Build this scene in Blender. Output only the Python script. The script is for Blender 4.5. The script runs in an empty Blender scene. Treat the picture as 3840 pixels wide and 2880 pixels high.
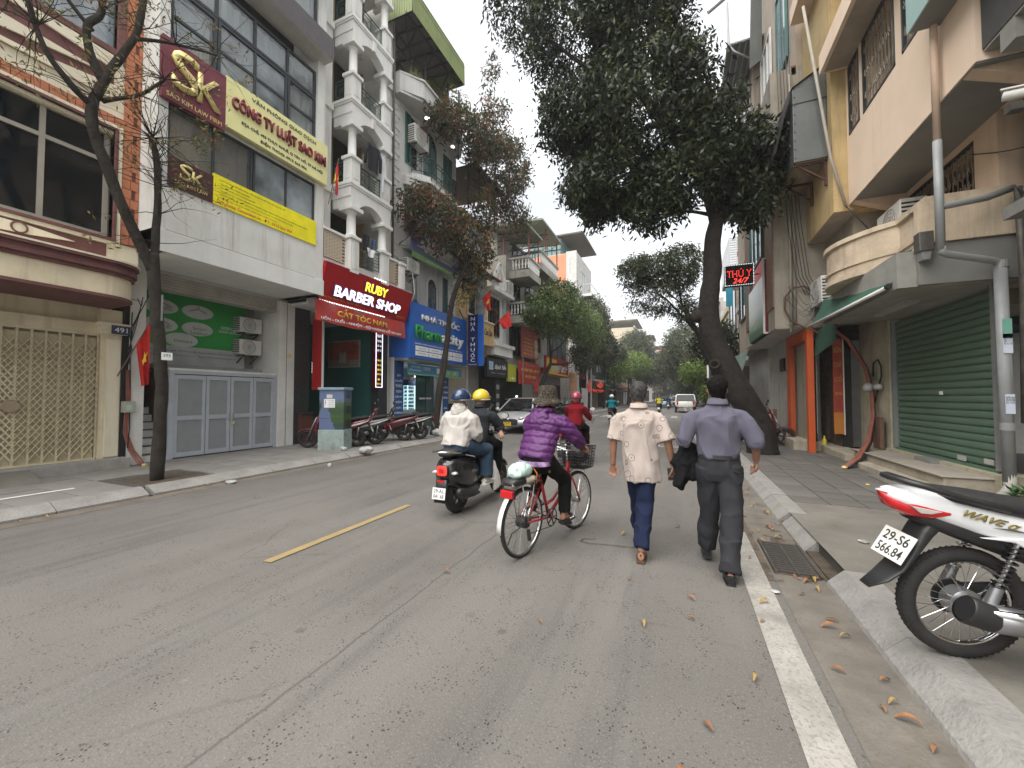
import bpy,bmesh,math,random
import numpy as np
from mathutils import Vector,Matrix,noise,Euler
R=math.radians
rnd=random.Random(7)
npr=np.random.RandomState(5)
scene=bpy.context.scene
C=scene.collection
cam_d=bpy.data.cameras.new('camera')
cam_d.sensor_width=36.0
cam_d.lens=36.0*1480.0/3840.0
cam_d.clip_end=2000
cam_d.clip_start=0.05
cam=bpy.data.objects.new('camera',cam_d)
cam.location=(0,0,1.55)
cam.rotation_euler=(R(91.8),0,R(23.06))
C.objects.link(cam)
scene.camera=cam
SUN_EL,SUN_ROT=R(60),R(150)
w=bpy.data.worlds.new('World');scene.world=w;w.use_nodes=True
wt=w.node_tree;wt.nodes.clear()
out=wt.nodes.new('ShaderNodeOutputWorld');bg=wt.nodes.new('ShaderNodeBackground')
sky=wt.nodes.new('ShaderNodeTexSky');sky.sky_type='NISHITA';sky.sun_disc=False
sky.sun_elevation=SUN_EL;sky.sun_rotation=SUN_ROT;sky.air_density=1.5;sky.dust_density=3.0
bg.inputs['Strength'].default_value=0.1
tc=wt.nodes.new('ShaderNodeTexCoord')
nz=wt.nodes.new('ShaderNodeTexNoise');nz.inputs['Scale'].default_value=2.1;nz.inputs['Detail'].default_value=5;nz.inputs['Roughness'].default_value=.5
mp=wt.nodes.new('ShaderNodeMapping');mp.inputs['Scale'].default_value=(1,1,2.2)
cr=wt.nodes.new('ShaderNodeValToRGB')
cr.color_ramp.elements[0].position=.38;cr.color_ramp.elements[0].color=(2.05,2.12,2.2,1)
cr.color_ramp.elements[1].position=.62;cr.color_ramp.elements[1].color=(2.95,2.97,3.0,1)
mx=wt.nodes.new('ShaderNodeMix');mx.data_type='RGBA';mx.inputs[0].default_value=.93
L=wt.links.new
L(tc.outputs['Generated'],mp.inputs[0]);L(mp.outputs[0],nz.inputs[0]);L(nz.outputs[0],cr.inputs[0])
L(sky.outputs[0],mx.inputs[6]);L(cr.outputs[0],mx.inputs[7]);L(mx.outputs[2],bg.inputs[0]);L(bg.outputs[0],out.inputs[0])
sd=bpy.data.lights.new('sun','SUN');sd.energy=1.5;sd.angle=R(75);sd.color=(1,.97,.93)
so=bpy.data.objects.new('sun',sd)
so.rotation_euler=(R(90)-SUN_EL,0,R(-20));so.location=(0,0,30)
C.objects.link(so)
scene.view_settings.view_transform='Standard';scene.view_settings.look='None'
scene.view_settings.exposure=2.25;scene.view_settings.gamma=1.0
scene.render.engine='CYCLES'
scene.cycles.max_bounces=6;scene.cycles.diffuse_bounces=3;scene.cycles.glossy_bounces=3
scene.cycles.transparent_max_bounces=8;scene.cycles.use_denoising=True
MATS={}
def M(key,col=None,rough=.75,metal=0.0,var=.12,vs=3.0,bump=.0,bs=60.0,streak=0.0,emit=0.0,coat=0.0,spec=.4,dirt=0.0,alpha=None,trans=0.0,fine=0.0,dcol=(.09,.075,.055)):
 if key in MATS:return MATS[key]
 m=bpy.data.materials.new(key);m.use_nodes=True
 nt=m.node_tree;N=nt.nodes;lk=nt.links.new
 b=N['Principled BSDF']
 b.inputs['Roughness'].default_value=rough;b.inputs['Metallic'].default_value=metal
 b.inputs['Specular IOR Level'].default_value=spec
 if coat:b.inputs['Coat Weight'].default_value=coat
 if trans:b.inputs['Transmission Weight'].default_value=trans
 if emit:
  b.inputs['Emission Color'].default_value=(*col,1);b.inputs['Emission Strength'].default_value=emit*.28
 b.inputs['Base Color'].default_value=(*col,1)
 geo=N.new('ShaderNodeTexCoord')
 src=geo.outputs['Object']
 cur=None
 def mixc(a,bcol,fac,blend='MIX'):
  x=N.new('ShaderNodeMix');x.data_type='RGBA';x.blend_type=blend
  if hasattr(fac,'links'):lk(fac,x.inputs[0])
  else:x.inputs[0].default_value=fac
  if hasattr(a,'links'):lk(a,x.inputs[6])
  else:x.inputs[6].default_value=(*a,1)
  if hasattr(bcol,'links'):lk(bcol,x.inputs[7])
  else:x.inputs[7].default_value=(*bcol,1)
  return x.outputs[2]
 def noi(scale,det=4,ro=.6,vec=None,sc3=None):
  n=N.new('ShaderNodeTexNoise');n.inputs['Scale'].default_value=scale;n.inputs['Detail'].default_value=det;n.inputs['Roughness'].default_value=ro
  v=vec or src
  if sc3:
   mm=N.new('ShaderNodeMapping');mm.inputs['Scale'].default_value=sc3;lk(v,mm.inputs[0]);v=mm.outputs[0]
  lk(v,n.inputs[0]);return n.outputs[0]
 def ramp(f,p0,p1):
  r=N.new('ShaderNodeMapRange');r.inputs[1].default_value=p0;r.inputs[2].default_value=p1;lk(f,r.inputs[0]);return r.outputs[0]
 if var:
  lo=tuple(c*(1-var)for c in col);hi=tuple(min(1,c*(1+var))for c in col)
  cur=mixc(lo,hi,ramp(noi(vs),.3,.7))
 if fine:
  cur=mixc(cur or col,tuple(c*.45 for c in col),ramp(noi(bs*1.3,2),.56,.75)if fine<0 else ramp(noi(bs,3),.5,.5+.35/max(fine,.1)))
 if streak:
  s=ramp(noi(1.0,4,.65,None,(5,5,.35)),.52,.75)
  mu=N.new('ShaderNodeMath');mu.operation='MULTIPLY';mu.inputs[1].default_value=streak;lk(s,mu.inputs[0])
  cur=mixc(cur or col,dcol,mu.outputs[0])
 if dirt:
  s=ramp(noi(1.7,8,.7),.5,.72)
  mu=N.new('ShaderNodeMath');mu.operation='MULTIPLY';mu.inputs[1].default_value=dirt;lk(s,mu.inputs[0])
  cur=mixc(cur or col,dcol,mu.outputs[0])
 if cur is not None:
  lk(cur,b.inputs['Base Color'])
 if bump:
  bn=N.new('ShaderNodeBump');bn.inputs['Strength'].default_value=bump;bn.inputs['Distance'].default_value=.02
  lk(noi(bs,5),bn.inputs['Height']);lk(bn.outputs[0],b.inputs['Normal'])
 MATS[key]=m
 return m
def tagp(o,label=None,cat=None,group=None,kind=None):
 if label:o['label']=label
 if cat:o['category']=cat
 if group:o['group']=group
 if kind:o['kind']=kind
 return o
def thing(name,label,cat,loc=(0,0,0),rz=0.0,group=None,rot=None):
 o=bpy.data.objects.new(name,None);o.empty_display_size=.2
 o.location=loc;o.rotation_euler=rot if rot else(0,0,rz)
 C.objects.link(o)
 o['_org']=list(loc)
 return tagp(o,label,cat,group)
def origin(p):
 return Vector(p['_org'])if(p is not None and '_org' in p)else Vector((0,0,0))
class B:
 """collects vertices and faces; world=True subtracts the parent's origin on build"""
 def __init__(s):s.v=[];s.f=[];s.mi=[];s.cur=0;s.T=None
 def add(s,vs,fs):
  n=len(s.v)
  if s.T is not None:vs=[s.T@Vector(q)for q in vs]
  s.v+=[tuple(q)for q in vs];s.f+=[tuple(i+n for i in q)for q in fs];s.mi+=[s.cur]*len(fs)
  return s
 def box(s,x0,x1,y0,y1,z0,z1):
  if x0>x1:x0,x1=x1,x0
  if y0>y1:y0,y1=y1,y0
  if z0>z1:z0,z1=z1,z0
  return s.add([(x0,y0,z0),(x1,y0,z0),(x1,y1,z0),(x0,y1,z0),(x0,y0,z1),(x1,y0,z1),(x1,y1,z1),(x0,y1,z1)],[(0,3,2,1),(4,5,6,7),(0,1,5,4),(1,2,6,5),(2,3,7,6),(3,0,4,7)])
 def bar(s,a,b,w,h=None,up=(0,0,1)):
  a=Vector(a);b=Vector(b);h=h or w
  d=(b-a).normalized();u=Vector(up)
  if abs(d.dot(u))>.98:u=Vector((1,0,0))
  sd_=d.cross(u).normalized()*w/2;u=sd_.cross(d).normalized()*h/2
  vs=[p+i*sd_+j*u for p in(a,b)for i,j in((-1,-1),(1,-1),(1,1),(-1,1))]
  return s.add(vs,[(0,1,2,3),(7,6,5,4),(0,4,5,1),(1,5,6,2),(2,6,7,3),(3,7,4,0)])
 def tube(s,pts,r,n=8,cap=True):
  P=[Vector(p)for p in pts]
  rr=r if isinstance(r,(list,tuple))else[r]*len(P)
  return s.loft([(p,q,q)for p,q in zip(P,rr)],n=n,cap=cap)
 def loft(s,rings,n=12,cap=True,side=None,closed=False,pw=2.0):
  """rings: (centre, a, b); a along side vector, b along the third axis"""
  P=[Vector(q[0])for q in rings];k=len(P);vs=[]
  prev=None
  for i in range(k):
   if closed:t=P[(i+1)%k]-P[i-1]
   else:t=P[min(i+1,k-1)]-P[max(i-1,0)]
   if t.length<1e-9:t=Vector((0,0,1))
   t.normalize()
   if side is not None:u=Vector(side)
   elif prev is not None:u=prev
   else:u=Vector((0,0,1))if abs(t.z)<.9 else Vector((1,0,0))
   u=u-t*u.dot(t)
   if u.length<1e-6:u=Vector((0,1,0))-t*t.y
   u.normalize();prev=u
   v=t.cross(u)
   for j in range(n):
    a=2*math.pi*j/n
    ca,sa=math.cos(a),math.sin(a)
    if pw!=2.0:
     ca=math.copysign(abs(ca)**(2/pw),ca);sa=math.copysign(abs(sa)**(2/pw),sa)
    vs.append(P[i]+u*(ca*rings[i][1])+v*(sa*rings[i][2]))
  fs=[]
  for i in range(k if closed else k-1):
   i2=(i+1)%k
   for j in range(n):
    j2=(j+1)%n
    fs.append((i*n+j,i*n+j2,i2*n+j2,i2*n+j))
  if cap and not closed:
   fs.append(tuple(range(n-1,-1,-1)));fs.append(tuple((k-1)*n+j for j in range(n)))
  return s.add(vs,fs)
 def prism(s,poly,axis,a0,a1):
  """poly of 2D points in the two other axes, extruded from a0 to a1 along axis"""
  n=len(poly)
  def mk(p,a):
   if axis=='x':return(a,p[0],p[1])
   if axis=='y':return(p[0],a,p[1])
   return(p[0],p[1],a)
  vs=[mk(p,a0)for p in poly]+[mk(p,a1)for p in poly]
  fs=[tuple(range(n)),tuple(range(2*n-1,n-1,-1))]+[(i,i+n,(i+1)%n+n,(i+1)%n)for i in range(n)]
  return s.add(vs,fs)
 def quad(s,*p):return s.add(p,[tuple(range(len(p)))])
 def lathe(s,prof,c=(0,0,0),n=16,axis='z'):
  vs=[]
  for r,h in prof:
   for j in range(n):
    a=2*math.pi*j/n
    p=(r*math.cos(a),r*math.sin(a),h)
    if axis=='y':p=(p[0],p[2],p[1])
    if axis=='x':p=(p[2],p[0],p[1])
    vs.append((c[0]+p[0],c[1]+p[1],c[2]+p[2]))
  fs=[(i*n+j,i*n+(j+1)%n,(i+1)*n+(j+1)%n,(i+1)*n+j)for i in range(len(prof)-1)for j in range(n)]
  return s.add(vs,fs)
 def torus(s,c,R0,r,n=32,m=8,axis='y',rw=None):
  rw=rw or r;vs=[]
  for i in range(n):
   a=2*math.pi*i/n
   for j in range(m):
    b=2*math.pi*j/m
    q=R0+r*math.cos(b);h=rw*math.sin(b)
    p={'y':(q*math.cos(a),h,q*math.sin(a)),'z':(q*math.cos(a),q*math.sin(a),h),'x':(h,q*math.cos(a),q*math.sin(a))}[axis]
    vs.append((c[0]+p[0],c[1]+p[1],c[2]+p[2]))
  fs=[(i*m+j,i*m+(j+1)%m,((i+1)%n)*m+(j+1)%m,((i+1)%n)*m+j)for i in range(n)for j in range(m)]
  return s.add(vs,fs)
 def ell(s,c,rx,ry,rz,n=16,m=10):
  return s.add(*sphere(c,rx,ry,rz,n,m))
 def mesh(s,name,m,off=Vector((0,0,0)),smooth=False):
  me=bpy.data.meshes.new(name)
  me.from_pydata([(q[0]-off.x,q[1]-off.y,q[2]-off.z)for q in s.v],[],s.f)
  for mm in(m if isinstance(m,(list,tuple))else[m]):
   if mm:me.materials.append(mm)
  if isinstance(m,(list,tuple)):me.polygons.foreach_set('material_index',s.mi)
  bm=bmesh.new();bm.from_mesh(me);bmesh.ops.recalc_face_normals(bm,faces=bm.faces);bm.to_mesh(me);bm.free()
  if smooth:smooth_mesh(me,smooth)
  return me
 def build(s,name,m,parent=None,smooth=False,bevel=0,local=False):
  off=Vector((0,0,0))if local or parent is None else origin(parent)
  me=s.mesh(name,m,off,smooth)
  o=bpy.data.objects.new(name,me);C.objects.link(o)
  if parent is not None:
   o.parent=parent
   if '_org' in parent:o['_org']=list(parent['_org'])
  if bevel:
   bv=o.modifiers.new('bevel','BEVEL');bv.width=bevel;bv.segments=2;bv.limit_method='ANGLE';bv.angle_limit=R(40)
  return o
def smooth_mesh(me,ang=True):
 me.polygons.foreach_set('use_smooth',[True]*len(me.polygons))
 if ang>1:
  try:me.set_sharp_from_angle(angle=R(ang))
  except Exception:pass
def sphere(c,rx,ry,rz,n=16,m=10):
 vs=[(c[0],c[1],c[2]-rz)]
 for i in range(1,m):
  t=math.pi*i/m-math.pi/2
  for j in range(n):
   a=2*math.pi*j/n
   vs.append((c[0]+rx*math.cos(t)*math.cos(a),c[1]+ry*math.cos(t)*math.sin(a),c[2]+rz*math.sin(t)))
 vs.append((c[0],c[1],c[2]+rz));e=len(vs)-1
 fs=[(0,1+(j+1)%n,1+j)for j in range(n)]
 for i in range(m-2):
  for j in range(n):fs.append((1+i*n+j,1+i*n+(j+1)%n,1+(i+1)*n+(j+1)%n,1+(i+1)*n+j))
 fs+=[(e,1+(m-2)*n+j,1+(m-2)*n+(j+1)%n)for j in range(n)]
 return vs,fs
def inst(name,mesh,parent,loc,rot=(0,0,0),scale=(1,1,1),kind=None):
 o=bpy.data.objects.new(name,mesh)
 off=origin(parent)if parent is not None else Vector((0,0,0))
 o.location=Vector(loc)-off;o.rotation_euler=rot;o.scale=scale
 C.objects.link(o);o.parent=parent
 return o
def copy_tree(o,parent=None):
 c=o.copy();C.objects.link(c);c.parent=parent
 for ch in o.children:copy_tree(ch,c)
 return c
def hide_props():
 for o in bpy.data.objects:
  if '_org' in o:del o['_org']
AX={'L':(Vector((0,1,0)),Vector((1,0,0))),'R':(Vector((0,-1,0)),Vector((-1,0,0))),'F':(Vector((1,0,0)),Vector((0,-1,0))),'B':(Vector((-1,0,0)),Vector((0,1,0)))}
def frame(facing):
 u,n=AX[facing]if isinstance(facing,str)else facing
 u=Vector(u).normalized();n=Vector(n).normalized();v=n.cross(u)
 return u,v,n
def text(s,pos,wid,hgt,facing,m,parent,ext=.01,bold=0.0,name='lettering',align='c',shear=0,local=False,maxw=None):
 """writing centred at pos, scaled into a box wid by hgt"""
 cu=bpy.data.curves.new('t','FONT');cu.body=s;cu.offset=bold;cu.resolution_u=3;cu.shear=shear
 cu.align_x={'c':'CENTER','l':'LEFT'}[align]
 t=bpy.data.objects.new('t',cu)
 me=bpy.data.meshes.new_from_object(t)
 bpy.data.objects.remove(t);bpy.data.curves.remove(cu)
 if not len(me.vertices):return None
 co=np.empty(len(me.vertices)*3,'f');me.vertices.foreach_get('co',co);co=co.reshape(-1,3)
 lo,hi=co.min(0),co.max(0)
 sx=wid/(hi[0]-lo[0]);sy=hgt/(hi[1]-lo[1])
 co=(co-(lo+hi)/2)*np.array([sx,sy,1])
 if align=='l':co[:,0]+=wid/2
 u,v,n=frame(facing)
 off=Vector((0,0,0))if local or parent is None else origin(parent)
 p=Vector(pos)-off
 front=[p+u*float(q[0])+v*float(q[1])+n*ext for q in co]
 bm=bmesh.new();bm.from_mesh(me)
 for vt,q in zip(bm.verts,front):vt.co=q
 if ext>.003:
  r=bmesh.ops.extrude_face_region(bm,geom=list(bm.faces))
  for g in r['geom']:
   if isinstance(g,bmesh.types.BMVert):g.co=g.co-n*ext
 bmesh.ops.recalc_face_normals(bm,faces=bm.faces)
 bm.to_mesh(me);bm.free()
 me.materials.clear();me.materials.append(m)
 o=bpy.data.objects.new(name,me);C.objects.link(o);o.parent=parent
 return o
def organic(name,builder,m,parent,voxel=.01,smooth=8,fold=0.0,ffreq=9.0,local=1,folddir=None,fz=1.0):
 """one continuous skin over overlapping lofts"""
 me=builder.mesh(name,m)
 o=bpy.data.objects.new(name,me);C.objects.link(o)
 md=o.modifiers.new('r','REMESH');md.mode='VOXEL';md.voxel_size=voxel;md.use_smooth_shade=True
 if smooth:
  sm=o.modifiers.new('s','SMOOTH');sm.factor=.6;sm.iterations=smooth
 dg=bpy.context.evaluated_depsgraph_get();dg.update()
 me2=bpy.data.meshes.new_from_object(o.evaluated_get(dg))
 o.modifiers.clear();o.data=me2;bpy.data.meshes.remove(me);me2.name=name
 if not me2.materials:me2.materials.append(m)
 if fold:
  n=len(me2.vertices)
  for v,nn in zip(me2.vertices,[tuple(x.vector)for x in me2.vertex_normals]):
   c=v.co
   q=Vector((c.x*ffreq,c.y*ffreq,c.z*ffreq*fz))+Vector((17.3,4.1,9.7))
   w1=noise.noise(q);wq=noise.noise(q*2.3+Vector((w1,w1,w1)))
   d=fold*(-(abs(w1)**.6)*1.3+.5+.55*wq)
   v.co=c+Vector(nn)*d
 me2.polygons.foreach_set('use_smooth',[True]*len(me2.polygons))
 o.parent=parent
 return o
# ground materials
def asphalt():
 m=bpy.data.materials.new('asphalt');m.use_nodes=True;nt=m.node_tree;N=nt.nodes;lk=nt.links.new
 b=N['Principled BSDF'];b.inputs['Roughness'].default_value=.8;b.inputs['Specular IOR Level'].default_value=.3
 g=N.new('ShaderNodeNewGeometry');P=g.outputs['Position']
 def noi(s,d=4,r=.6,sc=None):
  n=N.new('ShaderNodeTexNoise');n.inputs['Scale'].default_value=s;n.inputs['Detail'].default_value=d;n.inputs['Roughness'].default_value=r
  v=P
  if sc:mm=N.new('ShaderNodeMapping');mm.inputs['Scale'].default_value=sc;lk(P,mm.inputs[0]);v=mm.outputs[0]
  lk(v,n.inputs[0]);return n.outputs[0]
 def mr(f,a,c,lo=0,hi=1):
  r=N.new('ShaderNodeMapRange');r.inputs[1].default_value=a;r.inputs[2].default_value=c;r.inputs[3].default_value=lo;r.inputs[4].default_value=hi;lk(f,r.inputs[0]);return r.outputs[0]
 def mix(a,c,f,bl='MIX'):
  x=N.new('ShaderNodeMix');x.data_type='RGBA';x.blend_type=bl;lk(f,x.inputs[0])
  for k,q in((6,a),(7,c)):
   if hasattr(q,'links'):lk(q,x.inputs[k])
   else:x.inputs[k].default_value=(*q,1)
  return x.outputs[2]
 c=mix((.114,.106,.096),(.152,.142,.129),mr(noi(.45,3),.35,.65))
 c=mix(c,(.165,.156,.143),mr(noi(1.0,4,.6,(1.6,.12,1)),.45,.7,0,.7))
 c=mix(c,(.08,.077,.072),mr(noi(1.0,5,.65,(2.6,.16,1)),.54,.72,0,.65))
 fine=noi(60,5,.75)
 c=mix(c,(.06,.056,.05),mr(fine,.55,.68,0,.62))
 c=mix(c,(.26,.25,.23),mr(noi(95,3,.6),.56,.72,0,.7))
 vo=N.new('ShaderNodeTexVoronoi');vo.inputs['Scale'].default_value=44;lk(P,vo.inputs[0])
 pit=N.new('ShaderNodeMath');pit.operation='MULTIPLY';lk(mr(vo.outputs['Distance'],.30,.17),pit.inputs[0]);lk(mr(noi(5,3),.46,.6),pit.inputs[1])
 c=mix(c,(.035,.032,.028),pit.outputs[0])
 w_=N.new('ShaderNodeTexVoronoi');w_.feature='DISTANCE_TO_EDGE';w_.inputs['Scale'].default_value=.55;wn=N.new('ShaderNodeVectorMath');wn.operation='MULTIPLY_ADD';wn.inputs[1].default_value=(.5,.5,0);wq=N.new('ShaderNodeTexNoise');wq.inputs['Scale'].default_value=1.7;wq.inputs['Detail'].default_value=6;lk(P,wq.inputs[0]);lk(wq.outputs[1],wn.inputs[0]);lk(P,wn.inputs[2]);lk(wn.outputs[0],w_.inputs[0])
 ck=N.new('ShaderNodeMath');ck.operation='MULTIPLY';lk(mr(w_.outputs[0],.012,.003),ck.inputs[0]);lk(mr(noi(.6,2),.52,.62,0,.3),ck.inputs[1]);c=mix(c,(.05,.046,.04),ck.outputs[0])
 sx_=N.new('ShaderNodeSeparateXYZ');sw=N.new('ShaderNodeVectorMath');sw.operation='MULTIPLY_ADD';sw.inputs[1].default_value=(.12,0,0);lk(wq.outputs[1],sw.inputs[0]);lk(P,sw.inputs[2]);lk(sw.outputs[0],sx_.inputs[0]);sa=N.new('ShaderNodeMath');sa.operation='ADD';sa.inputs[1].default_value=1.86;lk(sx_.outputs[0],sa.inputs[0]);sb_=N.new('ShaderNodeMath');sb_.operation='ABSOLUTE';lk(sa.outputs[0],sb_.inputs[0]);c=mix(c,(.055,.052,.047),mr(sb_.outputs[0],.014,.004,0,.55));c=mix(c,(.30,.27,.22),mr(noi(3.3,6,.7),.68,.74,0,.35))
 v2=N.new('ShaderNodeTexVoronoi');v2.inputs['Scale'].default_value=3.1;lk(P,v2.inputs[0])
 st=N.new('ShaderNodeMath');st.operation='MULTIPLY';lk(mr(v2.outputs['Distance'],.13,.07),st.inputs[0]);lk(mr(noi(1.1,2),.55,.6,0,.5),st.inputs[1])
 c=mix(c,(.06,.055,.05),st.outputs[0])
 lk(c,b.inputs['Base Color'])
 bp=N.new('ShaderNodeBump');bp.inputs['Strength'].default_value=.55;bp.inputs['Distance'].default_value=.012;lk(fine,bp.inputs['Height']);lk(bp.outputs[0],b.inputs['Normal'])
 return m
m_asph=asphalt()
m_conc=M('concrete',(.165,.153,.132),.85,var=.18,vs=2.2,bump=.35,bs=70,dirt=.55,fine=.5,dcol=(.09,.08,.066))
m_concL=M('concrete_light',(.33,.315,.29),.8,var=.2,vs=3.5,bump=.35,bs=45,dirt=.5,fine=.35,dcol=(.2,.185,.165))
m_kerb=M('granite',(.26,.25,.232),.75,var=.16,vs=4,bump=.5,bs=40,dirt=.6,fine=.6,dcol=(.12,.115,.105))
m_gut=M('gutter_conc',(.145,.13,.11),.85,var=.25,vs=3,bump=.35,bs=60,dirt=.75,fine=.45,dcol=(.10,.08,.06))
m_dirt=M('dirt',(.075,.058,.042),.95,var=.35,vs=9,bump=.6,bs=60)
m_pav=M('paver',(.115,.108,.096),.8,var=.2,vs=1.3,bump=.3,bs=60,dirt=.6,fine=.4,dcol=(.10,.092,.08))
m_pav2=M('paver_b',(.138,.13,.116),.8,var=.2,vs=1.6,bump=.3,bs=60,dirt=.6,fine=.4,dcol=(.11,.1,.088))
m_pavL=M('paver_left',(.21,.20,.185),.8,var=.18,vs=1.6,bump=.3,bs=60,dirt=.55,fine=.4,dcol=(.17,.155,.135))
m_joint=M('joint',(.075,.068,.058),.95)
m_white=M('road_white',(.32,.305,.275),.8,var=.15,vs=6,bump=.35,bs=60,dirt=1.0,fine=1.2,dcol=(.17,.16,.145))
m_yel=M('road_yellow',(.29,.215,.10),.8,var=.1,vs=6,bump=.3,bs=60,dirt=.5,fine=.6,dcol=(.33,.26,.14))
m_metal=M('iron',(.12,.11,.10),.6,.6,var=.3,vs=6,dirt=.5)
def struct(b,name,m,parent=None,**k):
 o=b.build(name,m,parent,**k)
 if parent is None:o['kind']='structure'
 return o
def grid(x0,x1,y0,y1,z,nx,ny,b=None,f=None):
 b=b or B();vs=[]
 for j in range(ny+1):
  for i in range(nx+1):
   x=x0+(x1-x0)*i/nx;y=y0+(y1-y0)*j/ny
   vs.append((x,y,z+(f(x,y)if f else 0)))
 return b.add(vs,[(j*(nx+1)+i,j*(nx+1)+i+1,(j+1)*(nx+1)+i+1,(j+1)*(nx+1)+i)for j in range(ny)for i in range(nx)])
ZS=.13
struct(grid(-450,450,-450,800,-.03,4,4),'ground',m_asph)
struct(grid(-7.56,1.1,-8,240,0,6,40),'road',m_asph)
struct(grid(.72,1.10,-6,120,.004,1,60),'gutter',m_gut)
struct(grid(-7.56,-7.30,-6,120,.004,1,60),'gutter',M('gutter_left',(.16,.135,.11),.85,var=.25,vs=3,bump=.35,bs=60,dirt=.5,fine=.45,dcol=(.14,.11,.08)))
b=grid(.475,.66,-6,5.2,.008,1,8);grid(.475,.66,6.6,60,.008,1,20,b)
struct(b,'road_marking',m_white)
b=B()
for y0 in(2.54,8.9,15.4,21.9,28.4,35,42):
 grid(-3.62,-3.52,y0,y0+2.1,.008,1,1,b)
struct(b,'road_marking',m_yel)
b=B()
for i in range(9):grid(-6.6+i*.85,-6.15+i*.85,30.5,33.5,.008,1,1,b)
struct(b,'road_marking',m_white)
pvr=struct(B().box(1.38,9,6.45,230,-.02,ZS-.022),'pavement',m_joint)
struct(grid(1.22,4.6,-4,6.43,ZS,14,30,None,lambda x,y:.006*noise.noise(Vector((x*2,y*2,0)))),'pavement',m_conc)
struct(B().box(1.24,4.6,-4,6.43,-.02,ZS-.012),'pavement',m_joint)
pm=B().box(-.195,.195,-.195,.195,-.03,0).mesh('paving_slab',m_pav);pm2=B().box(-.195,.195,-.195,.195,-.03,0).mesh('paving_slab',m_pav2)
k=0
for j in range(40):
 for i in range(5):
  if i*.4+1.6>3.4+(0 if j*.4+6.65>11 else 0):continue
  if k>=298:break
  inst('paving_slab',pm if rnd.random()<.6 else pm2,pvr,(1.6+i*.4,6.65+j*.4,ZS+rnd.uniform(-.004,.003)),(rnd.uniform(-.008,.008),rnd.uniform(-.008,.008),0));k+=1
b=B().box(1.4,6.0,6.65+15.8,230,0,ZS);struct(b,'pavement',m_pav)
pvl=struct(B().box(-12,-7.84,-8,230,-.02,ZS-.02),'pavement',m_joint)
pl=B().box(-.295,.295,-.295,.295,-.03,0).mesh('paving_slab',m_pavL)
for j in range(38):
 for i in range(5):
  x=-8.14-i*.6;y=1.3+j*.6
  if i<2 and 3.6<y<4.4:continue
  inst('paving_slab',pl,pvl,(x,y,ZS+rnd.uniform(-.003,.003)),(rnd.uniform(-.006,.006),rnd.uniform(-.006,.006),0))
b=B().box(-11,-7.84,1.3+37.6*.6,230,0,ZS-.001);b.box(-11,-7.84,-8,.98,0,ZS-.001);struct(b,'pavement',m_pavL)
struct(B().box(-8.9,-7.9,3.6,4.5,ZS-.05,ZS-.015),'ground',m_dirt)
struct(grid(-8.66,-8.57,-3,3.0,ZS+.006,1,6),'road_marking',M('paint_white',(.68,.67,.63),.8,dirt=.4,var=.05))
kl=B().prism([(-7.56,.0),(-7.56,.035),(-7.74,ZS-.005),(-7.78,ZS+.004),(-7.84,ZS+.004),(-7.84,-.01)],'y',-.49,.49).mesh('kerb_stone',m_kerb)
kbl=struct(B().box(-7.84,-7.61,-6,120,-.02,.01),'kerb',m_dirt)
for j in range(46):inst('kerb_stone',kl,kbl,(rnd.uniform(-.006,.006),.0+j*1.0,rnd.uniform(-.003,.006)),(0,0,rnd.uniform(-.004,.004)))
b=B().prism([(-7.56,0),(-7.56,.035),(-7.74,ZS-.005),(-7.84,ZS),(-7.84,-.01)],'y',45.6,220);struct(b,'kerb',m_kerb)
kbr=struct(B().box(1.13,1.4,-6,120,-.02,.02),'kerb',m_dirt)
kr=B().prism([(1.09,0),(1.10,.03),(1.21,ZS+.004),(1.39,ZS+.006),(1.39,-.01)],'y',-.485,.485).mesh('kerb_stone',m_kerb)
for j in range(8):inst('kerb_stone',kr,kbr,(0,3.57-j*.98,0),(0,0,rnd.uniform(-.006,.006)))
inst('kerb_stone',kr,kbr,(.02,5.28,-.02),(0,0,0),(1,.98,1))
for j in range(40):inst('kerb_stone',kr,kbr,(.0,6.3+j*.98,rnd.uniform(-.004,.004)),(0,0,rnd.uniform(-.006,.006)))
b=B().prism([(1.09,0),(1.10,.03),(1.21,ZS+.004),(1.39,ZS+.006),(1.39,-.01)],'y',45.2,220);struct(b,'kerb',m_kerb)
dr=thing('drain_grate','rusty iron drain grate in the gutter where the kerb stone is missing','drain',(.92,4.5,.01))
B().box(.74,1.12,4.12,4.98,.002,.008).build('pit',m_dirt,dr)
bm_=B().box(-.15,.15,-.012,.012,0,.014).mesh('bar',m_metal)
for j in range(15):
 inst('bar',bm_,dr,(.92,4.17+j*.052,.012))
b=B().bar((.755,4.12,.018),(.755,4.95,.018),.02);b.bar((1.085,4.12,.018),(1.085,4.95,.018),.02);b.bar((.92,4.12,.024),(.92,4.95,.024),.015);b.build('rim',m_metal,dr)
struct(grid(.55,1.16,3.95,5.9,.009,10,24,None,lambda x,y:.006*noise.noise(Vector((x*6,y*6,3)))-.006),'ground',M('gutter_dirt',(.115,.09,.068),.95,var=.45,vs=6,bump=.7,bs=50,fine=.6))
man=thing('manhole_cover','pale rectangular manhole cover in the road ahead of the walking men','manhole',(-.2,13.6,0))
B().box(-.75,.35,13.0,14.2,.0,.012).build('frame',m_concL,man);B().box(-.6,.2,13.15,14.05,.012,.02).build('lid',m_conc,man)
b=B();pts=[(-.95+.55*t,4.25-.06*t+.03*math.sin(t*3),.014)for t in[i/12 for i in range(13)]]
pts=[(-.86,4.33,.01),(-.98,4.28,.012),(-1.0,4.2,.012),(-.9,4.17,.012)]+[(-.8+i*.12,4.2+.012*i,.012)for i in range(4)]
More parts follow.
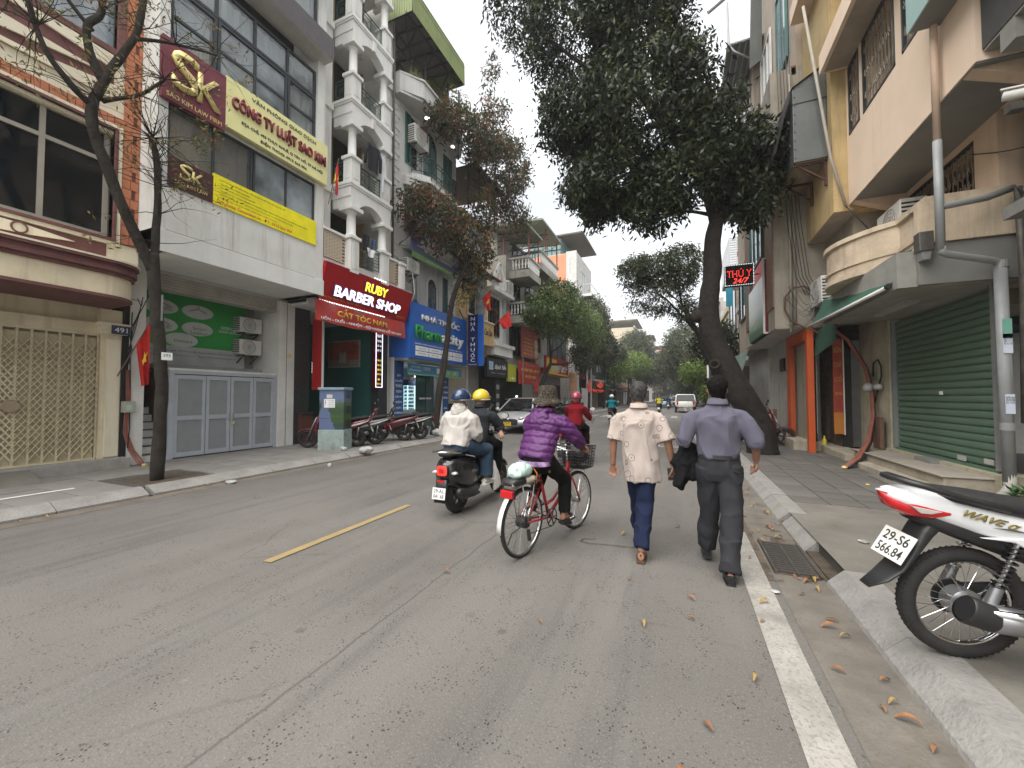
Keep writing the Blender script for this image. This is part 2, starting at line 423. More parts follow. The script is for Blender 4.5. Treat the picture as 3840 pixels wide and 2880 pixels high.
b.tube(pts,.004,5);tagp(b.build('wire',m_metal),'thin bent wire lying on the asphalt behind the bicycle','wire')
def leafmesh(l,wd,curl,mm):
 b=B();n=5;vs=[]
 for i in range(n+1):
  t=i/n;ww=wd*math.sin(math.pi*min(1,t*.92+.08))**.8/2
  z=curl*math.sin(math.pi*t)*.02+.004
  vs+=[(l*(t-.5),-ww,z+ww*.5),(l*(t-.5),0,z),(l*(t-.5),ww,z+ww*.6)]
 fs=[]
 for i in range(n):
  a=i*3;fs+=[(a,a+1,a+4,a+3),(a+1,a+2,a+5,a+4)]
 return b.add(vs,fs).mesh('fallen_leaf',mm,smooth=1)
lm=[leafmesh(.11,.03,1,M('leaf_orange',(.27,.12,.05),.7,var=.3,vs=20)),leafmesh(.12,.034,1.6,M('leaf_yellow',(.27,.18,.06),.7,var=.25,vs=20)),leafmesh(.09,.03,.8,M('leaf_brown',(.20,.10,.05),.8,var=.3,vs=20))]
LV=[(.05,3.05),(-.25,2.85),(-.42,3.5),(.06,3.35),(.36,2.55),(.1,2.1),(.5,3.2),(.56,3.5),(.85,3.75),(.9,3.3),(.95,3.2),(.8,2.8),(.9,2.55),(.97,2.62),(.94,3.4),(1.0,2.8),(.86,2.15),(1.0,2.35),(.98,2.5),(.99,3.9),(.9,4.05),(.95,4.02),(1.0,4.06),(1.05,4.1),(.88,4.1),(.8,5.3),(.95,5.6),(.75,5.9),(.9,6.4),(1.0,6.6),(.85,6.9),(.95,7.3),(1.02,7.6),(.6,4.4),(-.6,4.6),(-.05,5.1),(.3,6.5),(-.3,7.3),(-1.9,3.0),(-.9,2.6),(.7,2.0),(.45,1.75),(-.02,1.8),(-5.9,4.0),(-6.4,5.9),(-5.2,5.2),(1.6,4.9)]
for i in range(22):LV.append((rnd.uniform(.72,1.05),rnd.uniform(4.9,7.6)))
for i in range(34):LV.append((-7.5+rnd.uniform(-.03,.12),rnd.uniform(1.5,12)))
for i,(x,y)in enumerate(LV):
 q=lm[(i*7)%3]
 o=inst('fallen_leaf',q,None,(x,y,.012 if x>-7 else .015),(rnd.uniform(-.2,.2),rnd.uniform(-.15,.15),rnd.uniform(0,6.28)),(rnd.uniform(.5,.95),)*3)
 tagp(o,'%s dry leaf lying %s'%(('orange','yellow','brown')[(i*7)%3],'in the left gutter at the kerb' if x<-7 else 'among the litter in the right gutter' if x>.68 and y>4.6 else 'by the drain and kerb end' if x>.68 and y>3.6 else 'on the gutter concrete near the bottom right' if x>.68 else 'on or beside the white edge line' if x>.4 else 'on open asphalt near the walkers' if x>-2.5 else 'on the left half of the road'),'leaf','fallen leaves along the gutters')
def scrap(name,label,cat,loc,m,s=.1,seed=0,flat=.5,parent=None):
 b=B();vs,fs=sphere((0,0,s*flat),s,s*.8,s*flat,10,7)
 vs=[(x+.35*s*noise.noise(Vector((x*20/s*.1+seed,y*2/s,z))),y+.4*s*noise.noise(Vector((y*2/s,seed,x/s*2))),max(.0,z+.5*s*flat*noise.noise(Vector((x*3/s,y*3/s,seed)))))for x,y,z in vs]
 o=b.add(vs,fs).build(name,m);o.location=loc
 return tagp(o,label,cat)
m_plw=M('plastic_white',(.42,.43,.42),.5,var=.08,vs=8,bump=.3,bs=20)
scrap('plastic_bag','crumpled white plastic bag lying in the gutter left of the painted cabinet','litter',(-7.38,4.55,0),m_plw,.1,3,.3)
scrap('plastic_bag','crumpled white and green wrapper on the kerb in front of the painted cabinet','litter',(-7.55,8.0,.08),m_plw,.19,5,.45)
scrap('plastic_bag','white plastic scrap against the concrete base of the painted cabinet','litter',(-8.15,7.85,.13),m_plw,.1,8,.5)
scrap('plastic_bag','white carrier bag with green print at the foot of the leaning tree','litter',(-8.0,12.0,.13),m_plw,.22,11,.6)
scrap('paper_cup','small white cup lying on its side in the gutter beyond the cabinet litter','litter',(-7.1,6.45,.0),m_plw,.045,2,.9)
scrap('paper_scrap','folded white paper scrap on the gutter concrete left of the kerb end','litter',(.67,3.72,.01),m_plw,.035,2,.15)
scrap('foil_wrapper','crushed silver wrapper on the concrete left of the white motorbike','litter',(1.62,4.9,.13),M('foil',(.5,.5,.48),.35,.7),.05,4,.3)
scrap('yellow_wrapper','tiny yellow wrapper on the dark paving below the shutter steps','litter',(2.75,8.1,.13),M('wrap_y',(.75,.55,.1),.5),.03,4,.3)
# shared facade helpers
m_wht=M('wall_white',(.70,.70,.665),.8,var=.07,vs=1.5,bump=.15,bs=50,streak=.62,dirt=.15,dcol=(.34,.32,.27))
m_whtc=M('wall_white_clean',(.73,.73,.70),.7,var=.06,vs=2,bump=.1,bs=50,streak=.22,dcol=(.35,.33,.29))
m_creamw=M('wall_cream',(.74,.65,.46),.8,var=.1,vs=1.5,bump=.15,bs=50,streak=.5,dirt=.25,dcol=(.30,.23,.15))
m_creamp=M('wall_cream_pale',(.80,.73,.56),.8,var=.07,vs=2,bump=.15,bs=50,streak=.35,dcol=(.36,.28,.19))
m_maroon=M('maroon_trim',(.16,.065,.06),.7,var=.2,vs=5,bump=.3,bs=60,streak=.3)
m_orbr=M('brick_orange',(.50,.19,.10),.85,var=.14,vs=9,bump=.4,bs=80,dirt=.2)
m_mort=M('mortar',(.16,.07,.05),.9)
m_glass=M('glass_dark',(.008,.010,.012),.06,var=0,spec=.28)
m_glassrefl=M('glass_pale_reflect',(.22,.25,.27),.06,var=.6,vs=1.1,spec=.6)  # pale patchy base colour stands in for sky reflected in the panes
m_alu=M('frame_aluminium',(.40,.37,.31),.5,.3,var=.08)
m_dkfr=M('frame_dark',(.05,.055,.06),.45,.3,var=.1)
m_black=M('black',(.012,.012,.013),.6,var=0)
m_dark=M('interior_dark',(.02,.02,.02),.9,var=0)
m_green=M('green_paint',(.05,.14,.12),.6,var=.15,vs=5,streak=.2)
m_grn_rail=M('rail_green',(.03,.075,.07),.55,.2,var=.1)
m_gold=M('gold',(.75,.62,.25),.35,.3,var=.06)
m_letw=M('letter_white',(.82,.82,.82),.5,var=0)
m_mar_l=M('letter_maroon',(.22,.02,.035),.5,var=0)
m_blk_l=M('letter_black',(.03,.03,.025),.6,var=0)
m_marble=M('marble',(.72,.71,.67),.35,var=.12,vs=1.2,dirt=.35,bump=.05,dcol=(.42,.40,.36))
m_granb=M('granite_black',(.035,.037,.04),.35,var=.3,vs=12,bump=.05)
m_acw=M('ac_white',(.62,.61,.57),.5,var=.07,dirt=.25)
m_steel=M('steel_grey',(.30,.31,.31),.45,.5,var=.12,vs=4)
m_curt=M('curtain',(.42,.34,.26),.9,var=.15,vs=3)
m_curtw=M('blind_white',(.78,.78,.74),.9,var=.1,vs=2)
def body(name,label,loc,group=None):return thing(name,label,'building',loc,0,group)
def wallbox(p,name,m,*a,bevel=0):return B().box(*a).build(name,m,p,bevel=bevel)
def window(p,x,y0,y1,z0,z1,nx=2,nz=1,mf=None,mg=None,side=1,fw=.05,depth=.10,mulz=None,curtain=None):
 """casement set in a wall facing side*x"""
 mf=mf or m_dkfr;mg=mg or m_glass
 b=B();d=side
 for(a0,a1,c0,c1)in((y0,y1,z0,z0+fw),(y0,y1,z1-fw,z1),(y0,y0+fw,z0+fw,z1-fw),(y1-fw,y1,z0+fw,z1-fw)):
  b.box(x,x+d*.06,a0,a1,c0,c1)
 for i in range(1,nx):
  yy=y0+(y1-y0)*i/nx;b.box(x,x+d*.055,yy-fw/2,yy+fw/2,z0+fw,z1-fw)
 zs=mulz or[z0+(z1-z0)*i/nz for i in range(1,nz)]
 for zz in zs:b.box(x,x+d*.05,y0+fw,y1-fw,zz-fw/2,zz+fw/2)
 f=b.build('window',mf,p)
 g=B();zz=[z0+fw]+list(zs)+[z1-fw]
 if curtain:
  cb=B();n=int((y1-y0)/.09);vs=[]
  for i in range(n+1):
   yy=y0+fw+(y1-y0-2*fw)*i/n;xx=x-d*(.10+.03*math.sin(i*2.4))
   vs+=[(xx,yy,z0+fw),(xx,yy,z1-fw)]
  cb.add(vs,[(2*i,2*i+2,2*i+3,2*i+1)for i in range(n)]);cb.build('curtain',curtain,f)
  gm=M('glass_thin',(.75,.8,.82),.03,var=0,trans=.92,spec=.9);
 else:gm=mg
 for i in range(nx):
  for k in range(len(zz)-1):
   a=y0+(y1-y0)*i/nx+fw*.5;c=y0+(y1-y0)*(i+1)/nx-fw*.5
   pb=B().box(x+d*.012,x+d*.02,a,c,zz[k]+.01,zz[k+1]-.01);pb.build('pane',gm,f)
 return f
def shutterleaf(p,x,y0,y1,z0,z1,m,side=1,name='shutter',n=None):
 b=B();d=side;fw=.05
 b.box(x,x+d*.035,y0,y0+fw,z0,z1);b.box(x,x+d*.035,y1-fw,y1,z0,z1)
 for zz in(z0,(z0+z1)/2-fw/2,z1-fw):b.box(x,x+d*.034,y0+fw,y1-fw,zz,zz+fw)
 n=n or int((z1-z0)/.06)
 for i in range(n):
  z=z0+fw+(z1-z0-2*fw)*(i+.5)/n
  b.quad((x+d*.004,y0+fw,z+.02),(x+d*.004,y1-fw,z+.02),(x+d*.03,y1-fw,z-.02),(x+d*.03,y0+fw,z-.02))
 b.box(x-d*.004,x+d*.003,y0+fw,y1-fw,z0+fw,z1-fw)
 return b.build(name,m,p)
def ac_unit(label,x,y0,z0,side=1,w=.8,h=.58,dp=.3,yface=False,group=None):
 t=thing('air_conditioner',label,'air conditioner',(x,y0+w/2,z0),0,group)
 B().box(x,x+side*dp,y0,y0+w,z0,z0+h).build('casing',m_acw,t,bevel=.02)
 b=B()
 fx=x+side*(dp+.006);cy,cz=y0+w*.42,z0+h/2;r=h*.42
 b.torus((fx,cy,cz),r,.012,20,5,'x')
 for q in(.25,.5,.75):b.torus((fx,cy,cz),r*q,.006,20,4,'x')
 for i in range(10):
  a=i*math.pi/5;b.bar((fx,cy,cz),(fx,cy+r*math.cos(a),cz+r*math.sin(a)),.008)
 b.build('fan_guard',M('guard',(.35,.35,.33),.6),t)
 b=B()
 for i in range(7):b.box(x+side*.02,x+side*(dp-.02),y0-.006,y0-.002,z0+.06+i*h*.12,z0+.06+i*h*.12+h*.05)
 b.build('vent',m_black,t)
 for yy in(y0+.12,y0+w-.12):
  b=B();b.bar((x-side*.02,yy,z0-.02),(x+side*(dp+.03),yy,z0-.02),.035);b.bar((x-side*.02,yy,z0-.25),(x+side*dp,yy,z0-.03),.025);b.build('bracket',m_metal,t)
 return t
def star(b,c,r,u,v,off):
 pts=[Vector(c)+off+(Vector(u)*math.sin(a)+Vector(v)*math.cos(a))*(r if i%2==0 else r*.4)for i,a in enumerate([k*math.pi/5 for k in range(10)])]
 n=len(b.v);b.v+=[tuple(q)for q in[Vector(c)+off*1.02]+pts];b.f+=[(n,n+1+i,n+1+(i+1)%10)for i in range(10)];b.mi+=[b.cur]*10
m_fred=M('flag_red',(.62,.025,.02),.75,var=.12,vs=6);m_fyel=M('flag_yellow',(.85,.62,.04),.7,var=0);m_pole=M('flag_pole',(.16,.10,.08),.6)
def flag(label,base,tip,w=.62,drop=.95,seed=0,sway=.1,group='red flags hung from the shopfronts',m=None,st=True,u=None):
 """drooping flag hung from a slanting pole base->tip"""
 t=thing('flag',label,'flag',base,0,group)
 base=Vector(base);tip=Vector(tip);d=(tip-base)
 B().tube([base,tip],.012,6).build('pole',m_pole,t)
 L_=d.length;dd=d.normalized();n=14;mrows=16;vs=[]
 perp=dd.cross(Vector((0,0,1))).normalized()
 for i in range(n+1):
  s=i/n
  for j in range(mrows+1):
   q=j/mrows
   p=tip-dd*(w*s)if True else tip
   squeeze=1-.45*q
   p=tip-dd*(w*s*squeeze)-Vector((0,0,1))*(drop*q*(1-.18*s))+perp*(.07*math.sin(s*9+q*2+seed)*(.3+q)+sway*q*q)
   vs.append(tuple(p))
 f=[(i*(mrows+1)+j,(i+1)*(mrows+1)+j,(i+1)*(mrows+1)+j+1,i*(mrows+1)+j+1)for i in range(n)for j in range(mrows)]
 b=B().add(vs,f)
 cl=b.build('cloth',m or m_fred,t,smooth=1)
 if st:
  c=Vector(vs[(n//2)*(mrows+1)+mrows//2]);u_=(Vector(vs[0])-Vector(vs[-mrows-1])).normalized()
  nrm=u_.cross(Vector((0,0,1))).normalized()
  for sgn in(1,-1):
   sb=B();star(sb,c,.16,u_,(0,0,1),nrm*(.075*sgn));sb.build('star',m_fyel,t)
 return t
# L1: cream house with orange brick
L1=body('town_house','cream and orange-brick house with a curved ledge and folding gate, at the left edge',(-10.6,2,ZS))
XF=-9.8
E_=4.22
b=B()
b.box(-14,XF-.55,-4,E_-.02,4.0,16)
b.build('core',m_creamw,L1)
b=B()
b.box(XF-.55,XF,3.78,E_-.02,4.0,16)
b.box(XF-.55,XF,-4,3.78,6.50,8.15);b.box(XF-.55,XF,-4,3.78,4.02,4.50)
b.box(XF-.55,XF,-4,3.78,10.1,16)
b.build('wall',m_creamp,L1)
wallbox(L1,'brick_backing',m_mort,XF-.01,XF+.012,3.92,4.16,4.45,16)
bk=B().box(-.0,.022,-.112,.112,-.085,.085).mesh('brick',m_orbr)
bk2=B().box(-.0,.022,-.055,.055,-.085,.085).mesh('brick',m_orbr)
for j in range(40):
 z=4.55+j*.182
 for i in range(2):
  if j%2:inst('brick',bk2 if i else bk,L1,(XF+.012,3.98+i*.14+(.005 if i else 0)-.0+(.04 if i else .0),z),(0,0,0),(1,.62 if not i else .9,1))
  else:inst('brick',bk,L1,(XF+.012,3.97+i*.125,z),(0,0,0),(1,.52,1))
wallbox(L1,'brick_backing',m_mort,XF-.01,XF+.010,-4,3.92,6.58,6.86)
vb=B().box(0,.024,-.045,.045,-.13,.13).mesh('brick',m_orbr);hb=B().box(0,.024,-.1,.1,-.04,.04).mesh('brick',m_orbr)
y=-1.0
while y<3.85:
 for q in(0,.1):inst('brick',vb,L1,(XF+.010,y+q,6.72))
 for q in(-.088,0,.088):inst('brick',hb,L1,(XF+.010,y+.26,6.72+q))
 y+=.42
b=B()
for(m_,g,pr)in((m_creamp,.12,.05),(m_maroon,.055,.075)):
 b=B();y1,z0,z1=3.78,4.51,6.56
 b.box(XF-.1,XF+pr,y1,y1+g,z0-g,z1+g);b.box(XF-.1,XF+pr,-3,y1,z1,z1+g);b.box(XF-.1,XF+pr,-3,y1,z0-g,z0)
 b.build('window_surround',m_,L1,bevel=.008)
window(L1,XF-.14,2.06,3.76,4.53,6.55,2,1,m_alu,m_glass,1,.07,mulz=[5.98])
window(L1,XF-.14,.3,2.04,4.53,6.55,2,1,m_alu,m_glass,1,.07,mulz=[5.98])
window(L1,XF-.14,-1.5,.28,4.53,6.55,2,1,m_alu,m_glass,1,.07,mulz=[5.98])
window(L1,XF-.14,1.9,3.76,8.12,10.08,2,1,M('frame_bluegrey',(.2,.24,.28),.5),m_glassrefl,1,.07)
window(L1,XF-.14,-.4,1.88,8.12,10.08,2,1,M('frame_bluegrey',(.2,.24,.28),.5),m_glassrefl,1,.07)
b=B();b.box(XF-.1,XF+.06,3.78,3.9,8.0,10.1);b.box(XF-.1,XF+.06,-3,3.9,8.0,8.12);b.build('window_surround',m_maroon,L1,bevel=.008)
b=B().box(XF,XF+.02,-3,3.75,7.15,7.98);b.build('relief_ground',m_maroon,L1)
def bx_(x0,pts,nm='relief'):
 b=B().prism(pts,'x',x0,x0+.035);return b.build(nm,m_creamp,L1)
bx_(XF+.02,[(3.75,7.15),(3.75,7.42),(2.6,7.23),(.8,7.18),(-1,7.25),(-3,7.5),(-3,7.15)])
bx_(XF+.02,[(3.72,7.98),(3.72,7.72),(2.6,7.86),(.8,7.9),(-1,7.82),(-1,7.98)])
bx_(XF+.021,[(3.5,7.55),(2.4,7.38),(.9,7.36),(2.2,7.6)])
bx_(XF+.021,[(.6,7.6),(-.4,7.38),(-1.9,7.55),(-.4,7.72)])
for yy,zz in((2.05,7.68),(.75,7.55)):B().torus((XF+.055,yy,zz),.13,.02,24,6,'x').build('relief_ring',m_creamp,L1)
b=B().box(XF,XF+.02,-3,3.72,4.05,4.38);b.build('relief_ground',m_maroon,L1)
bx_(XF+.02,[(2.75,4.34),(1.2,4.4),(.9,4.22),(1.2,4.08),(2.8,4.2),(3.3,4.27)])
bx_(XF+.02,[(.5,4.34),(-1,4.4),(-1.3,4.22),(-1,4.08),(.5,4.2),(.8,4.27)])
B().torus((XF+.06,2.66,4.27),.085,.014,22,6,'x').build('relief_ring',m_maroon,L1)
def curved(p,name,m,x0,x1,z0,z1,ye,rr=1.0,back=-10.6):
 pts=[(back,-4),(x1,-4)]
 for i in range(9):
  a=i/8*math.pi/2
  pts.append((x1-rr*(1-math.cos(a)),ye-rr+rr*math.sin(a)))
 pts+=[(back,ye)]
 return B().prism(pts,'z',z0,z1).build(name,m,p)
curved(L1,'cornice_beam',m_creamw,0,-9.34,3.36,3.72,4.10,.55)
for i,(z0,z1,dx)in enumerate(((3.72,3.78,.04),(3.78,3.85,.09),(3.85,3.92,.07),(3.92,3.965,.13))):
 curved(L1,'cornice_moulding',m_maroon,0,-9.34+dx,z0,z1,4.12+dx*.3,.55)
curved(L1,'cornice_moulding',m_maroon,0,-9.31,3.31,3.36,4.11,.55)
curved(L1,'cornice_cap',m_creamp,0,-9.20,3.965,3.995,4.17,.55)
wallbox(L1,'recess_wall',m_creamw,-14,-10.75,-4,E_-.02,0,4.0)
wallbox(L1,'pillar',m_creamw,-10.75,-10.56,3.98,4.36,.3,3.3)
wallbox(L1,'pillar_face',m_creamp,-10.56,-10.53,4.06,4.28,.34,2.7,bevel=.008)
b=B().box(-10.75,-10.42,3.9,4.42,2.95,3.02);b.box(-10.75,-10.46,3.93,4.39,2.88,2.95);b.box(-10.75,-10.5,3.96,4.37,2.8,2.88);b.build('capital',m_creamp,L1)
wallbox(L1,'lintel',m_creamw,-10.75,-10.58,-4,3.98,2.80,3.0)
wallbox(L1,'threshold',m_concL,-10.75,-10.25,-4,4.36,ZS-.05,.32)
b=B().prism([(-10.25,.30),(-10.25,ZS),(-9.6,ZS)],'y',.6,3.0);b.build('ramp',m_conc,L1)
B().lathe([(.0,3.345),(.08,3.345),(.09,3.36)],(-9.95,2.7,0),16).build('ceiling_lamp',m_maroon,L1)
t=thing('number_plate','small dark blue house number plate reading 491 on the cream pillar capital','sign',(-10.42,4.22,2.9))
B().box(-10.42,-10.40,4.08,4.36,2.80,2.975).build('plate',M('plate_blue',(.04,.05,.10),.4),t)
text('491',(-10.40,4.22,2.888),.2,.10,'L',m_letw,t,.003)
m_gate=M('gate_cream',(.66,.58,.40),.6,var=.12,vs=6,dirt=.4,dcol=(.25,.18,.1))
def scissor_gate(label,x,y0,y1,z0,z1,side,m,nb,cell=.26,mback=None):
 t=thing('folding_gate',label,'gate',(x,(y0+y1)/2,z0))
 B().box(x-side*.02,x-side*.012,y0+.02,y1-.02,z0+.03,z1-.1).build('backing_sheet',mback or M('gate_sheet',(.52,.45,.30),.7,var=.12,vs=4,dirt=.3),t)
 mb=B().box(-.012,.012,-.014,.014,0,z1-z0-.06).mesh('bar',m)
 st_=(y1-y0)/nb
 for i in range(nb+1):inst('bar',mb,t,(x+side*.014,y0+i*st_,z0+.03))
 dx=st_;nlen=cell
 L_=math.hypot(dx,nlen)
 sm=B().box(-.004,.004,-.011,.011,-L_/2,L_/2).mesh('strut',m)
 zc=[z0+.22+nlen*k*.5 for k in range(int((z1-z0-.35)/(nlen*.5)))]
 cnt=0;bb=B()
 for i in range(nb):
  for kz,z in enumerate(zc):
   for s in(1,-1):
    if cnt<280:inst('strut',sm,t,(x+side*(.032+.006*s),y0+(i+.5)*st_,z),(s*math.atan2(dx,nlen),0,0));cnt+=1
    else:
     bb.bar((x+side*(.032+.006*s),y0+i*st_,z-s*nlen/2),(x+side*(.032+.006*s),y0+(i+1)*st_,z+s*nlen/2),.022,.008)
 if bb.v:tagp(bb.build('strut',m,t),kind='stuff')
 B().box(x-.03,x+.03,y0,y1,z1-.05,z1).build('top_rail',m,t);B().box(x-.03,x+.03,y0,y1,z0,z0+.03).build('bottom_rail',m,t)
 return t
sg=scissor_gate('cream folding lattice gate closed under the curved ledge at the far left',-10.63,1.35,3.96,.32,2.80,1,m_gate,15)
B().box(-10.6,-10.53,1.55,1.62,.4,2.7).build('lock_post',m_gate,sg)
B().lathe([(0,.03),(.1,.03),(.11,0),(0,0)],(-10.55,2.86,1.38),16,'x').build('lock_cover',M('lock',(.35,.28,.19),.6,dirt=.5),sg)
sg2=scissor_gate('cream folding lattice gate cut by the left frame edge',-10.63,-2.5,1.3,.32,2.80,1,m_gate,12)
t=thing('fuse_box','small grey electric box with a pale sticker on the narrow pillar beside the cream gate','electric box',(-10.5,4.4,1.25))
B().box(-10.55,-10.40,4.30,4.49,1.22,1.45).build('casing',M('box_grey',(.42,.43,.38),.5,dirt=.4),t,bevel=.012);B().box(-10.40,-10.397,4.34,4.43,1.27,1.38).build('sticker',M('stk',(.45,.62,.5),.5),t)
m_cabr=M('cable_red',(.24,.085,.06),.6,var=.2,vs=6);m_cabk=M('cable_black',(.02,.02,.02),.5);m_cabg=M('cable_grey',(.22,.22,.21),.6)
t=thing('cable_bundle','bundle of red and black cables running down the wall beside the folding gate','cable',(-10.5,4.4,.2))
for k in range(3):
 o=.025*k
 B().tube([(-10.48,4.36+o,2.1),(-10.47,4.37+o,1.5),(-10.47,4.35+o,1.2),(-10.45,4.33+o,.8),(-10.35,4.38+o*1.5,.45),(-10.2,4.45+o*2,.2),(-10.1,4.5+o,.15)],.016,6).build('cable',m_cabr,t,smooth=1)
B().tube([(-10.48,4.42,3.3),(-10.46,4.40,2.4),(-10.47,4.42,1.5),(-10.45,4.42,.9),(-10.35,4.35,.5)],.01,6).build('cable',m_cabk,t,smooth=1)
for k in range(4):
 B().tube([(-9.5-.2*k,4.25,3.5),(-10.2,4.40+.02*k,3.2+.1*k),(-10.44,4.36+.03*k,2.9),(-10.44,4.42-.02*k,2.5),(-10.47,4.38,2.2)],.008,5).build('cable',m_cabk,t,smooth=1)
B().tube([(-10.1,4.5,.15),(-10.03,4.53,.15)],.03,8).build('tape',m_gold,t)
b=B()
flag('red flag with a yellow star beside the 491 plate, lowest and nearest on the left',(-10.3,4.14,1.95),(-10.1,4.56,3.1),.55,1.3,0,.05)
# L2: white law office
L2=body('office_building','white law office building with big windows and yellow and maroon name boards',(-10.6,6.1,ZS))
XL=-9.2;y0,y1=4.17,8.03
m_pan=m_wht
b=B()
b.box(-14,XL,y0,4.34,4.36,16.5);b.box(-14,XL,7.78,y1,4.36,16.5)
b.box(XL-.3,XL,4.34,7.78,4.82,6.25)
b.build('wall',m_pan,L2)
b=B().box(-10.6,XL+.03,y0-.0,y1+.02,4.36,4.80);b.build('fascia',m_whtc,L2,bevel=.01)
wallbox(L2,'shadow_gap',m_black,XL-.3,XL-.01,y0+.02,y1-.02,4.80,4.82)
for yy in(5.6,6.9):wallbox(L2,'panel_joint',M('joint_grey',(.3,.3,.28),.9),XL-.02,XL+.0015,yy-.004,yy+.004,4.83,5.66)
wallbox(L2,'core',m_dark,-14,XL-1.0,4.3,7.8,4.4,16.5)
wallbox(L2,'slab',m_pan,XL-1.0,XL-.06,4.34,7.78,7.55,7.7)
wallbox(L2,'spandrel',m_pan,XL-.3,XL-.04,4.34,7.78,7.42,8.60)
c1=M('curtain_tan',(.5,.38,.28),.9,var=.25,vs=2);c2=m_curtw
window(L2,XL-.12,4.36,6.05,6.27,7.42,2,1,m_dkfr,m_glass,1,.045,curtain=c1)
window(L2,XL-.12,6.07,7.76,6.27,7.42,2,1,m_dkfr,m_glassrefl,1,.045)
window(L2,XL-.12,4.36,5.22,8.60,9.86,1,1,m_dkfr,m_glass,1,.06,mulz=[9.2],curtain=c2)
window(L2,XL-.12,5.24,6.9,8.60,9.86,2,1,m_dkfr,m_glassrefl,1,.06,mulz=[9.2])
window(L2,XL-.12,6.92,7.76,8.60,9.86,1,1,m_dkfr,m_glass,1,.06,mulz=[9.2],curtain=c2)
window(L2,XL-.12,4.36,7.76,9.88,10.62,4,1,m_dkfr,m_glassrefl,1,.06,curtain=c2)
for k_,z in enumerate((10.62,13.2)):
 wallbox(L2,'sunshade',M('shade_grey',(.11,.10,.105),.7,var=.12,vs=8),XL-.2,XL+.36,5.2,7.98,z+(.35 if k_==0 else 0),z+.95)
 wallbox(L2,'soffit',M('soffit_w',(.5,.49,.47),.8),XL-.2,XL+.35,5.21,7.97,z+(.335 if k_==0 else-.01),z+(.349 if k_==0 else-.001))
window(L2,XL-.12,4.36,7.76,11.6,13.0,4,1,m_dkfr,m_glassrefl,1,.06,curtain=c2)
window(L2,XL-.12,4.36,7.76,14.2,15.6,4,1,m_dkfr,m_glassrefl,1,.06,curtain=c2)
wallbox(L2,'recess_soffit',M('soffit_pale',(.46,.45,.42),.8,dirt=.3),-11.6,-10.6,y0,8.15,4.28,4.36)
wallbox(L2,'back_wall',M('back_grey',(.26,.26,.25),.8,var=.1),-11.75,-11.6,4.0,8.2,0,4.4)
wallbox(L2,'marble_pillar',m_marble,-11.6,-10.50,7.72,8.20,0.05,4.28)
wallbox(L2,'pillar_joint',m_dark,-10.505,-10.494,7.945,7.955,.1,4.28)
wallbox(L2,'marble_pillar',m_marble,-11.6,-10.50,4.40,4.66,0.05,4.36)
wallbox(L2,'pillar_base',m_dark,-11.6,-10.52,4.30,4.40,0.05,4.36)
b=B()
for i in range(5):b.box(-10.85-i*.02,-10.62,4.7,7.72,4.27-i*.065-.055,4.27-i*.065)
b.build('shutter_housing',M('housing',(.40,.38,.33),.6,dirt=.3),L2)
for i in range(7):
 B().box(-11.6,-10.62-i*.13,4.66,5.16,.13+i*.17,.13+(i+1)*.17-.02).build('stair',m_whtc,L2)
 B().box(-11.6,-10.61-i*.13,4.66,5.17,.13+(i+1)*.17-.02,.13+(i+1)*.17).build('tread',m_granb,L2)
wallbox(L2,'stair_wall',M('brown_wall',(.10,.05,.035),.7),-11.6,-10.66,5.17,5.2,.1,2.15)
wallbox(L2,'stair_dark',m_dark,-11.59,-11.55,4.66,5.16,.1,4.2)
gh=thing('green_hoarding','green printed laundry billboard with white ovals above the grey folding doors','sign',(-11.4,6,2.7))
m_gbill=M('bill_green',(.03,.30,.06),.55,var=.2,vs=1.0)
B().box(-11.5,-11.44,4.85,7.35,2.62,4.28).build('board',m_gbill,gh)
B().box(-11.44,-11.435,4.85,7.35,2.30,2.80).build('footer',M('bill_white',(.42,.44,.44),.6),gh)
for(yy,zz,w_,ss)in((5.35,3.72,.36,'CLEANING'),(6.15,3.72,.36,''),(5.35,3.28,.36,'LAUNDRY'),(6.15,3.28,.36,'Smart\nLeather'),(5.80,2.96,.36,'Delivery')):
 pts=[(yy+w_*math.cos(a),zz+.175*math.sin(a))for a in[i*math.pi/14 for i in range(28)]]
 B().prism(pts,'x',-11.44,-11.432).build('oval',M('oval_grey',(.5,.52,.5),.6),gh)
 if ss:text(ss,(-11.432,yy+.04,zz-.04),w_*1.1,.1 if '\n' not in ss else .2,'L',M('letter_green',(.02,.16,.05),.6),gh,.002)
for(yy,zz)in((5.35,3.76),(6.15,3.74),(5.35,3.33)):
 B().tube([(-11.43,yy-.2,zz-.03),(-11.43,yy,zz+.06),(-11.43,yy+.2,zz-.03)],.008,5).build('hanger',m_blk_l,gh);B().tube([(-11.43,yy,zz+.06),(-11.43,yy+.02,zz+.11),(-11.43,yy-.02,zz+.12)],.006,5).build('hanger',m_blk_l,gh)
text('GOOD CLEAN\nGOOD LAUNDRY',(-11.43,6.95,3.36),.6,.17,'L',m_letw,gh,.002)
text('Công nghiệp công nghệ, Xã Dương Liễu, Huyện Hoài Đức, Hà Nội, Việt Nam',(-11.43,6.1,2.68),2.1,.055,'L',M('letter_navy',(.03,.05,.2),.6),gh,.002)
text('www.dichvugiatuicaocap.com.vn      Email: admin@cleaning.com.vn',(-11.43,6.1,2.57),2.0,.05,'L',MATS['letter_navy'],gh,.002)
ac_unit('upper pale air conditioner outdoor unit stacked on the green billboard',-11.45,7.02,3.34,1,.62,.42,.32,group='air conditioners on the green billboard')
ac_unit('lower pale air conditioner outdoor unit stacked on the green billboard',-11.45,7.02,2.72,1,.62,.42,.32,group='air conditioners on the green billboard')
fd=thing('folding_door','grey panelled four-leaf folding door below the green billboard','door',(-10.6,6.45,ZS))
